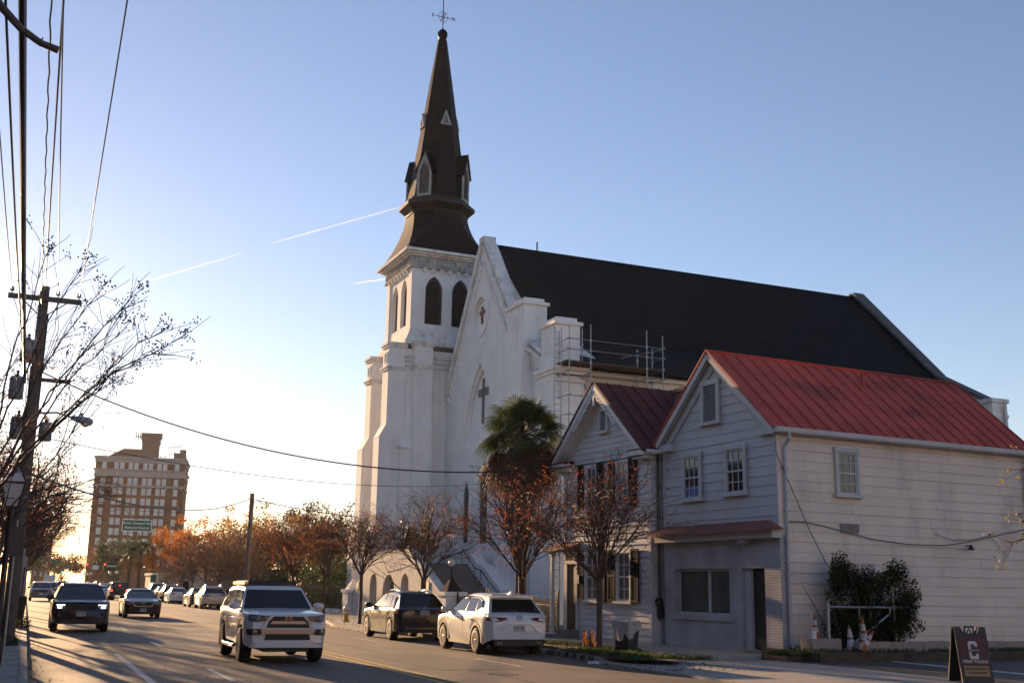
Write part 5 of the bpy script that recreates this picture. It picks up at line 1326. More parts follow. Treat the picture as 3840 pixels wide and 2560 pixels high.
# ---------------------------------------------------------------- palms
def palm(loc, h, crown, label, group=None, fronds=42, dead=34, seed=1, tr=.19, seg=22):
    rng = random.Random(seed); t = thing('palm_tree', label, 'palm tree', loc, 0, group)
    mb = MB(); mb.tube([(0, 0, -.1), (.02, 0, h*.3), (-.02, .02, h*.7), (0, 0, h)], [tr*1.25, tr, tr*.95, tr*1.05], 12); mb.build('trunk', m_palm_trunk, t, 60)
    def fan(mb, a, el, L, fan_r, droop):
        d = Vector((cos(a)*cos(el), sin(a)*cos(el), sin(el))); p0 = Vector((0, 0, h)) + d*.1; p1 = p0 + d*L + Vector((0, 0, -droop*L*.4))
        mb.tube([p0, p0.lerp(p1, .5)+Vector((0, 0, .05*L)), p1], [.018, .014, .01], 4, False)
        f = (p1-p0).normalized(); s = f.cross(Vector((0, 0, 1)))
        if s.length < .1: s = Vector((1, 0, 0))
        s.normalize(); u = s.cross(f)
        tw = rng.uniform(-.8, .8); s, u = s*cos(tw)+u*sin(tw), u*cos(tw)-s*sin(tw)
        for k in range(seg):
            b = R(-115+230*k/(seg-1)); dd = f*cos(b)+s*sin(b); ln = fan_r*(1-.3*abs(b)/R(115))*rng.uniform(.85, 1.1)
            w = .024; side = dd.cross(u).normalized()*w
            m = p1+dd*ln*.55+u*.05*ln-Vector((0, 0, droop*ln*.18)); e = p1+dd*ln-Vector((0, 0, (.18+droop*.55)*ln))
            mb.face([p1-side*.3, p1+side*.3, m+side, m-side]); mb.face([m-side, m+side, e+side*.1, e-side*.1])
    g = MB()
    for k in range(fronds): fan(g, rng.uniform(0, 2*pi), R(rng.uniform(-18, 82)), crown*rng.uniform(.42, .62), crown*rng.uniform(.42, .58), rng.uniform(.1, .7))
    g.build('fronds', m_palm, t, recalc=False)
    if dead:
        g = MB()
        for k in range(dead): fan(g, rng.uniform(0, 2*pi), R(rng.uniform(-80, -12)), crown*rng.uniform(.4, .62), crown*rng.uniform(.42, .62), rng.uniform(.8, 1.3))
        g.build('dead_fronds', m_palm_dead, t, recalc=False)
    return t
palm((17.45, 38.85, .1), 7.35, 1.72, 'tall palm with brown hanging skirt in front of the church', seed=2, fronds=78, dead=80, seg=26)
GP = 'palms by the far junction'
p1 = palm((15.2, 160, 0), 5.6, 1.75, 'left palm of the three beside the far junction', GP, seed=5, fronds=30, dead=14, seg=14)
dup(p1, (16.4, 159.4, 0), 2, 'middle palm of the three beside the far junction', GP, 1.06); dup(p1, (17.9, 158.8, 0), 4, 'right and tallest palm of the three beside the far junction', GP, 1.14)
# ---------------------------------------------------------------- utility pole, wires, lamps
PX, PY = .31, 37.0
up = thing('utility_pole', 'tall weathered utility pole with crossarm, transformers and street light', 'utility pole', (PX, PY, .12))
mb = MB(); mb.tube([(0, 0, -.1), (0, 0, 5), (0, 0, 10.55)], [.2, .175, .135], 12); mb.build('pole', m_pole, up, 60)
mb = MB(); mb.box(-1.02, 1.08, -.22, -.12, 10.05, 10.2)
mb.bar((-.6, -.17, 10.05), (-.1, -.17, 9.6), .04, .03); mb.bar((.66, -.17, 10.05), (.1, -.17, 9.6), .04, .03)
mb.box(-.1, 1.0, -.24, -.14, 7.55, 7.66); mb.build('crossarm', m_pole, up)
mb = MB()
for x in (-.92, .39, 1.0): mb.tube([(x, -.17, 10.2), (x, -.17, 10.32)], .015, 6); mb.lathe([(.03, 0), (.075, .02), (.05, .06), (.06, .1), (.03, .14)], (x, -.17, 10.27), 8)
mb.build('insulator', m_porcelain, up)
def can(x, y, z, r=.21, h=.62):
    mb = MB(); mb.lathe([(r*.95, 0), (r, .03), (r, h), (r*.9, h+.05)], (x, y, z), 14); mb.box(x-.04, x+.04, y, y+.24, z+.2, z+.4)
    o = mb.build('transformer', m_transformer, up, 40)
    mb = MB(); mb.lathe([(.03, 0), (.06, .05), (.03, .1), (.055, .14), (.02, .2)], (x, y, z+h+.05), 8); mb.build('bushing', m_porcelain, o, 40)
can(-.3, -.3, 8.1); can(-.5, -.32, 6.95); can(-.35, -.32, 5.75); can(.43, -.28, 5.75, .19, .5)
mb = MB(); mb.tube([(.15, -.02, .2), (.15, -.02, 9.7)], .035, 6); mb.tube([(-.15, -.1, .2), (-.15, -.1, 8.0)], .03, 6)
for k in range(5): mb.tube([(-.9+.1*k, -.17, 10.2), (-.5+.1*k, -.3, 9.1), (-.3, -.3, 8.75)] if k == 0 else [(.39 if k < 3 else 1.0, -.17, 10.05), (.3+.1*k, -.25, 9.2), (.1, -.25, 7.6)], .01, 4)
mb.build('riser_cable', m_cable, up)
sl_ = MB(); sl_.tube([(.15, -.02, 6.6), (.7, -.05, 6.66), (1.15, -.06, 6.54)], .03, 8)
arm = sl_.build('lamp_arm', m_galv, up)
mb = MB(); mb.M = Matrix.Translation((1.1, -.06, 6.54)) @ Matrix.Rotation(R(10), 4, 'Y')
mb.lathe([(.02, 0), (.06, .02), (.085, .15), (.12, .35), (.13, .52), (.1, .64), (.02, .68)], (0, 0, 0), 12, 'x'); mb.lathe([(.05, .12), (.05, .2), (.03, .22)], (.3, 0, 0), 8)
mb.build('lamp_head', mat('grey_lamp_head', (.30, .30, .33), .5), arm, 50)
mb = MB(); mb.M = Matrix.Translation((1.1, -.06, 6.54)) @ Matrix.Rotation(R(10), 4, 'Y'); mb.ball((.47, 0, -.1), .12, 10, .75); mb.build('lamp_lens', mat('lamp_lens', (.55, .45, .25), .15, var=.1), arm, 60)
# wires running over the camera to the next pole behind it
def wire(name, a, b, sag, r, m, label, cat='wire', n=18, group=None, twist=0.0):
    a = Vector(a); b = Vector(b); pts = []
    for k in range(n+1):
        f = k/n; p = a.lerp(b, f); p.z -= sag*4*f*(1-f)
        if twist: p.x += twist*sin(k*1.9); p.z += twist*cos(k*1.9)
        pts.append(p)
    mb = MB(Vector((0, 0, 0))-a); mb.tube(pts, r, 6); o = mb.build(name, m, None, 60); o.location = a
    return tag(o, label, cat, group)
GW = 'wires between the utility poles'
wire('power_wire', (-.61, 36.83, 10.4), (-1.35, 3, 10.5), .25, .013, m_wire, 'leftmost bare wire from the left end of the crossarm', group=GW)
wire('power_wire', (.70, 36.83, 10.4), (-.55, 3, 10.5), .25, .013, m_wire, 'bare wire from the inner insulator of the crossarm', group=GW)
wire('power_wire', (1.31, 36.83, 10.4), (.52, 3, 10.5), .25, .013, m_wire, 'rightmost bare wire from the right end of the crossarm', group=GW)
wire('power_cable', (.31, 36.9, 10.5), (-.28, 3, 10.4), .15, .018, m_cable, 'black cable leaving the very top of the utility pole', group=GW)
wire('twisted_cable', (.25, 36.8, 10.0), (-.5, 3, 10.3), .15, .014, m_cable, 'twisted black cable just below the pole top', group=GW, n=90, twist=.011)
wire('telecom_cable', (.02, 36.8, 7.6), (-.62, 2.5, 8.15), .1, .045, m_cable, 'thickest black cable hanging beside the left frame edge', group=GW)
wire('telecom_cable', (-.02, 36.8, 7.9), (-.85, 2.5, 8.3), .3, .016, m_cable, 'thin black cable left of the thickest cable', group=GW)
# service drops crossing the street
wire('service_wire', (PX+.1, 36.9, 8.0), (18.2, 31.2, 5.98), 1.55, .022, m_cable, 'thick service cable crossing the street to the clapboard house', n=40)
wire('service_wire', (PX+.1, 37.0, 6.05), (24.9, 58.6, 7.6), .75, .014, m_cable, 'thin service wire crossing the street toward the church front', n=30)
# ---------- wooden pole on the right pavement
wp = thing('wooden_pole', 'plain wooden pole rising from behind the white four wheel drive', 'utility pole', (15.45, 80.5, .12))
mb = MB(); mb.tube([(0, 0, -.1), (0, 0, 7.9)], [.19, .15], 10); mb.build('pole', m_pole, wp, 60)
mb = MB(); mb.box(-.08, .08, -.28, -.14, 7.2, 7.4); mb.tube([(-.17, -.15, 7.5), (-.3, -.2, 7.2), (-.2, -.2, 6.9)], .018, 5); mb.build('bracket', m_iron, wp)
wire('service_wire', (.45, 37.1, 4.9), (15.3, 80.5, 7.65), .95, .03, m_cable, 'sagging black cable from the utility pole to the plain wooden pole', n=30)
wire('service_wire', (15.55, 80.4, 7.6), (26.4, 66.0, 5.8), .45, .03, m_cable, 'black cable from the plain wooden pole toward the church', n=30)
wire('span_wire', (1.2, 104, 8.6), (17.0, 106.5, 8.1), .35, .02, m_cable, 'span wire holding the green memorial district sign')
# ---------- gas style street lantern on the left pavement
gl = thing('street_lantern', 'black street lantern with frosted panes on a post beside the utility pole', 'street lamp', (.02, 25.2, .12))
mb = MB(); mb.lathe([(.13, 0), (.14, .3), (.09, .45), (.06, .6), (.05, 2.9), (.07, 3.0), (.04, 3.1)], (0, 0, 0), 12); mb.build('post', m_black, gl, 40)
mb = MB(); b0, b1, z0, z1 = .12, .21, 3.1, 3.55
mb.box(-.23, .23, -.23, .23, z1, z1+.04); mb.box(-.13, .13, -.13, .13, z0-.03, z0)
for sx in (-1, 1):
    for sy in (-1, 1):
        mb.bar((sx*b0, sy*b0, z0), (sx*b1, sy*b1, z1), .02, .02); mb.bar((sx*.22, sy*.22, z1+.04), (sx*.09, sy*.09, z1+.33), .022, .022)
mb.box(-.11, .11, -.11, .11, z1+.33, z1+.36); mb.lathe([(.06, 0), (.03, .06), (.04, .1), (.005, .16)], (0, 0, z1+.36), 8)
lh = mb.build('lantern_frame', m_black, gl)
mb = MB()
for a, c, zz0, zz1 in ((b0-.005, b1-.005, z0, z1), (.21, .085, z1+.04, z1+.33)):
    q = [(-1, -1), (1, -1), (1, 1), (-1, 1)]
    for k in range(4):
        (x0, y0), (x1, y1) = q[k], q[(k+1) % 4]; mb.face([(x0*a, y0*a, zz0), (x1*a, y1*a, zz0), (x1*c, y1*c, zz1), (x0*c, y0*c, zz1)])
mb.build('lantern_glass', m_frost, lh)
# parking signs and slim posts along the left pavement
def post_sign(name, loc, h, w, hh, m, label, group=None, rz=0.0, zc=None, face=None):
    t = thing(name, label, 'sign', loc, rz, group)
    mb = MB(); mb.tube([(0, 0, -.05), (0, 0, h)], .03, 8); mb.build('post', m_galv, t)
    mb = MB(); zc = (h-hh/2) if zc is None else zc; mb.box(-w/2, w/2, -.045, -.031, zc-hh/2, zc+hh/2); p = mb.build('sign_panel', m, t)
    if face: face(p, zc)
    return t
post_sign('parking_sign', (.17, 26.6, .12), 2.9, .32, .62, mat('dark_sign_back', (.06, .06, .065), .5, var=.1), 'dark rectangular sign on a post at the left frame edge', zc=2.45)
for k, (x, y) in enumerate(((.45, 40.2), (.62, 49.5), (.75, 53.0), (1.0, 61.0))):
    t = thing('sign_post', ('slim steel post just beyond the big utility pole', 'slim steel post beside the black wheeled bin', 'slim steel post second past the wheeled bin', 'slim steel post farthest along the left kerb')[k], 'post', (x, y, .12), 0, 'slim posts on the left pavement')
    mb = MB(); mb.tube([(0, 0, 0), (0, 0, 2.7)], .035, 8); mb.build('post', m_galv, t); mb = MB(); mb.box(-.15, .15, -.05, -.036, 2.2, 2.65); mb.build('sign_back', m_alu, t)
# ---------- overhead green sign
sg = thing('overhead_sign', 'green overhead sign reading Mother Emanuel Way Memorial District', 'street sign', (10.4, 105.8, 6.2))
mb = MB(); mb.box(-1.24, 1.24, 0, .04, .0, 1.0); sp_ = mb.build('sign_panel', m_sign_green, sg)
mb = MB(); mb.slab([(-1.26, -.02), (1.26, -.02), (1.26, 1.02), (-1.26, 1.02)], 'y', -.012, .03, [[(-1.19, .05), (1.19, .05), (1.19, .95), (-1.19, .95)]]); mb.build('border', m_sign_white, sp_)
for ln, z in (('Mother Emanuel Way', .69), ('Memorial District', .3)):
    text_mesh(ln, .30, .004, m_sign_white, 'lettering', sp_, M4=frame((0, -.012, z), (1, 0, 0), (0, 0, 1)), bold=.006, spacing=1.04, sx=.92 if ln[1] == 'o' else .92)
mb = MB()
for x in (-.55, .65): mb.tube([(x, .02, 1.0), (x, .02, 1.9)], .025, 6); mb.ball((x, .02, 1.15), .08, 8)
mb.build('hanger', m_galv, sg)
# ---------- far junction: signals, street name signs, globe lamps
def signal(loc, lit, label, arm=True, two=False):
    t = thing('traffic_light', label, 'traffic light', loc, 0, 'traffic lights at the far junction')
    mb = MB(); mb.box(-.19, .19, -.12, .12, -.55, .55); hd = mb.build('housing', mat('signal_housing', (.05, .045, .03), .6), t)
    for k, (nm, c, e) in enumerate((('red', (.25, .01, .01), (1, .04, .03)), ('amber', (.2, .1, .01), (1, .6, .1)), ('green', (.01, .16, .09), (.1, 1, .6)))):
        mb = MB(); mb.lathe([(.13, -.15), (.13, -.12), (.02, -.115)], (0, 0, .36-.36*k), 12, 'y')
        mb.build('lens', mat('signal_'+nm+('_on' if lit == nm else ''), c, .3, var=0, emit=e if lit == nm else None, emit_s=3.0), hd)
    mb = MB(); mb.tube([(0, 0, .55), (0, 0, 1.3)], .03, 6); mb.build('hanger', m_iron, t)
signal((12.14, 195.1, 4.15), 'red', 'left red traffic light hanging before the live oak')
signal((14.73, 194, 4.2), 'red', 'red traffic light beside the green street name sign')
signal((9.95, 218.2, 5.0), None, 'unlit traffic light seen against the bright sky, left one'); signal((10.5, 218, 5.05), None, 'unlit traffic light seen against the bright sky, right one')
signal((11.06, 251.4, 4.0), 'green', 'left green traffic light far down the street'); signal((12.43, 250.9, 4.0), 'green', 'right green traffic light far down the street')
wire('span_wire', (3.5, 196.5, 6.1), (19.5, 193, 5.9), .35, .025, m_cable, 'span wire carrying the red traffic lights')
wire('span_wire', (4.0, 219, 6.7), (19.5, 217, 6.6), .35, .025, m_cable, 'span wire carrying the unlit traffic lights')
wire('span_wire', (4.5, 252, 5.6), (20, 250, 5.5), .3, .025, m_cable, 'span wire carrying the green traffic lights')
def name_sign(loc, w, h, txt, label):
    t = thing('street_name_sign', label, 'street sign', loc)
    mb = MB(); mb.box(-w/2, w/2, 0, .03, -h/2, h/2); p = mb.build('sign_panel', m_sign_green, t)
    if txt: text_mesh(txt, h*.62, .003, m_sign_white, 'lettering', p, M4=frame((0, -.006, 0), (1, 0, 0), (0, 0, 1)), bold=.006)
    mb = MB(); mb.tube([(-w*.3, .02, h/2), (-w*.3, .02, h/2+1.1)], .02, 5); mb.tube([(w*.3, .02, h/2), (w*.3, .02, h/2+1.1)], .02, 5); mb.build('hanger', m_iron, t)
name_sign((15.7, 193.5, 4.3), 1.55, .46, 'MEETING ST', 'green street name sign reading Meeting St'); name_sign((8.35, 218.8, 5.35), 1.7, .42, '', 'green street name sign at far left against the sky')
name_sign((11.8, 251, 4.6), .95, .26, '', 'small green street name sign between the green lights')
mb = MB(Vector((-13.4, -194.6, -4.05))); mb.box(12.95, 13.85, 194.6, 194.63, 3.75, 4.4); o = mb.build('lane_sign', m_sign_white, None); o.location = (13.4, 194.6, 4.05); tag(o, 'white square lane sign between the two red traffic lights', 'sign')
for k, (x, y, z) in enumerate(((10.86, 173.7, 2.8), (11.41, 173.4, 2.9), (13.81, 172.3, 3.05), (14.71, 171.9, 3.15))):
    x += 4.5
    t = thing('globe_lamp', ('white globe lamp, leftmost of four at the far junction', 'white globe lamp, second of four at the far junction', 'white globe lamp, third of four at the far junction', 'white globe lamp, rightmost and largest looking of four at the far junction')[k], 'street lamp', (x-4.5, y, 0), 0, 'globe lamps at the far junction')
    mb = MB(); mb.tube([(0, 0, 0), (0, 0, z-.2)], .05, 8); mb.build('post', m_black, t); mb = MB(); mb.ball((0, 0, z), .24, 10); mb.build('globe', m_frost, t, 60)
post_sign('green_sign', (15.9, 138.5, .12), 2.7, .62, .85, m_sign_green, 'small green sign on a post before the palms', zc=2.15)
post_sign('yellow_sign', (17.3, 138, .12), 2.7, .55, .9, mat('faded_yellow_sign', (.30, .26, .05), .6, var=.3, scale=6), 'small yellowish sign on a post right of the green sign', zc=2.1)
# ---------- buildings in the distance
hz_ = R(-10.5)
ht = thing('hotel', 'tall brown brick hotel tower with pale stone bands and rooftop water tank', 'hotel', (25.1, 409, 0), hz_); ht.scale = (.845, 1, 1)
HW, HH = 34.6, 43.5
mb = MB(); mb.box(0, HW, 0, 24, 0, HH-1.0); mb.build('wall', m_hotel, ht)
mb = MB(); mb.box(-.3, HW+.3, -.3, 24.3, HH-1.7, HH-.4); mb.box(-.7, HW+.7, -.7, 24.7, HH-.4, HH+.3)
mb.box(-.2, HW+.2, -.2, 24.2, HH-6.2, HH-4.1); mb.box(-.8, HW+.8, -.8, 24.8, HH-4.3, HH-3.95); mb.box(-.4, HW+.4, -.4, 24.4, HH-6.5, HH-6.2); mb.box(-.25, HW+.25, -.25, 24.25, HH-9.9, HH-9.25); mb.box(-.45, HW+.45, -.45, 24.45, HH-9.4, HH-9.2)
for k in range(12): x = 1.0+k*2.95; mb.box(x, x+.6, -.4, -.19, HH-10.6, HH-9.9)
mb.build('stone_band', m_hotel_stone, ht)
win = MB(); win.box(0, 1.45, -.08, .05, 0, 2.0); frm = MB(); frm.slab([(-.16, -.22), (1.61, -.22), (1.61, 2.1), (-.16, 2.1)], 'y', -.12, -.001, [[(.0, .0), (1.45, .0), (1.45, 2.0), (.0, 2.0)]])
w0 = win.build('window', m_hotel_glass, ht); f0 = frm.build('window_frame', mat('pale_window_surround', (.50, .48, .45), .7), w0); first = True
for row, z in enumerate([HH-3.8, HH-8.95] + [HH-12.4-3.37*k for k in range(8)]):
    for x in (2.6, 7.3, 9.5, 12.8, 15.0, 18.4, 20.6, 23.9, 26.1, 30.8):
        if first: w0.location = (x, 0, z); first = False; continue
        w = w0.copy(); COL.objects.link(w); w.parent = ht; w.location = (x, 0, z); f = f0.copy(); COL.objects.link(f); f.parent = w

mb = MB(); mb.hexa([(4.0, 2, HH+.4), (20, 2, HH+.4), (20, 18, HH+.4), (4, 18, HH+.4), (10, 2, HH+3.3), (20, 2, HH+3.3), (20, 18, HH+3.3), (10, 18, HH+3.3)])
mb.box(17.0, 23.3, 1.2, 9, HH+.4, HH+8.2); mb.box(16.7, 23.6, .9, 9.3, HH+5.6, HH+8.9); mb.box(29.6, 34.2, 3, 12, HH+.4, HH+2.6); mb.box(32.0, 34.2, 3, 9, HH+2.6, HH+3.8)
pt_ = mb.build('penthouse', m_hotel_pent, ht)
mb = MB()
for x in (14.2, 15.2, 16.0, 16.5, 23.7, 24.1, 24.4): mb.box(x, x+.35, 1.0, 1.3, HH+6.6, HH+8.9)
mb.box(14.2, 16.8, 1.4, 1.6, HH+7.4, HH+7.7)
for z in (2.2, 4.6, 5.6): mb.tube([(27.6, 3, HH+z), (34.4, 3, HH+z)], .1, 5)
for x in (27.7, 29.8, 32, 34.2): mb.tube([(x, 3, HH), (x, 3, HH+5.7)], .09, 5)
mb.tube([(27.7, 3, HH+2), (32, 3, HH+5.6)], .07, 5)
for x in (2.2, 3.2, 6.2, 14.8, 24.5, 25.5, 26.4): mb.tube([(x, 2, HH+.4), (x, 2, HH+1.6)], .16, 5)
mb.build('aerial', m_hotel_pent, pt_)
bb = thing('brown_building', 'distant brown block behind the left row of trees', 'building', (9.6, 461, 0))
mb = MB(); mb.box(0, 6.3, 0, 20, 0, 17.5); mb.box(-.2, 6.5, -.2, 20.2, 17.5, 18); mb.build('wall', m_hotel, bb)
for r_ in range(4):
    for k in range(3): mb = MB(); mb.box(.9+1.8*k, 1.8+1.8*k, -.05, .05, 3.5+3.4*r_, 5.3+3.4*r_); mb.build('window', m_hotel_glass, bb)
pb = thing('pale_building', 'small flat roofed pale building among the brown trees beyond the parked cars', 'building', (17.6, 148, 0))
mb = MB(); mb.box(0, 7.6, 0, 14, 0, 2.75); mb.box(-.15, 7.75, -.15, 14.15, 2.75, 3.05); mb.build('wall', mat('cream_render', (.46, .36, .27), .85, var=.08), pb)
for k in range(3):
    mb = MB(); mb.box(.35+2.6*k, 1.1+2.6*k, -.04, .04, .4, 2.1); mb.build('window', m_glass_dark, pb)
    mb = MB(); mb.box(-.04, .04, 2+3*k, 3+3*k, .6, 1.9); mb.build('window', m_glass_dark, pb)
sb = thing('grey_building', 'low grey building behind the brown trees and parked white sedan', 'building', (20.2, 128, 0))
mb = MB(); mb.box(0, 9, 0, 12, 0, 3.3)
for k in range(8): mb.box(.4+1.1*k, .7+1.1*k, -.12, 0, 0, 3.3)
mb.build('wall', mat('grey_render', (.24, .21, .19), .9, var=.12), sb); mb = MB(); mb.box(-.2, 9.2, -.2, 12.2, 3.3, 3.5); mb.build('roof', m_hotel_pent, sb)
# ---------- hydrant, bins, iron fences, gate
hy = thing('fire_hydrant', 'yellow fire hydrant with white cap by the kerb', 'fire hydrant', (15.1, 53.7, .12), R(70))
mb = MB(); mb.lathe([(.17, 0), (.17, .05), (.11, .06), (.115, .45), (.15, .47), (.15, .52), (.12, .53), (.12, .56)], (0, 0, 0), 14); mb.build('barrel', mat('yellow_hydrant_paint', (.50, .27, .02), .5, var=.15), hy, 40)
mb = MB(); mb.lathe([(.15, .56), (.155, .6), (.13, .68), (.07, .76), (.03, .78), (.035, .84), (.01, .85)], (0, 0, 0), 14); mb.build('bonnet', mat('white_hydrant_paint', (.6, .58, .55), .5, var=.1), hy, 40)
mb = MB()
for s in (-1, 1): mb.lathe([(.06, 0), (.06, .07), (.08, .075), (.08, .13), (.03, .14), (.03, .17)], (s*.1, 0, .45), 10, 'x') if s > 0 else mb.lathe([(.06, 0), (.06, -.07), (.08, -.075), (.08, -.13), (.03, -.14), (.03, -.17)], (s*.1, 0, .45), 10, 'x')
mb.lathe([(.08, 0), (.08, -.08), (.1, -.085), (.1, -.15), (.03, -.16)], (0, -.1, .42), 10, 'y'); mb.build('nozzle_cap', MATS['white_hydrant_paint'], hy, 40)
tb = thing('trash_bin', 'open black trash bin lined with a white bag on the pavement edge', 'trash bin', (15.55, 27.6, .15), .4); tb.scale = (.82, .82, .92)
mb = MB(); n = 4
def rr(w): return [(-w, -w), (w, -w), (w, w), (-w, w)]
a = [mb.P((x, y, 0)) for x, y in rr(.24)]; b = [mb.P((x, y, .88)) for x, y in rr(.32)]; c = [mb.P((x, y, .88)) for x, y in rr(.29)]; d = [mb.P((x, y, .3)) for x, y in rr(.25)]
for p, q in ((a, b), (b, c), (c, d)):
    for k in range(4): mb.f.append((p[k], p[(k+1) % 4], q[(k+1) % 4], q[k]))
mb.f.append(tuple(reversed(a))); mb.f.append(tuple(d)); mb.box(-.34, .34, -.34, -.31, .8, .86); mb.build('body', mat('black_bin_plastic', (.02, .02, .021), .5, var=.2), tb)
mb = MB(); rg_ = random.Random(8)
ring = []; N = 36
def sq(t, w):
    t = (t % 1)*4; k = int(t); f = t-k; q = rr(w); (x0, y0), (x1, y1) = q[k], q[(k+1) % 4]; return x0+(x1-x0)*f, y0+(y1-y0)*f
rows = []
for (w, z, j) in ((.28, .70, .01), (.30, .9, .008), (.345, .9, .012), (.352, .8, .02), (.35, .66, .03)):
    row = []
    for k in range(N):
        x, y = sq(k/N, w+rg_.gauss(0, j*.6)); hang = .25*max(0, sin(2*pi*k/N*2+1.0)) + (.32 if 28 <= k <= 33 else 0)
        zz = z + rg_.gauss(0, j) - (hang if z < .75 and w > .34 else (hang*.4 if z == .8 else 0)); row.append(mb.P((x, y, zz)))
    rows.append(row)
for p, q in zip(rows, rows[1:]):
    for k in range(N): mb.f.append((p[k], p[(k+1) % N], q[(k+1) % N], q[k]))
mb.build('bin_bag', mat('white_bin_bag', (.42, .40, .38), .45, var=.1, trans=.2), tb, 50)
wb = thing('wheeled_bin', 'black wheeled bin standing on the left pavement near the kerb', 'trash bin', (.6, 47.0, .12))
mb = MB(); mb.hexa([(-.24, -.28, .05), (.24, -.28, .05), (.24, .28, .05), (-.24, .28, .05), (-.32, -.38, 1.0), (.32, -.38, 1.0), (.32, .38, 1.0), (-.32, .38, 1.0)]); mb.build('body', MATS['black_bin_plastic'], wb)
mb = MB(); mb.hexa([(-.35, -.42, 1.0), (.35, -.42, 1.0), (.35, .44, 1.0), (-.35, .44, 1.0), (-.28, -.34, 1.09), (.28, -.34, 1.09), (.28, .4, 1.06), (-.28, .4, 1.06)]); mb.build('lid', MATS['black_bin_plastic'], wb)
mb = MB()
for s in (-.26, .26): mb.lathe([(.1, -.03), (.1, .03)], (s, .32, .1), 12, 'x')
mb.build('wheel', m_rubber, wb)
def iron_fence(a, b, label, h=1.25, finial=False, step=.13, group=None, extra=None):
    a = Vector(a); b = Vector(b); L = (b-a).length; rz = math.atan2(b.y-a.y, b.x-a.x)
    t = thing('iron_fence', label, 'fence', a, rz, group); mb = MB()
    k = 0
    while k*step < L:
        x = k*step; mb.box(x-.011, x+.011, -.011, .011, .08, h+(.06 if k % 2 == 0 else 0)); k += 1
    for z in (.18, h-.18): mb.box(0, L, -.016, .016, z, z+.04)
    mb.build('pickets', m_iron, t)
    n = max(2, int(L/3.2)+1)
    for k in range(n):
        x = L*k/(n-1); mb = MB(); mb.box(x-.04, x+.04, -.04, .04, 0, h+.12); mb.ball((x, 0, h+.17), .055, 8); mb.build('fence_post', m_iron, t)
    return t
iron_fence((20.3, 52.6, .12), (19.7, 42.6, .12), 'black iron picket fence between the church gate pier and the palm')
iron_fence((19.6, 42.3, .12), (18.45, 37.8, .12), 'short black iron picket fence beside the clapboard house door')
iron_fence((20.2, 71.3, .12), (18.6, 84.5, .12), 'tall black iron gate and fence left of the church', h=1.75, step=.16)
mb = MB(Vector((-18.6, -76, 0))); mb.bar((20.0, 72.6, .2), (18.55, 84.5, .2), .3, .3); o = mb.build('low_wall', m_stucco, None); o.location = (18.6, 76, 0); tag(o, 'low white wall under the iron fence left of the church', 'wall')
gf = thing('garden_gate', 'thin bronze coloured gate frame beside the clapboard house door', 'gate', (18.35, 37.55, .12))
mb = MB(); mb.box(-.03, .03, -.03, .03, 0, 1.62); mb.bar((0, 0, 1.2), (.02, .75, 1.2), .03, .03); mb.bar((0, 0, .45), (.02, .75, .45), .03, .03); mb.build('frame', mat('bronze_frame', (.24, .19, .12), .5, .3), gf)
# brown board leaning inside the churchyard
bd = MB(); bd.hexa([(0, 0, 0), (.03, 0, 0), (.03, .9, 0), (0, .9, 0), (.06, 0, 1.75), (.09, 0, 1.75), (.09, .9, 1.75), (.06, .9, 1.75)])
o = bd.build('plywood_board', mat('brown_board', (.17, .10, .055), .8, var=.2), None); o.location = (19.3, 38.0, .12); tag(o, 'brown board leaning up behind the iron fence by the palm', 'board')
# gold and black crest over the fence
ob = thing('fence_ornament', 'small ornamental iron crest with gold tips above the picket fence', 'ornament', (20.05, 48.2, .12))
mb = MB()
for a in (-.25, -.12, .12, .25): mb.tube([(0, a*.3, 1.2), (0, a, 1.45), (0, a*.6, 1.62), (0, 0, 1.75)], .016, 5)
mb.tube([(0, 0, 0), (0, 0, 1.9)], .02, 6); mb.build('scroll', m_iron, ob); mb = MB(); mb.lathe([(.01, 0), (.04, .05), (.005, .18)], (0, 0, 1.85), 8); mb.build('gold_tip', mat('gold_paint', (.5, .36, .1), .3, .6), ob)
# ---------- side yard of the white house: planter wall, pipe gate, cones
def H(t, s, z=0.0):
    return (HC[0]+t*cos(HA)-s*sin(HA), HC[1]+t*sin(HA)+s*cos(HA), z)
lw = thing('planter_wall', 'low stained reddish block wall below the dark bush', 'wall', H(1.25, -1.45, .25), HA)
mb = MB()
x = 0.0
rg_ = random.Random(4)
while x < 7.4:
    w = rg_.uniform(.36, .42); mb.box(x, x+w-.012, -.1+rg_.uniform(-.008, .008), .1, -.1, .30+rg_.uniform(-.01, .01)); x += w
mb.build('wall', m_block, lw)
mb = MB(Vector(H(.5, -.9, .25))*-1); p = H(.5, -.9); mb.box(p[0]-.5, p[0]+.45, p[1]-.3, p[1]+.2, .2, .62); o = mb.build('concrete_block', m_block, None); o.location = H(.5, -.9, .25); tag(o, 'squat grey concrete block at the foot of the white house corner', 'block')
pg = thing('pipe_gate', 'galvanised pipe gate frame hanging open before the dark bush', 'gate', (20.25, 25.05, .28), .02)
mb = MB(); mb.tube([(0, 0, -.1), (0, 0, 1.28)], .055, 10); mb.lathe([(.06, 1.26), (.065, 1.3), (.02, 1.34)], (0, 0, 0), 10); mb.build('gate_post', m_galv, pg, 40)
mb = MB(); mb.tube([(2.38, .05, -.1), (2.33, .05, 1.72)], .04, 8); mb.build('gate_post', m_galv, pg, 40)
mb = MB(); mb.tube([(-.05, -.02, 1.16), (2.95, .02, 1.16)], .034, 8); mb.tube([(1.08, 0, 1.16), (1.08, 0, .35)], .03, 8); mb.tube([(2.15, 0, 1.16), (2.15, 0, 1.0)], .03, 8); mb.tube([(.25, -.02, -.12), (2.15, 0, 1.0)], .034, 8); mb.build('rail', m_galv, pg, 40)
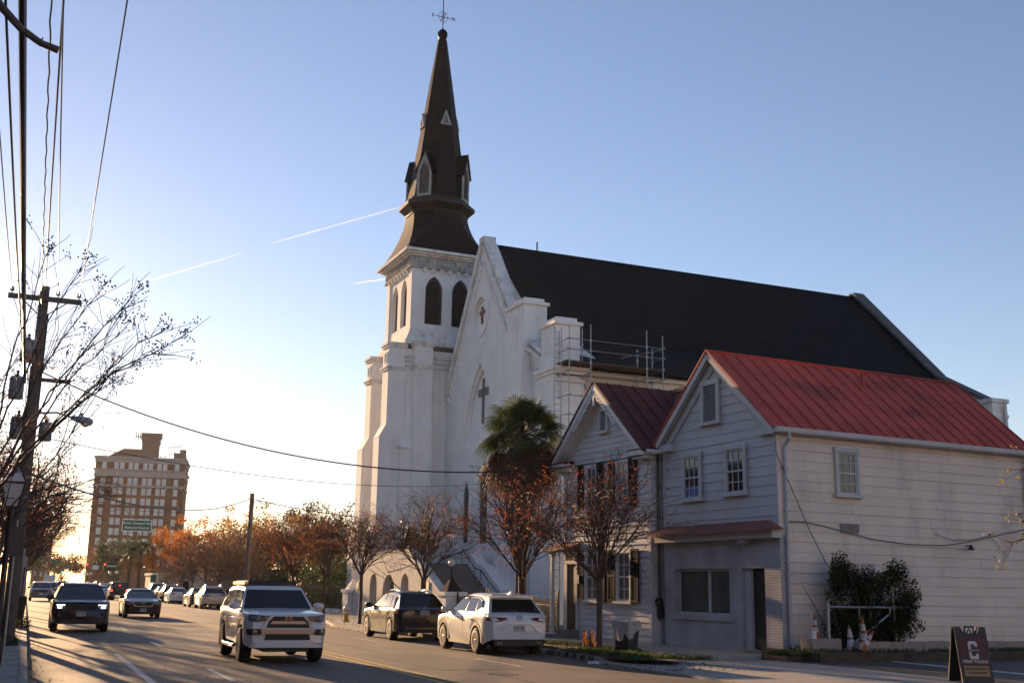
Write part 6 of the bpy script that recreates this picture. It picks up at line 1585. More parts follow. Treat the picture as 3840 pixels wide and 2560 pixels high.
wpst = MB(); wpst.box(-.06, .06, -.06, .06, 0, .62); wpst.tube([(0, .02, .6), (-.03, .02, 1.15)], .015, 6); o = wpst.build('marker_post', m_trim, None); o.location = (19.75, 25.05, .2); tag(o, 'short white wooden post with a thin rod beside the house corner', 'post')
def cone(loc, label, tilt=(0, 0), white_top=False, h=.72):
    t = thing('traffic_cone', label, 'traffic cone', loc, 0, 'traffic cones by the house wall'); t.rotation_euler = (tilt[0], tilt[1], .3)
    og = mat('orange_cone', (.42, .075, .02), .6, var=.2); wc = mat('white_cone_band', (.52, .51, .50), .5, var=.1)
    mb = MB(); mb.box(-.18, .18, -.18, .18, 0, .035); mb.build('base', mat('black_cone_base', (.03, .025, .022), .8) if not white_top else og, t)
    f = lambda z: .135-.11*z/h
    def seg(z0, z1, m, nm): mb = MB(); mb.lathe([(f(z0), z0), (f(z1), z1)], (0, 0, 0), 16); mb.build(nm, m, t, 50)
    if white_top: seg(.035, h*.45, wc, 'cone_body'); seg(h*.45, h*.52, mat('dark_cone_band', (.05, .05, .05), .6), 'band'); seg(h*.52, h*.86, wc, 'cone_body'); seg(h*.86, h, mat('faded_tip', (.2, .06, .04), .6), 'tip')
    else: seg(.035, h*.38, og, 'cone_body'); seg(h*.38, h*.56, wc, 'band'); seg(h*.56, h*.64, og, 'cone_body'); seg(h*.64, h*.82, wc, 'band'); seg(h*.82, h, og, 'tip')
cone((20.06, 25.35, .5), 'dark red traffic cone on the concrete block left of the gate post')
cone((20.95, 25.0, .32), 'small white traffic cone leaning on the wall under the bush', (0, -.12), True, .66)
cone((21.22, 24.75, .26), 'orange traffic cone leaning left beside the gate diagonal', (.05, -.2), False, .95)
cone((20.98, 24.7, .26), 'orange traffic cone lying behind the leaning cone', (.3, .55), False, .7)
pw = MB(); pw.ball((0, 0, .12), .16, 10, .8); pw.ball((.22, .05, .1), .12, 8, .8); o = pw.build('plastic_bag', mat('grey_plastic_bag', (.28, .27, .28), .4, var=.15, bump=.8, bscale=9), None, 50); o.location = H(5.0, -.9, .3); tag(o, 'grey plastic bag lying on the ground by the long house wall', 'bag')
cnb = MB(); cnb.box(-.28, .28, -.16, .16, 0, .2); o = cnb.build('paving_slab', m_kerb, None); o.location = (21.75, 25.0, .30); o.rotation_euler = (0, .35, .1); tag(o, 'grey paving slab tilted behind the orange cones', 'slab')
# ---------- folding A-frame sign
ax = R(20); fx = Vector((cos(ax), -sin(ax), 0)); nrm = Vector((-sin(ax), -cos(ax), 0))   # width direction, facing direction
af = thing('sandwich_board', 'black folding sandwich board with burgundy permit parking panel', 'sandwich board', (18.33, 18.25, .06), -ax)
# local: x = width, -y = faces the street corner
def lean(y0, y1, h, w=.64, m=None, name='', notch=True):
    mb = MB(); d = .04
    pts = [(-w/2, 0), (w/2, 0), (w/2, h), (w/2-.13, h), (w/2-.19, h-.13), (-w/2+.19, h-.13), (-w/2+.13, h), (-w/2, h)] if notch else [(-w/2, 0), (w/2, 0), (w/2, h), (-w/2, h)]
    f = lambda z: y0+(y1-y0)*z/h
    mb.prism(pts, lambda x, z: (x, f(z), z), lambda x, z: (x, f(z)+d, z)); return mb.build(name, m, af)
ff = lambda z: -.33+.27*z/1.1
lean(-.33, -.06, 1.1, .66, m_black, 'front_board'); lean(.33, .03, 1.1, .66, m_black, 'back_board')
mb = MB(); mb.tube([(-.1, -.03, .97), (-.09, -.03, 1.1), (.09, -.03, 1.1), (.1, -.03, .97)], .022, 6); mb.tube([(-.05, -.02, .97), (0, -.02, 1.06), (.05, -.02, .97)], .016, 6); mb.build('handle', m_black, af)
def onface(z, off=.004): return (0, ff(z)-off, z)
up_ = Vector((0, .27/1.1, 1)).normalized()
mb = MB(); mb.prism([(-.27, .12), (.27, .12), (.27, .9), (-.27, .9)], lambda x, z: (x, ff(z)-.006, z), lambda x, z: (x, ff(z)-.0005, z)); pn = mb.build('burgundy_panel', mat('burgundy_panel', (.065, .008, .014), .5, var=.06), af)
mb = MB(); mb.prism([(-.26, .14), (.26, .14), (.26, .34), (-.26, .34)], lambda x, z: (x, ff(z)-.009, z), lambda x, z: (x, ff(z)-.0065, z)); tp = mb.build('tan_panel', mat('tan_panel', (.30, .22, .10), .6, var=.05), pn)
wt = mat('off_white_lettering', (.55, .54, .53), .6, var=0)
text_mesh('PERMIT PARKING', .088, .0015, wt, 'lettering', pn, M4=frame(onface(.42, .009), (1, 0, 0), up_), bold=.0015, sx=.78)
for tx, z in (('EMMANUEL AME CHURCH', .285), ('110 CALHOUN STREET', .205)):
    text_mesh(tx, .056, .001, mat('dark_lettering', (.05, .02, .02), .6, var=0), 'lettering', tp, M4=frame(onface(z, .0115), (1, 0, 0), up_), bold=.001, sx=.72)
mb = MB()
def cpoly():   # block letter C with slab serifs
    return [(-.10, .5), (-.07, .47), (.06, .47), (.09, .5), (.09, .58), (.04, .58), (.04, .545), (.02, .53), (-.03, .53), (-.05, .55), (-.05, .74), (-.03, .76), (.02, .76), (.04, .745), (.04, .71), (.09, .71), (.09, .79), (.06, .82), (-.07, .82), (-.10, .79)]
mb.prism(cpoly(), lambda x, z: (x, ff(z)-.0095, z), lambda x, z: (x, ff(z)-.0065, z)); lg = mb.build('letter_emblem', wt, pn)
mb = MB(); mb.prism([(-.13, .615), (.12, .615), (.12, .665), (-.13, .665)], lambda x, z: (x, ff(z)-.0125, z), lambda x, z: (x, ff(z)-.0098, z)); bnd = mb.build('emblem_band', MATS['burgundy_panel'], lg)
text_mesh('COUGAR CLUB', .04, .001, wt, 'lettering', bnd, M4=frame(onface(.64, .0145), (1, 0, 0), up_), bold=.001, sx=.8)
# ---------- contrails high in the sky
m_trail = bpy.data.materials.new('ice_trail'); m_trail.use_nodes = True
_n = m_trail.node_tree; _b = _n.nodes.new('ShaderNodeBsdfTranslucent'); _b.inputs['Color'].default_value = (1, 1, 1, 1); _tr = _n.nodes.new('ShaderNodeBsdfTransparent'); _mx = _n.nodes.new('ShaderNodeMixShader'); _n.links.new(_tr.outputs[0], _mx.inputs[1]); _n.links.new(_b.outputs[0], _mx.inputs[2]); _n.links.new(_mx.outputs[0], _n.nodes['Material Output'].inputs['Surface'])
_tc = _n.nodes.new('ShaderNodeTexCoord'); _no = _n.nodes.new('ShaderNodeTexNoise'); _no.inputs['Scale'].default_value = .012; _no.inputs['Detail'].default_value = 5
_n.links.new(_tc.outputs['Object'], _no.inputs['Vector']); _mr = _n.nodes.new('ShaderNodeMapRange'); _mr.inputs[1].default_value = .25; _mr.inputs[2].default_value = .75; _mr.inputs[3].default_value = .02; _mr.inputs[4].default_value = .11
_n.links.new(_no.outputs['Fac'], _mr.inputs[0]); _n.links.new(_mr.outputs[0], _mx.inputs[0])
def trail(a, b, r0, r1, label):
    a = Vector(a); b = Vector(b); mb = MB(-a); n = 24; rg2 = random.Random(int(a.x))
    mb.tube([a.lerp(b, k/n)+Vector((0, 0, rg2.gauss(0, r0*.05))) for k in range(n+1)], [(r0+(r1-r0)*k/n)*(rg2.uniform(.92, 1.08)*min(1, .35+k/5, .35+(n-k)/5)) for k in range(n+1)], 8)
    o = mb.build('contrail', m_trail, None, 60); o.location = a; tag(o, label, 'contrail', 'contrails in the sky')
trail((161, 4165, 972), (664, 3904, 1146), 4.5, 3, 'long bright contrail above the bare branches at left')
trail((745, 3861, 1178), (1168, 3644, 1317), 2.5, 3.5, 'contrail ending against the steeple')
trail((561, 4118, 437), (1119, 3862, 493), 3.5, 3.5, 'low faint contrail between hotel and church')
trail((1027, 3770, 1045), (1138, 3717, 1065), 3.5, 3, 'short faint contrail just left of the belfry')
# ---------------------------------------------------------------- cars (local: +y is forward, origin on the ground mid wheelbase)
WHEELS = {}
def wheel_mesh(Rw, wd, spokes, rimm):
    key = (Rw, wd, spokes, rimm.name)
    if key in WHEELS: return WHEELS[key]
    mb = MB(); r = Rw*.68
    mb.lathe([(r, -wd/2), (Rw*.9, -wd/2), (Rw*.975, -wd*.4), (Rw, -wd*.25), (Rw, wd*.25), (Rw*.975, wd*.4), (Rw*.9, wd/2), (r, wd/2)], (0, 0, 0), 28, 'x')
    ty = mb.build('tyre', m_rubber, None, 50); tm = ty.data; bpy.data.objects.remove(ty)
    mb = MB()
    # dish, lip, hub and spokes; outer face on +x
    x = wd*.36
    mb.lathe([(r*1.02, x-.05), (r*1.02, wd/2+.004), (r*.94, wd/2+.006), (r*.9, x-.02), (r*.9, x-.06)], (0, 0, 0), 28, 'x')
    for k in range(spokes):
        a = 2*pi*k/spokes; d = Vector((0, cos(a), sin(a))); t = Vector((0, -sin(a), cos(a)))*(r*(.12 if spokes > 7 else .17))
        p0 = d*r*.15; p1 = d*r*.93; o0 = Vector((x+.02, 0, 0)); o1 = Vector((x-.005, 0, 0)); b = Vector((-.035, 0, 0))
        mb.hexa([p0-t*1.2+o0+b, p0+t*1.2+o0+b, p1+t*.7+o1+b, p1-t*.7+o1+b, p0-t*1.2+o0, p0+t*1.2+o0, p1+t*.7+o1, p1-t*.7+o1])
    mb.lathe([(r*.2, x-.04), (r*.2, x+.03), (r*.12, x+.04)], (0, 0, 0), 12, 'x')
    o = mb.build('rim', rimm, None, 40); rm = o.data; bpy.data.objects.remove(o)
    mb = MB(); mb.lathe([(r*.9, x-.075), (r*.9, x-.07)], (0, 0, 0), 20, 'x'); o = mb.build('rim_back', m_plastic, None); bmsh = o.data; bpy.data.objects.remove(o)
    WHEELS[key] = (tm, rm, bmsh); return WHEELS[key]
def add_wheel(root, x, y, Rw, wd, spokes, rimm, steer=0.0):
    tm, rm, bk = wheel_mesh(Rw, wd, spokes, rimm)
    w = bpy.data.objects.new('wheel', tm); COL.objects.link(w); w.parent = root; w.location = (x, y, Rw)
    w.rotation_euler = (0, 0, steer + (pi if x < 0 else 0))
    for nm, d in (('rim', rm), ('rim_back', bk)):
        o = bpy.data.objects.new(nm, d); COL.objects.link(o); o.parent = w
def interp(tab, v):
    for (a, p), (b, q) in zip(tab, tab[1:]):
        lo, hi = (a, b) if a < b else (b, a)
        if lo <= v <= hi: return p + (q-p)*(v-a)/(b-a) if b != a else p
    return tab[0][1] if (v > tab[0][0]) == (tab[0][0] > tab[-1][0]) else tab[-1][1]
def build_car(name, sp, label, cat, loc, rz, paintm, group=None, detail=True):
    t = thing(name, label, cat, loc, rz, group)
    W2 = sp['W']/2; yF, yR = sp['yF'], sp['yR']; yf, yr, Rw = sp['yf'], sp['yr'], sp['R']; RA = Rw+.065
    sill = sp['sill']; top = sp['top']; kf, kr = sp.get('kf', .2), sp.get('kr', .14); DL = .45
    def d_of(q, k):
        return 0 if q <= 1-k else DL*(1-math.sqrt(max(0, (1-q)/k)))
    def wfac(y):
        a = max(0, 1-(yF-y)/DL); b = max(0, 1-(y-yR)/DL); return 1-kf*a*a-kr*b*b
    fy = lambda x: yF-d_of(min(1, abs(x)/W2), kf); ry = lambda x: yR+d_of(min(1, abs(x)/W2), kr)
    ys = {yF, yF-.03, yF-.1, yF-.2, yF-.33, yF-DL, yR, yR+.03, yR+.1, yR+.22, yR+DL}
    for yc in (yf, yr):
        for k in range(11): ys.add(round(yc-RA*cos(pi*k/10), 4))
        ys.add(yc+RA+.02); ys.add(yc-RA-.02)
    doors = sp['doors']
    for d in doors: ys.add(d)
    for y, _ in top: ys.add(y)
    for k in range(1, 6): ys.add(yr+RA+(yf-yr-2*RA)*k/6)
    ys = sorted((y for y in ys if yR <= y <= yF), reverse=True)
    out = [ys[0]]
    for y in ys[1:]:
        if out[-1]-y > .008 or y in doors: out.append(y)
    ys = out
    def bottom(y):
        z = sill + (sp.get('nose', .0)*max(0, 1-(yF-y)/.5)) + (sp.get('tailup', .08)*max(0, 1-(y-yR)/.5))
        for yc in (yf, yr):
            if abs(y-yc) < RA: z = max(z, Rw+math.sqrt(RA*RA-(y-yc)**2))
        return z
    rows = [(0, .965), (.1, .978), (.3, .992), (.52, 1.0), (.72, 1.0), (.86, .99), (.95, .975)]
    body = MB(); under = MB(); dr = {}
    L_, R_, C_ = [], [], []
    for y in ys:
        w = W2*wfac(y); zt = interp(top, y); zb = min(bottom(y), zt-.08)
        side = [(w*f - .0, zb+(zt-zb)*q) for q, f in rows] + [(w*.955, zt-.012), (w*.91, zt+.004), (w*.6, zt+.024), (0, zt+.034)]
        ring = [(x, z) for x, z in side] + [(-x, z) for x, z in reversed(side[:-1])]
        C_.append([body.P((x, y, z)) for x, z in ring])
    nr = len(C_[0]); nd = 6
    door_ranges = list(zip(doors, doors[1:]))
    for a, b, ya, yb in zip(C_, C_[1:], ys, ys[1:]):
        for j in range(nr-1):
            isd = None
            if detail:
                for di, (d0, d1) in enumerate(door_ranges):
                    if d0 >= ya and yb >= d1 and (1 <= j <= 6 or nr-2-6 <= j <= nr-2-1): isd = (di, 0 if j <= 6 else 1)
            q = (a[j], b[j], b[j+1], a[j+1])
            if isd is None: body.f.append(q)
            else: dr.setdefault(isd, []).append(q)
    body.f.append(tuple(C_[0])); body.f.append(tuple(reversed(C_[-1])))
    # wheel-arch lips and door skins
    bo = body.build('body', paintm, t, 38)
    for (di, sd), fs in dr.items():
        mb = MB(); mp = {}; us = sorted({i for f in fs for i in f})
        pts = [Vector(body.v[i]) for i in us]; c = sum(pts, Vector())/len(pts)
        y0, y1 = min(p.y for p in pts), max(p.y for p in pts); z0, z1 = min(p.z for p in pts), max(p.z for p in pts)
        for i, p in zip(us, pts):
            q = p.copy()
            if p.y-y0 < .002: q.y += .009
            if y1-p.y < .002: q.y -= .009
            mp[i] = mb.P(q)
        for f in fs: mb.f.append(tuple(mp[i] for i in f))
        dob = mb.build('door', paintm, t, 38)
        hb = MB(); sgn = 1 if sd == 0 else -1; hy = y0+.13; hz = z1-.16
        hb.box(*sorted((sgn*(W2*.985), sgn*(W2*.985+.045))), hy-.09, hy+.09, hz-.018, hz+.018); hb.build('handle', sp.get('handle', paintm), dob)
    # floor pan, dark wheel wells
    prev = None
    for y, c in zip(ys, C_):
        x = body.v[c[0]][0]; z = body.v[c[0]][2]; r = [under.P(p) for p in ((x-.004, y, z+.002), (x*.68, y, min(z, sill+.02) if abs(y-yf) < RA or abs(y-yr) < RA else z), (-x*.68, y, min(z, sill+.02) if abs(y-yf) < RA or abs(y-yr) < RA else z), (-x+.004, y, z+.002))]
        if prev:
            for k in range(3): under.f.append((prev[k], prev[k+1], r[k+1], r[k]))
        prev = r
    under.build('underbody', m_plastic, t)
    # greenhouse
    yfb, yft, yrb, yrt, wb, wt, zb, zr = sp['gh']; arc = sp.get('arc', .05); bw = .07
    ym, hl = (yft+yrt)/2, (yft-yrt)/2
    zroof = lambda y, z: z - arc*min(1.6, ((y-ym)/hl)**2)
    ztop = zr-.085
    def level(y0, y1, w, z, bf, br, curved):
        P_ = []
        for k in range(9): u = -1+2*k/8; P_.append((w*u, y0-bf*u*u))
        for k in range(1, 6): P_.append((w*(1+.012*sin(pi*k/6)), y0-bf+(y1+br-(y0-bf))*k/6))
        for k in range(9): u = 1-2*k/8; P_.append((w*u, y1+br*u*u))
        for k in range(1, 6): P_.append((-w*(1+.012*sin(pi*k/6)), y1+br+(y0-bf-(y1+br))*k/6))
        return [(x, y, zroof(y, z) if curved else z) for x, y in P_]
    lv = [level(yfb+.03, yrb-.02, wb+.015, zb-.06, bw*1.2, bw*.6, False), level(yft, yrt, wt, ztop, bw, bw*.6, True), level(yft-.06, yrt+.05, wt-.05, zr-.03, bw, bw*.5, True),
          level(yft-.2, yrt+.16, wt*.8, zr-.006, bw*.6, bw*.3, True), level(yft-.5, yrt+.45, wt*.4, zr, 0, 0, True)]
    g = MB(); ix = [[g.P(p) for p in l] for l in lv]; n = len(ix[0])
    for a, b in zip(ix, ix[1:]):
        for j in range(n): g.f.append((a[j], a[(j+1) % n], b[(j+1) % n], b[j]))
    g.f.append(tuple(ix[-1])); cab = g.build('cabin', sp.get('cabin_mat', paintm), t, 42)
    def shield(edge, v0, v1, u0, sgn, nm):
        lo = [Vector(p) for p in lv[0][edge:edge+9]]; hi = [Vector(p) for p in lv[1][edge:edge+9]]; mb = MB(); rws = []
        for v in (v0, (v0+v1)/2, v1):
            r = []
            for k in range(9):
                u = -u0+2*u0*k/8; f = (u+1)*4; i = min(7, int(f)); p = (lo[i].lerp(lo[i+1], f-i)).lerp(hi[i].lerp(hi[i+1], f-i), v)
                r.append(mb.P(p+Vector((0, sgn*.010, .008))))
            rws.append(r)
        for a, b in zip(rws, rws[1:]):
            for k in range(8): mb.f.append((a[k], a[k+1], b[k+1], b[k]))
        mb.build(nm, m_car_glass, t, 60)
    shield(0, sp.get('ws0', .16), .97, .93, 1, 'windscreen'); shield(14, *sp.get('rg', (.22, .93, .88)), -1, 'rear_window')
    def sx(z): return (wb+.015)+(wt-(wb+.015))*(z-(zb-.06))/(ztop-(zb-.06))
    for poly in sp['sidewin']:
        for sgn in (1, -1):
            mb = MB(); mb.prism(poly, lambda y, z: (sgn*(sx(z)+.016), y, z), lambda y, z: (sgn*(sx(z)-.012), y, z)); mb.build('side_window', m_car_glass, t)
    if sp.get('wintrim'):
        for sgn in (1, -1):
            mb = MB(); pl = sp['wintrim']
            for p, q in zip(pl, pl[1:]): mb.bar((sgn*(sx(p[1])+.014), p[0], p[1]), (sgn*(sx(q[1])+.014), q[0], q[1]), .02, .028)
            mb.build('window_trim', m_chrome, t)
    # pieces set on the front and rear faces
    def densify(poly):
        o = []
        for (a, b) in zip(poly, poly[1:]+poly[:1]):
            nseg = max(1, int(abs(b[0]-a[0])/.09))
            for k in range(nseg): f = k/nseg; o.append((a[0]+(b[0]-a[0])*f, a[1]+(b[1]-a[1])*f))
        return o
    def feat(poly, nm, m, proud, end, parent=None, mirror=False, lab=None):
        r = None
        for s in ((1, -1) if mirror else (1,)):
            P_ = densify([(s*x, z) for x, z in poly]); mb = MB()
            # a strip of columns keeps the piece on the curved face
            xs = sorted({round(p[0], 4) for p in P_}); rim = []
            base = (lambda x: fy(x)+proud) if end == 'f' else (lambda x: ry(x)-proud); back = -.07 if end == 'f' else .07
            mb.prism(P_, lambda x, z: (x, base(x), z), lambda x, z: (x, base(x)+back, z))
            r = mb.build(nm, m, parent or t)
            if lab: r['label'] = lab
        return r
    sp['_feat'] = feat; sp['_fy'] = fy; sp['_ry'] = ry
    for f in sp.get('feats', []):
        feat(*f[:5], **(f[5] if len(f) > 5 else {}))
    def plate(end, z, m=m_plate):
        y = (yF+.05) if end == 'f' else (yR-.045)
        mb = MB(); mb.box(-.155, .155, *sorted((y, y+(-.02 if end == 'f' else .02))), z-.075, z+.075); p = mb.build('number_plate', m, t)
        mb = MB(); yy = y+(.002 if end == 'f' else -.002)
        for k in range(7):
            if k != 3: mb.box(-.118+.035*k, -.118+.035*k+.02, *sorted((yy, y)), z-.03, z+.03)
        mb.build('plate_characters', m_plate_ink, p)
    for e, z in sp.get('plates', []): plate(e, z)
    # mirrors
    for s in (1, -1):
        mb = MB(); y = yfb-.22 if 'my' not in sp else sp['my']; z = zb+.07
        mb.lathe([(.02, -.13), (.075, -.11), (.09, -.03), (.085, .06), (.05, .12), (.01, .13)], (s*(W2+.06), y, z), 10, 'x'); mb.box(*sorted((s*(W2-.13), s*(W2-.02))), y-.05, y+.03, z-.06, z-.02)
        mb.build('mirror', sp.get('mirror', paintm), t, 50)
    for x, y in ((W2-.125, yf), (-W2+.125, yf), (W2-.125, yr), (-W2+.125, yr)): add_wheel(t, x, y, Rw, sp.get('tw', .235), sp.get('spokes', 10), sp.get('rim', m_rim), sp.get('steer', 0) if y == yf else 0)
    if sp.get('cladding'):
        for s in (1, -1):
            for yc in (yf, yr):
                mb = MB()
                for k in range(12):
                    a0, a1 = pi*(k/12*1.06-.03), pi*((k+1)/12*1.06-.03)
                    p = [Vector((s*(W2*.985+.014), yc+r*cos(a), Rw+r*sin(a))) for a in (a0, a1) for r in (RA-.02, RA+.07)]
                    q = [v-Vector((s*.10, 0, 0)) for v in p]; mb.hexa([q[0], q[1], q[3], q[2], p[0], p[1], p[3], p[2]])
                mb.build('arch_trim', sp['cladding'], t)
            mb = MB(); mb.box(*sorted((s*(W2*.9), s*(W2*.985))), yr+RA+.05, yf-RA-.05, sill-.03, sill+.13); mb.build('sill_trim', sp['cladding'], t)
    if sp.get('rails'):
        for s in (1, -1):
            mb = MB(); x = s*(wt-.1); z0 = lambda y: zroof(y, zr)-.01
            pts = [(x, yft-.18, z0(yft-.18)-.02), (x, yft-.28, z0(yft-.28)+.055), (x, ym, zr+.06), (x, yrt+.3, z0(yrt+.3)+.055), (x, yrt+.18, z0(yrt+.18)-.02)]
            mb.tube(pts, .024, 6); mb.build('roof_rail', sp['rails'], t, 50)
    if detail:
        mb = MB(); mb.box(-W2*.7, W2*.7, yrb+.5, yfb-.3, sill+.12, zb-.12); mb.build('interior', m_interior, t)
    for fn in sp.get('extra', []): fn(t, sp)
    return t
def sides(*polys): return [list(p) for p in polys]
def ellipse_ring(t, feat_y, z, rx, rz, m, w=.014, nm='emblem', x0=0.0, tilt=False):
    mb = MB(); pts = [(x0+rx*cos(2*pi*k/20), feat_y, z+rz*sin(2*pi*k/20)) for k in range(21)]
    mb.tube(pts, w, 6, False); return mb.build(nm, m, t)

# --- white four wheel drive in the middle of the road
def x_4r(t, sp):
    y = sp['yF']+.035
    e = ellipse_ring(t, y, 1.0, .085, .06, m_chrome, .011); ellipse_ring(e, y, 1.0, .03, .055, m_chrome, .008, 'emblem_loop'); ellipse_ring(e, y, 1.022, .06, .028, m_chrome, .008, 'emblem_loop')
    mb = MB(); w = .66
    for s in (1, -1): mb.box(s*w-.045, s*w+.045, -1.75, .12, 1.765, 1.83)
    mb.build('roof_rack_side', m_chrome, t)
    mb = MB(); mb.box(-.61, .61, -1.9, .0, 1.80, 1.86); mb.box(-.6, .6, -.05, .04, 1.76, 1.84); mb.build('roof_rack', m_plastic, t)
    for s in (1, -1):
        mb = MB(); mb.tube([(s*.98, .86, .36), (s*1.0, .7, .34), (s*1.0, -.7, .34), (s*.98, -.86, .36)], .05, 8); mb.build('running_board', m_chrome, t, 50)
        mb = MB(); mb.box(*sorted((s*.7, s*.95)), -1.97, -1.94, .2, .6); mb.build('mud_flap', m_plastic, t)
        for k, (x, z, r, m) in enumerate(((.72, 1.01, .062, m_head), (.52, 1.0, .045, m_amber))):
            mb = MB(); mb.lathe([(r, 0), (r, .02), (r*.6, .028)], (s*x, sp['_fy'](x)+.035, z), 12, 'y'); mb.build('lamp_reflector', m, t)
        mb = MB(); mb.lathe([(.055, 0), (.055, .02), (.03, .022)], (s*.77, sp['_fy'](.77)+.05, .70), 12, 'y'); mb.build('fog_lamp', m_head, t)
    mb = MB(); mb.box(-.5, .5, -2.4, 2.2, .26, .4); mb.build('chassis', m_plastic, t)
four = dict(W=1.92, yF=2.30, yR=-2.45, yf=1.395, yr=-1.395, R=.395, sill=.42, nose=-.06, tailup=.1, kf=.16, kr=.1,
    top=[(2.30, .98), (2.24, 1.05), (2.12, 1.10), (1.7, 1.15), (1.0, 1.19), (.85, 1.18), (-2.38, 1.18), (-2.45, 1.10)], doors=[.78, -.35, -1.25],
    gh=(1.02, .34, -2.42, -2.12, .885, .715, 1.19, 1.77), arc=.035, ws0=.13, rg=(.2, .9, .88),
    sidewin=sides([(.72, 1.22), (.28, 1.62), (-.28, 1.65), (-.28, 1.22)], [(-.36, 1.22), (-.36, 1.65), (-1.2, 1.64), (-1.2, 1.22)], [(-1.28, 1.22), (-1.28, 1.64), (-1.98, 1.6), (-2.14, 1.22)]),
    feats=[([(.90, 1.06), (.88, 1.10), (.36, 1.05), (.46, .96), (.70, .93), (.88, .95)], 'headlight', m_head, .02, 'f', dict(mirror=True)),
           ([(-.34, 1.05), (.34, 1.05), (.45, .93), (.5, .80), (-.5, .80), (-.45, .93)], 'grille', m_plastic, .012, 'f'),
           ([(-.36, .955), (.36, .955), (.43, .885), (-.43, .885)], 'grille_bar', m_chrome, .035, 'f'),
           ([(-.39, 1.09), (.39, 1.09), (.55, .93), (.6, .79), (.53, .79), (.48, .92), (.34, 1.055), (-.34, 1.055), (-.48, .92), (-.53, .79), (-.6, .79), (-.55, .93)], 'grille_surround', p_white, .03, 'f'),
           ([(-.63, .775), (.63, .775), (.6, .67), (-.6, .67)], 'bumper_bar', m_chrome, .07, 'f'),
           ([(.63, .775), (.92, .77), (.9, .64), (.62, .65)], 'fog_pod', m_plastic, .035, 'f', dict(mirror=True)),
           ([(-.5, .655), (.5, .655), (.53, .53), (-.53, .53)], 'lower_grille', m_plastic, .014, 'f'),
           ([(-.8, .47), (.8, .47), (.86, .36), (-.86, .36)], 'bumper_lip', p_white, .03, 'f'),
           ([(.62, .78), (.9, .78), (.86, 1.14), (.7, 1.14)], 'tail_light', m_tail, .012, 'r', dict(mirror=True))],
    handle=m_chrome, rim=m_rim_dark, spokes=6, tw=.265, extra=[x_4r], plates=[])
build_car('four_wheel_drive', four, 'white four wheel drive with chrome bumper bar and black roof rack driving toward the camera', 'car', (6.22, 29.05, 0), pi-.03, p_white)

# --- black crossover parked at the kerb
def x_glc(t, sp):
    e = ellipse_ring(t, sp['yR']-.01, 1.06, .055, .055, m_chrome, .009); mb = MB()
    for k in range(3): a = pi/2+2*pi*k/3; mb.tube([(0, sp['yR']-.012, 1.06), (.05*cos(a), sp['yR']-.012, 1.06+.05*sin(a))], .008, 4)
    mb.build('emblem_star', m_chrome, e)
    for s in (1, -1): mb = MB(); mb.box(*sorted((s*.42, s*.68)), sp['yR']-.03, sp['yR']+.05, .36, .43); mb.build('exhaust_trim', m_chrome, t)
glc = dict(W=1.89, yF=2.27, yR=-2.36, yf=1.435, yr=-1.435, R=.365, sill=.27, nose=.03, tailup=.13, kf=.2, kr=.15,
    top=[(2.27, .78), (2.2, .88), (1.9, .96), (1.2, 1.03), (.95, 1.05), (-1.4, 1.08), (-2.2, 1.07), (-2.33, 1.0), (-2.36, .9)], doors=[.75, -.25, -1.15],
    gh=(1.25, .3, -2.24, -1.62, .87, .64, 1.06, 1.63), arc=.06, ws0=.12, rg=(.14, .92, .88),
    sidewin=sides([(.86, 1.10), (.3, 1.47), (-.2, 1.52), (-.2, 1.10)], [(-.28, 1.10), (-.28, 1.52), (-.92, 1.5), (-1.08, 1.10)], [(-1.14, 1.10), (-.98, 1.49), (-1.32, 1.42), (-1.55, 1.12)]),
    wintrim=[(.95, 1.08), (.32, 1.5), (-.2, 1.555), (-.95, 1.53), (-1.4, 1.44), (-1.6, 1.1), (.95, 1.08)],
    feats=[([(.36, 1.0), (.36, .90), (.9, .88), (.92, .98), (.7, 1.03)], 'tail_light', m_tail, .02, 'r', dict(mirror=True)),
           ([(.42, .915), (.42, .895), (.7, .89), (.7, .91)], 'tail_light_strip', m_sign_white, .026, 'r', dict(mirror=True)),
           ([(-.68, .44), (.68, .44), (.7, .40), (-.7, .40)], 'bumper_trim', m_chrome, .03, 'r'), ([(-.75, .39), (.75, .39), (.7, .27), (-.7, .27)], 'diffuser', m_plastic, .012, 'r'),
           ([(.45, .75), (.85, .8), (.85, .66), (.5, .62)], 'headlight', m_head, .02, 'f', dict(mirror=True))],
    plates=[('r', .93)], rails=m_chrome, spokes=5, rim=m_rim, tw=.25, extra=[x_glc], cladding=p_black, handle=m_chrome)
build_car('crossover', glc, 'black crossover with silver roof rails parked by the church gate', 'car', (13.22, 39.55, 0), -.02, p_black)

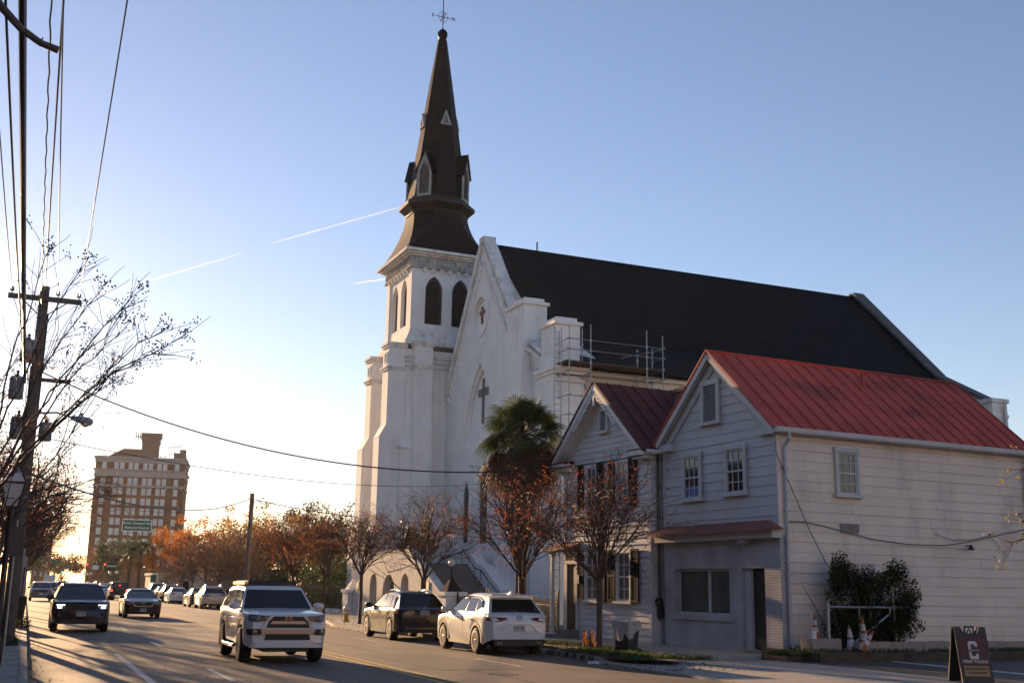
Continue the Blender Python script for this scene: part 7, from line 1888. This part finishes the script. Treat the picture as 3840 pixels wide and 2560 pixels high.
# --- white crossover parked nearest the camera
def x_cx(t, sp):
    y = sp['yR']-.02
    e = ellipse_ring(t, y, 1.0, .075, .062, m_chrome, .009); mb = MB(); mb.tube([(-.06, y, 1.03), (-.03, y, 1.01), (0, y, .965), (.03, y, 1.01), (.06, y, 1.03)], .008, 5); mb.build('emblem_wing', m_chrome, e)
    mb = MB(); mb.hexa([(-.03, -1.65, 1.60), (.03, -1.65, 1.60), (.03, -1.4, 1.62), (-.03, -1.4, 1.62), (-.012, -1.68, 1.70), (.012, -1.68, 1.70), (.012, -1.6, 1.68), (-.012, -1.6, 1.68)]); mb.build('aerial_fin', p_white, t)
    mb = MB(); mb.box(-.72, .72, sp['yR']+.3, sp['yR']+.62, 1.57, 1.61); mb.build('roof_spoiler', p_white, t)
cx = dict(W=1.84, yF=2.22, yR=-2.32, yf=1.35, yr=-1.35, R=.36, sill=.27, nose=.02, tailup=.16, kf=.2, kr=.16,
    top=[(2.22, .80), (2.14, .90), (1.8, .98), (1.15, 1.05), (.9, 1.06), (-1.4, 1.1), (-2.12, 1.11), (-2.28, 1.02), (-2.32, .86)], doors=[.68, -.3, -1.12],
    gh=(1.2, .22, -2.2, -1.7, .865, .635, 1.08, 1.655), arc=.06, ws0=.12, rg=(.2, .92, .89),
    sidewin=sides([(.8, 1.13), (.22, 1.47), (-.24, 1.52), (-.24, 1.13)], [(-.33, 1.13), (-.33, 1.52), (-.92, 1.5), (-1.05, 1.13)], [(-1.13, 1.15), (-1.0, 1.49), (-1.3, 1.42), (-1.46, 1.3)]),
    wintrim=[(.9, 1.11), (.24, 1.5), (-.24, 1.55), (-1.0, 1.53), (-1.38, 1.42), (-1.5, 1.26)],
    feats=[([(.36, .97), (.38, 1.0), (.88, 1.02), (.9, .92), (.7, .89), (.52, .91)], 'tail_light', m_tail, .02, 'r', dict(mirror=True)),
           ([(-.62, .56), (-.36, .84), (.36, .84), (.62, .56), (.6, .545), (.34, .80), (-.34, .80), (-.6, .545)], 'tailgate_crease', p_white, .018, 'r'),
           ([(-.74, .42), (.74, .42), (.72, .26), (-.72, .26)], 'bumper_valance', m_plastic, .02, 'r'), ([(.52, .36), (.66, .36), (.66, .31), (.52, .31)], 'exhaust', m_chrome, .035, 'r', dict(mirror=True)),
           ([(.4, .80), (.85, .86), (.85, .76), (.45, .72)], 'headlight', m_head, .02, 'f', dict(mirror=True))],
    plates=[('r', .73)], spokes=11, rim=m_rim, tw=.245, extra=[x_cx], cladding=m_plastic, handle=m_chrome)
build_car('crossover', cx, 'white crossover with black arch trims parked at the kerb nearest the camera', 'car', (13.1, 31.4, 0), -.02, p_white)

# --- black large car with lit headlights in the left lane
def x_ex(t, sp):
    mb = MB(); y = sp['yF']+.03; mb.lathe([(.085, 0), (.085, .012)], (0, 0, 0), 20, 'y'); 
    o = mb.build('emblem', mat('blue_emblem', (.02, .03, .08), .3), t); o.location = (0, y, .9); o.scale = (1, 1, .45)
    for s in (1, -1):
        mb = MB(); x = .74; mb.box(*sorted((s*.66, s*.8)), sp['_fy'](x)+.02, sp['_fy'](x)+.035, .84, .93); mb.build('lit_lamp', m_head_on, t)
        mb = MB(); mb.box(*sorted((s*.56, s*.84)), sp['_fy'](.84)+.022, sp['_fy'](.6)+.036, .945, .965); mb.build('daytime_strip', m_head_on, t)
    mb = MB()
    for k in range(5): mb.tube([(-.52+.26*k, .1, 1.755), (-.52+.26*k, -1.6, 1.755)], .014, 5)
    mb.build('roof_ribs', p_navy, t)
ex = dict(W=1.96, yF=2.35, yR=-2.6, yf=1.43, yr=-1.43, R=.38, sill=.28, nose=.02, tailup=.1, kf=.17, kr=.12,
    top=[(2.35, .93), (2.28, 1.02), (2.1, 1.07), (1.6, 1.11), (1.1, 1.13), (.95, 1.12), (-2.45, 1.15), (-2.6, 1.05)], doors=[.78, -.3, -1.25],
    gh=(1.35, .35, -2.5, -2.15, .90, .68, 1.13, 1.74), arc=.05, ws0=.11, rg=(.2, .9, .88),
    sidewin=sides([(.95, 1.16), (.35, 1.6), (-.24, 1.63), (-.24, 1.16)], [(-.34, 1.16), (-.34, 1.63), (-1.2, 1.62), (-1.2, 1.16)], [(-1.3, 1.16), (-1.3, 1.62), (-2.0, 1.57), (-2.15, 1.16)]),
    feats=[([(.53, .98), (.9, .96), (.92, .84), (.55, .82)], 'headlight', m_head, .012, 'f', dict(mirror=True)),
           ([(-.52, .99), (.52, .99), (.52, .78), (-.52, .78)], 'grille', m_plastic, .014, 'f'),
           ([(-.5, .965), (.5, .965), (.5, .945), (-.5, .945)], 'grille_bar', m_rim_dark, .022, 'f'), ([(-.5, .905), (.5, .905), (.5, .885), (-.5, .885)], 'grille_bar', m_rim_dark, .022, 'f'), ([(-.5, .845), (.5, .845), (.5, .825), (-.5, .825)], 'grille_bar', m_rim_dark, .022, 'f'),
           ([(.66, .66), (.86, .7), (.86, .56), (.7, .54)], 'fog_pod', m_plastic, .02, 'f', dict(mirror=True)), ([(-.62, .45), (.62, .45), (.7, .30), (-.7, .30)], 'lower_grille', m_plastic, .02, 'f'), ([(-.6, .44), (.6, .44), (.6, .425), (-.6, .425)], 'lower_trim', m_rim_dark, .03, 'f')],
    plates=[('f', .64)], rails=p_black, spokes=5, rim=m_rim_dark, tw=.25, extra=[x_ex], mirror=m_plastic)
build_car('large_car', ex, 'blue black seven seat car with lit headlights in the left lane', 'car', (2.74, 46.45, 0), pi-.02, p_navy)

# --- dark saloon behind it in the next lane
def x_al(t, sp):
    ellipse_ring(t, sp['yF']+.03, .74, .05, .05, m_chrome, .011); mb = MB(); mb.box(-.065, .065, sp['yF']+.02, sp['yF']+.045, .73, .75); mb.build('emblem_bar', m_chrome, t)
al = dict(W=1.83, yF=2.33, yR=-2.5, yf=1.39, yr=-1.39, R=.335, sill=.2, nose=.04, tailup=.1, kf=.24, kr=.16,
    top=[(2.33, .66), (2.22, .76), (1.9, .86), (1.3, .94), (1.0, .97), (.8, .96), (-1.5, 1.0), (-1.9, 1.03), (-2.4, 1.0), (-2.5, .86)], doors=[.72, -.28, -1.15],
    gh=(1.25, .22, -1.95, -1.1, .83, .58, .97, 1.47), arc=.06, ws0=.12, rg=(.14, .95, .9),
    sidewin=sides([(.85, 1.0), (.2, 1.35), (-.2, 1.38), (-.2, 1.0)], [(-.3, 1.0), (-.3, 1.38), (-.95, 1.33), (-1.2, 1.02)]),
    feats=[([(.5, .74), (.62, .82), (.9, .9), (.9, .78), (.72, .66)], 'headlight', m_head, .03, 'f', dict(mirror=True)),
           ([(-.5, .78), (.5, .78), (.36, .62), (-.36, .62)], 'grille', m_plastic, .012, 'f'),
           ([(.5, .80), (.56, .80), (.4, .58), (-.4, .58), (-.56, .80), (-.5, .80), (-.37, .615), (.37, .615)], 'grille_surround', m_chrome, .03, 'f'),
           ([(-.5, .5), (.5, .5), (.44, .33), (-.44, .33)], 'lower_grille', m_plastic, .015, 'f'), ([(.62, .42), (.84, .46), (.84, .34), (.66, .32)], 'fog_pod', m_plastic, .015, 'f', dict(mirror=True)),
           ([(.4, .95), (.84, .96), (.84, .8), (.5, .82)], 'tail_light', m_tail, .012, 'r', dict(mirror=True))],
    spokes=10, rim=m_rim, tw=.22, extra=[x_al], plates=[('f', .42)], mirror=m_plastic)
build_car('saloon_car', al, 'dark saloon with chrome vee grille driving in the second lane', 'car', (6.75, 63.9, 0), pi-.02, p_brown)

# --- the queue further down the street -----------------------------------
gs = dict(al); gs['extra'] = []; gs['plates'] = [('r', .6)]
sed = build_car('saloon_car', gs, 'white saloon with red tail lights parked in the right hand row', 'car', (14.75, 109.6, 0), -.02, p_white, 'cars parked along the right kerb')
gu = dict(glc); gu['extra'] = []; gu['cladding'] = None; gu['wintrim'] = None; gu['rails'] = m_chrome
suv = build_car('estate_car', gu, 'silver tall car with rear glass facing us parked beside the white four wheel drive', 'car', (14.3, 88.0, 0), -.02, p_silver, 'cars parked along the right kerb')
def put(src, loc, rz, label, pm, group='cars in the street traffic', scale=None):
    d = {'body': pm, 'cabin': pm, 'door': pm, 'handle': pm, 'mirror': pm, 'tailgate_crease': pm}
    return dup(src, loc, rz, label, group, scale, d)
PK = 'cars parked along the right kerb'
put(sed, (14.35, 94.3, 0), -.02, 'dark saloon parked directly behind the silver tall car', p_brown, PK)
put(suv, (15.05, 116.5, 0), -.02, 'bronze tall car parked beyond the white saloon', p_brown, PK)
put(sed, (15.2, 123, 0), -.02, 'grey car parked second beyond the white saloon', p_grey, PK)
put(suv, (15.5, 131, 0), -.02, 'dark tall car parked farthest along the right kerb', p_black, PK, 1.08)
put(suv, (17.9, 97.5, 0), 1.45, 'dark tall car standing off the street behind the silver tall car', p_black, PK, 1.05)
# facing traffic
gx = dict(ex); gx['extra'] = []; gx['rails'] = None
big = build_car('large_car', gx, 'dark grey off roader with pale roof waiting at the left kerb', 'car', (3.4, 116.3, 0), pi-.02, p_grey, 'cars in the street traffic')
for o in big.children:
    if o.name.startswith('cabin'): o.material_slots[0].link = 'OBJECT'; o.material_slots[0].material = p_silver
put(big, (5.0, 140, 0), pi, 'silver car partly hidden behind the dark grey off roader', p_silver)
def pickup():
    sp = dict(ex); sp['extra'] = []; sp['rails'] = None; sp['yR'] = -3.3; sp['yr'] = -2.1
    sp['top'] = [(2.35, 1.0), (2.28, 1.1), (2.1, 1.15), (1.6, 1.19), (1.1, 1.21), (-3.2, 1.25), (-3.3, 1.15)]
    sp['gh'] = (1.35, .55, -1.1, -.9, .90, .72, 1.21, 1.88); sp['doors'] = [.78, -.15, -1.0]
    sp['sidewin'] = sides([(.95, 1.24), (.5, 1.72), (-.1, 1.75), (-.1, 1.24)], [(-.2, 1.24), (-.2, 1.75), (-.85, 1.75), (-.9, 1.24)])
    return build_car('pickup_truck', sp, 'slate blue pickup truck coming down the second lane', 'pickup', (7.9, 173.5, 0), pi-.02, p_blue, 'cars in the street traffic')
pickup()
def x_jeep(t, sp):
    tm, rm, bk = wheel_mesh(.39, .25, 5, m_rim)
    w = bpy.data.objects.new('spare_wheel', tm); COL.objects.link(w); w.parent = t; w.location = (.08, sp['yR']-.16, 1.0); w.rotation_euler = (0, 0, -pi/2)
    o = bpy.data.objects.new('rim', rm); COL.objects.link(o); o.parent = w
    for s in (1, -1):
        mb = MB(); mb.box(*sorted((s*.66, s*.82)), sp['yR']-.05, sp['yR']+.02, .86, 1.08); mb.build('brake_light', m_tail_on, t)
    mb = MB(); mb.box(-.09, .09, sp['yR']-.22, sp['yR']-.19, 1.46, 1.52); mb.build('high_brake_light', m_tail_on, t)
    mb = MB(); mb.box(-.8, .8, sp['yR']-.14, sp['yR'], .5, .66); mb.build('bumper', m_plastic, t)
jp = dict(W=1.86, yF=1.95, yR=-2.0, yf=1.3, yr=-1.3, R=.41, sill=.5, nose=0, tailup=.02, kf=.12, kr=.06,
    top=[(1.95, 1.0), (1.85, 1.1), (.8, 1.18), (-1.95, 1.2), (-2.0, 1.15)], doors=[.6, -.3, -1.0],
    gh=(.85, .55, -1.98, -1.9, .84, .74, 1.2, 1.84), arc=.01, ws0=.15, rg=(.25, .85, .75),
    sidewin=sides([(.6, 1.24), (.5, 1.7), (-.25, 1.72), (-.25, 1.24)], [(-.35, 1.24), (-.35, 1.72), (-1.7, 1.7), (-1.75, 1.24)]),
    feats=[], spokes=5, rim=m_rim, tw=.26, extra=[x_jeep], cladding=m_plastic)
build_car('off_road_car', jp, 'black boxy off roader with spare wheel and lit brake lights', 'car', (11.1, 126.5, 0), -.02, p_black, 'cars in the street traffic')
put(sed, (10.6, 146, 0), .5, 'white saloon turning across beside the boxy off roader', p_white)
far = [(suv, 11.7, 152, 0, 'dark red tall car queueing beyond the boxy off roader', p_red), (sed, 12.2, 163, 0, 'silver car queueing second beyond the boxy off roader', p_silver), (suv, 11.9, 175, 0, 'grey car queueing third beyond the boxy off roader', p_grey),
       (sed, 4.6, 158, pi, 'white car coming behind the silver one at the left kerb', p_white), (suv, 4.9, 176, pi, 'dark car far back in the left lane', p_black), (sed, 8.2, 190, pi, 'pale saloon following the slate blue pickup', p_silver), (suv, 8.5, 206, pi, 'grey tall car second behind the slate blue pickup', p_grey),
       (sed, 12.6, 190, 0, 'red car stopped at the far traffic lights', p_red), (suv, 12.9, 203, 0, 'white tall car at the far traffic lights', p_white), (sed, 5.4, 205, pi, 'blue grey saloon far down the left lane', p_blue), (sed, 9.0, 224, pi, 'dark saloon near the unlit traffic lights', p_brown),
       (suv, 13.2, 222, 0, 'silver tall car beyond the red traffic lights', p_silver), (sed, 9.4, 246, pi, 'white car near the green traffic lights', p_white), (suv, 5.9, 232, pi, 'pale tall car farthest in the left lane', p_silver)]
for src, x, y, rz, lab, pm in far: put(src, (x, y, 0), rz-.02, lab, pm)
bt = thing('box_truck', 'white box truck far down the street', 'truck', (9.9, 285, 0), -.02, None)
mb = MB(); mb.box(-1.15, 1.15, -3.2, 2.0, 1.0, 3.2); mb.build('cargo_box', mat('truck_white', (.5, .49, .47), .5, var=.05), bt)
mb = MB(); mb.box(-1.05, 1.05, 2.05, 3.6, .6, 2.5); mb.build('cab', p_white, bt)
mb = MB(); mb.box(-1.0, 1.0, -3.1, 3.5, .45, .98); mb.build('chassis', m_plastic, bt)
for x in (-.95, .95):
    for y in (-1.9, 2.7): add_wheel(bt, x, y, .45, .28, 6, m_rim)
# ---------------------------------------------------------------- evening haze
mb = MB(); mb.box(-1600, 1600, -1600, 3600, -1.2, 60)
hz = mb.build('haze', None, None) if False else None
hm = bpy.data.materials.new('evening_air'); hm.use_nodes = True
_n = hm.node_tree
for nd in list(_n.nodes):
    if nd.type == 'BSDF_PRINCIPLED': _n.nodes.remove(nd)
_v = _n.nodes.new('ShaderNodeVolumePrincipled'); _v.inputs['Color'].default_value = (.95, .93, .92, 1); _v.inputs['Density'].default_value = .00006; _v.inputs['Anisotropy'].default_value = .45
_n.links.new(_v.outputs[0], _n.nodes['Material Output'].inputs['Volume'])
tag(mb.build('haze', hm), kind='stuff')
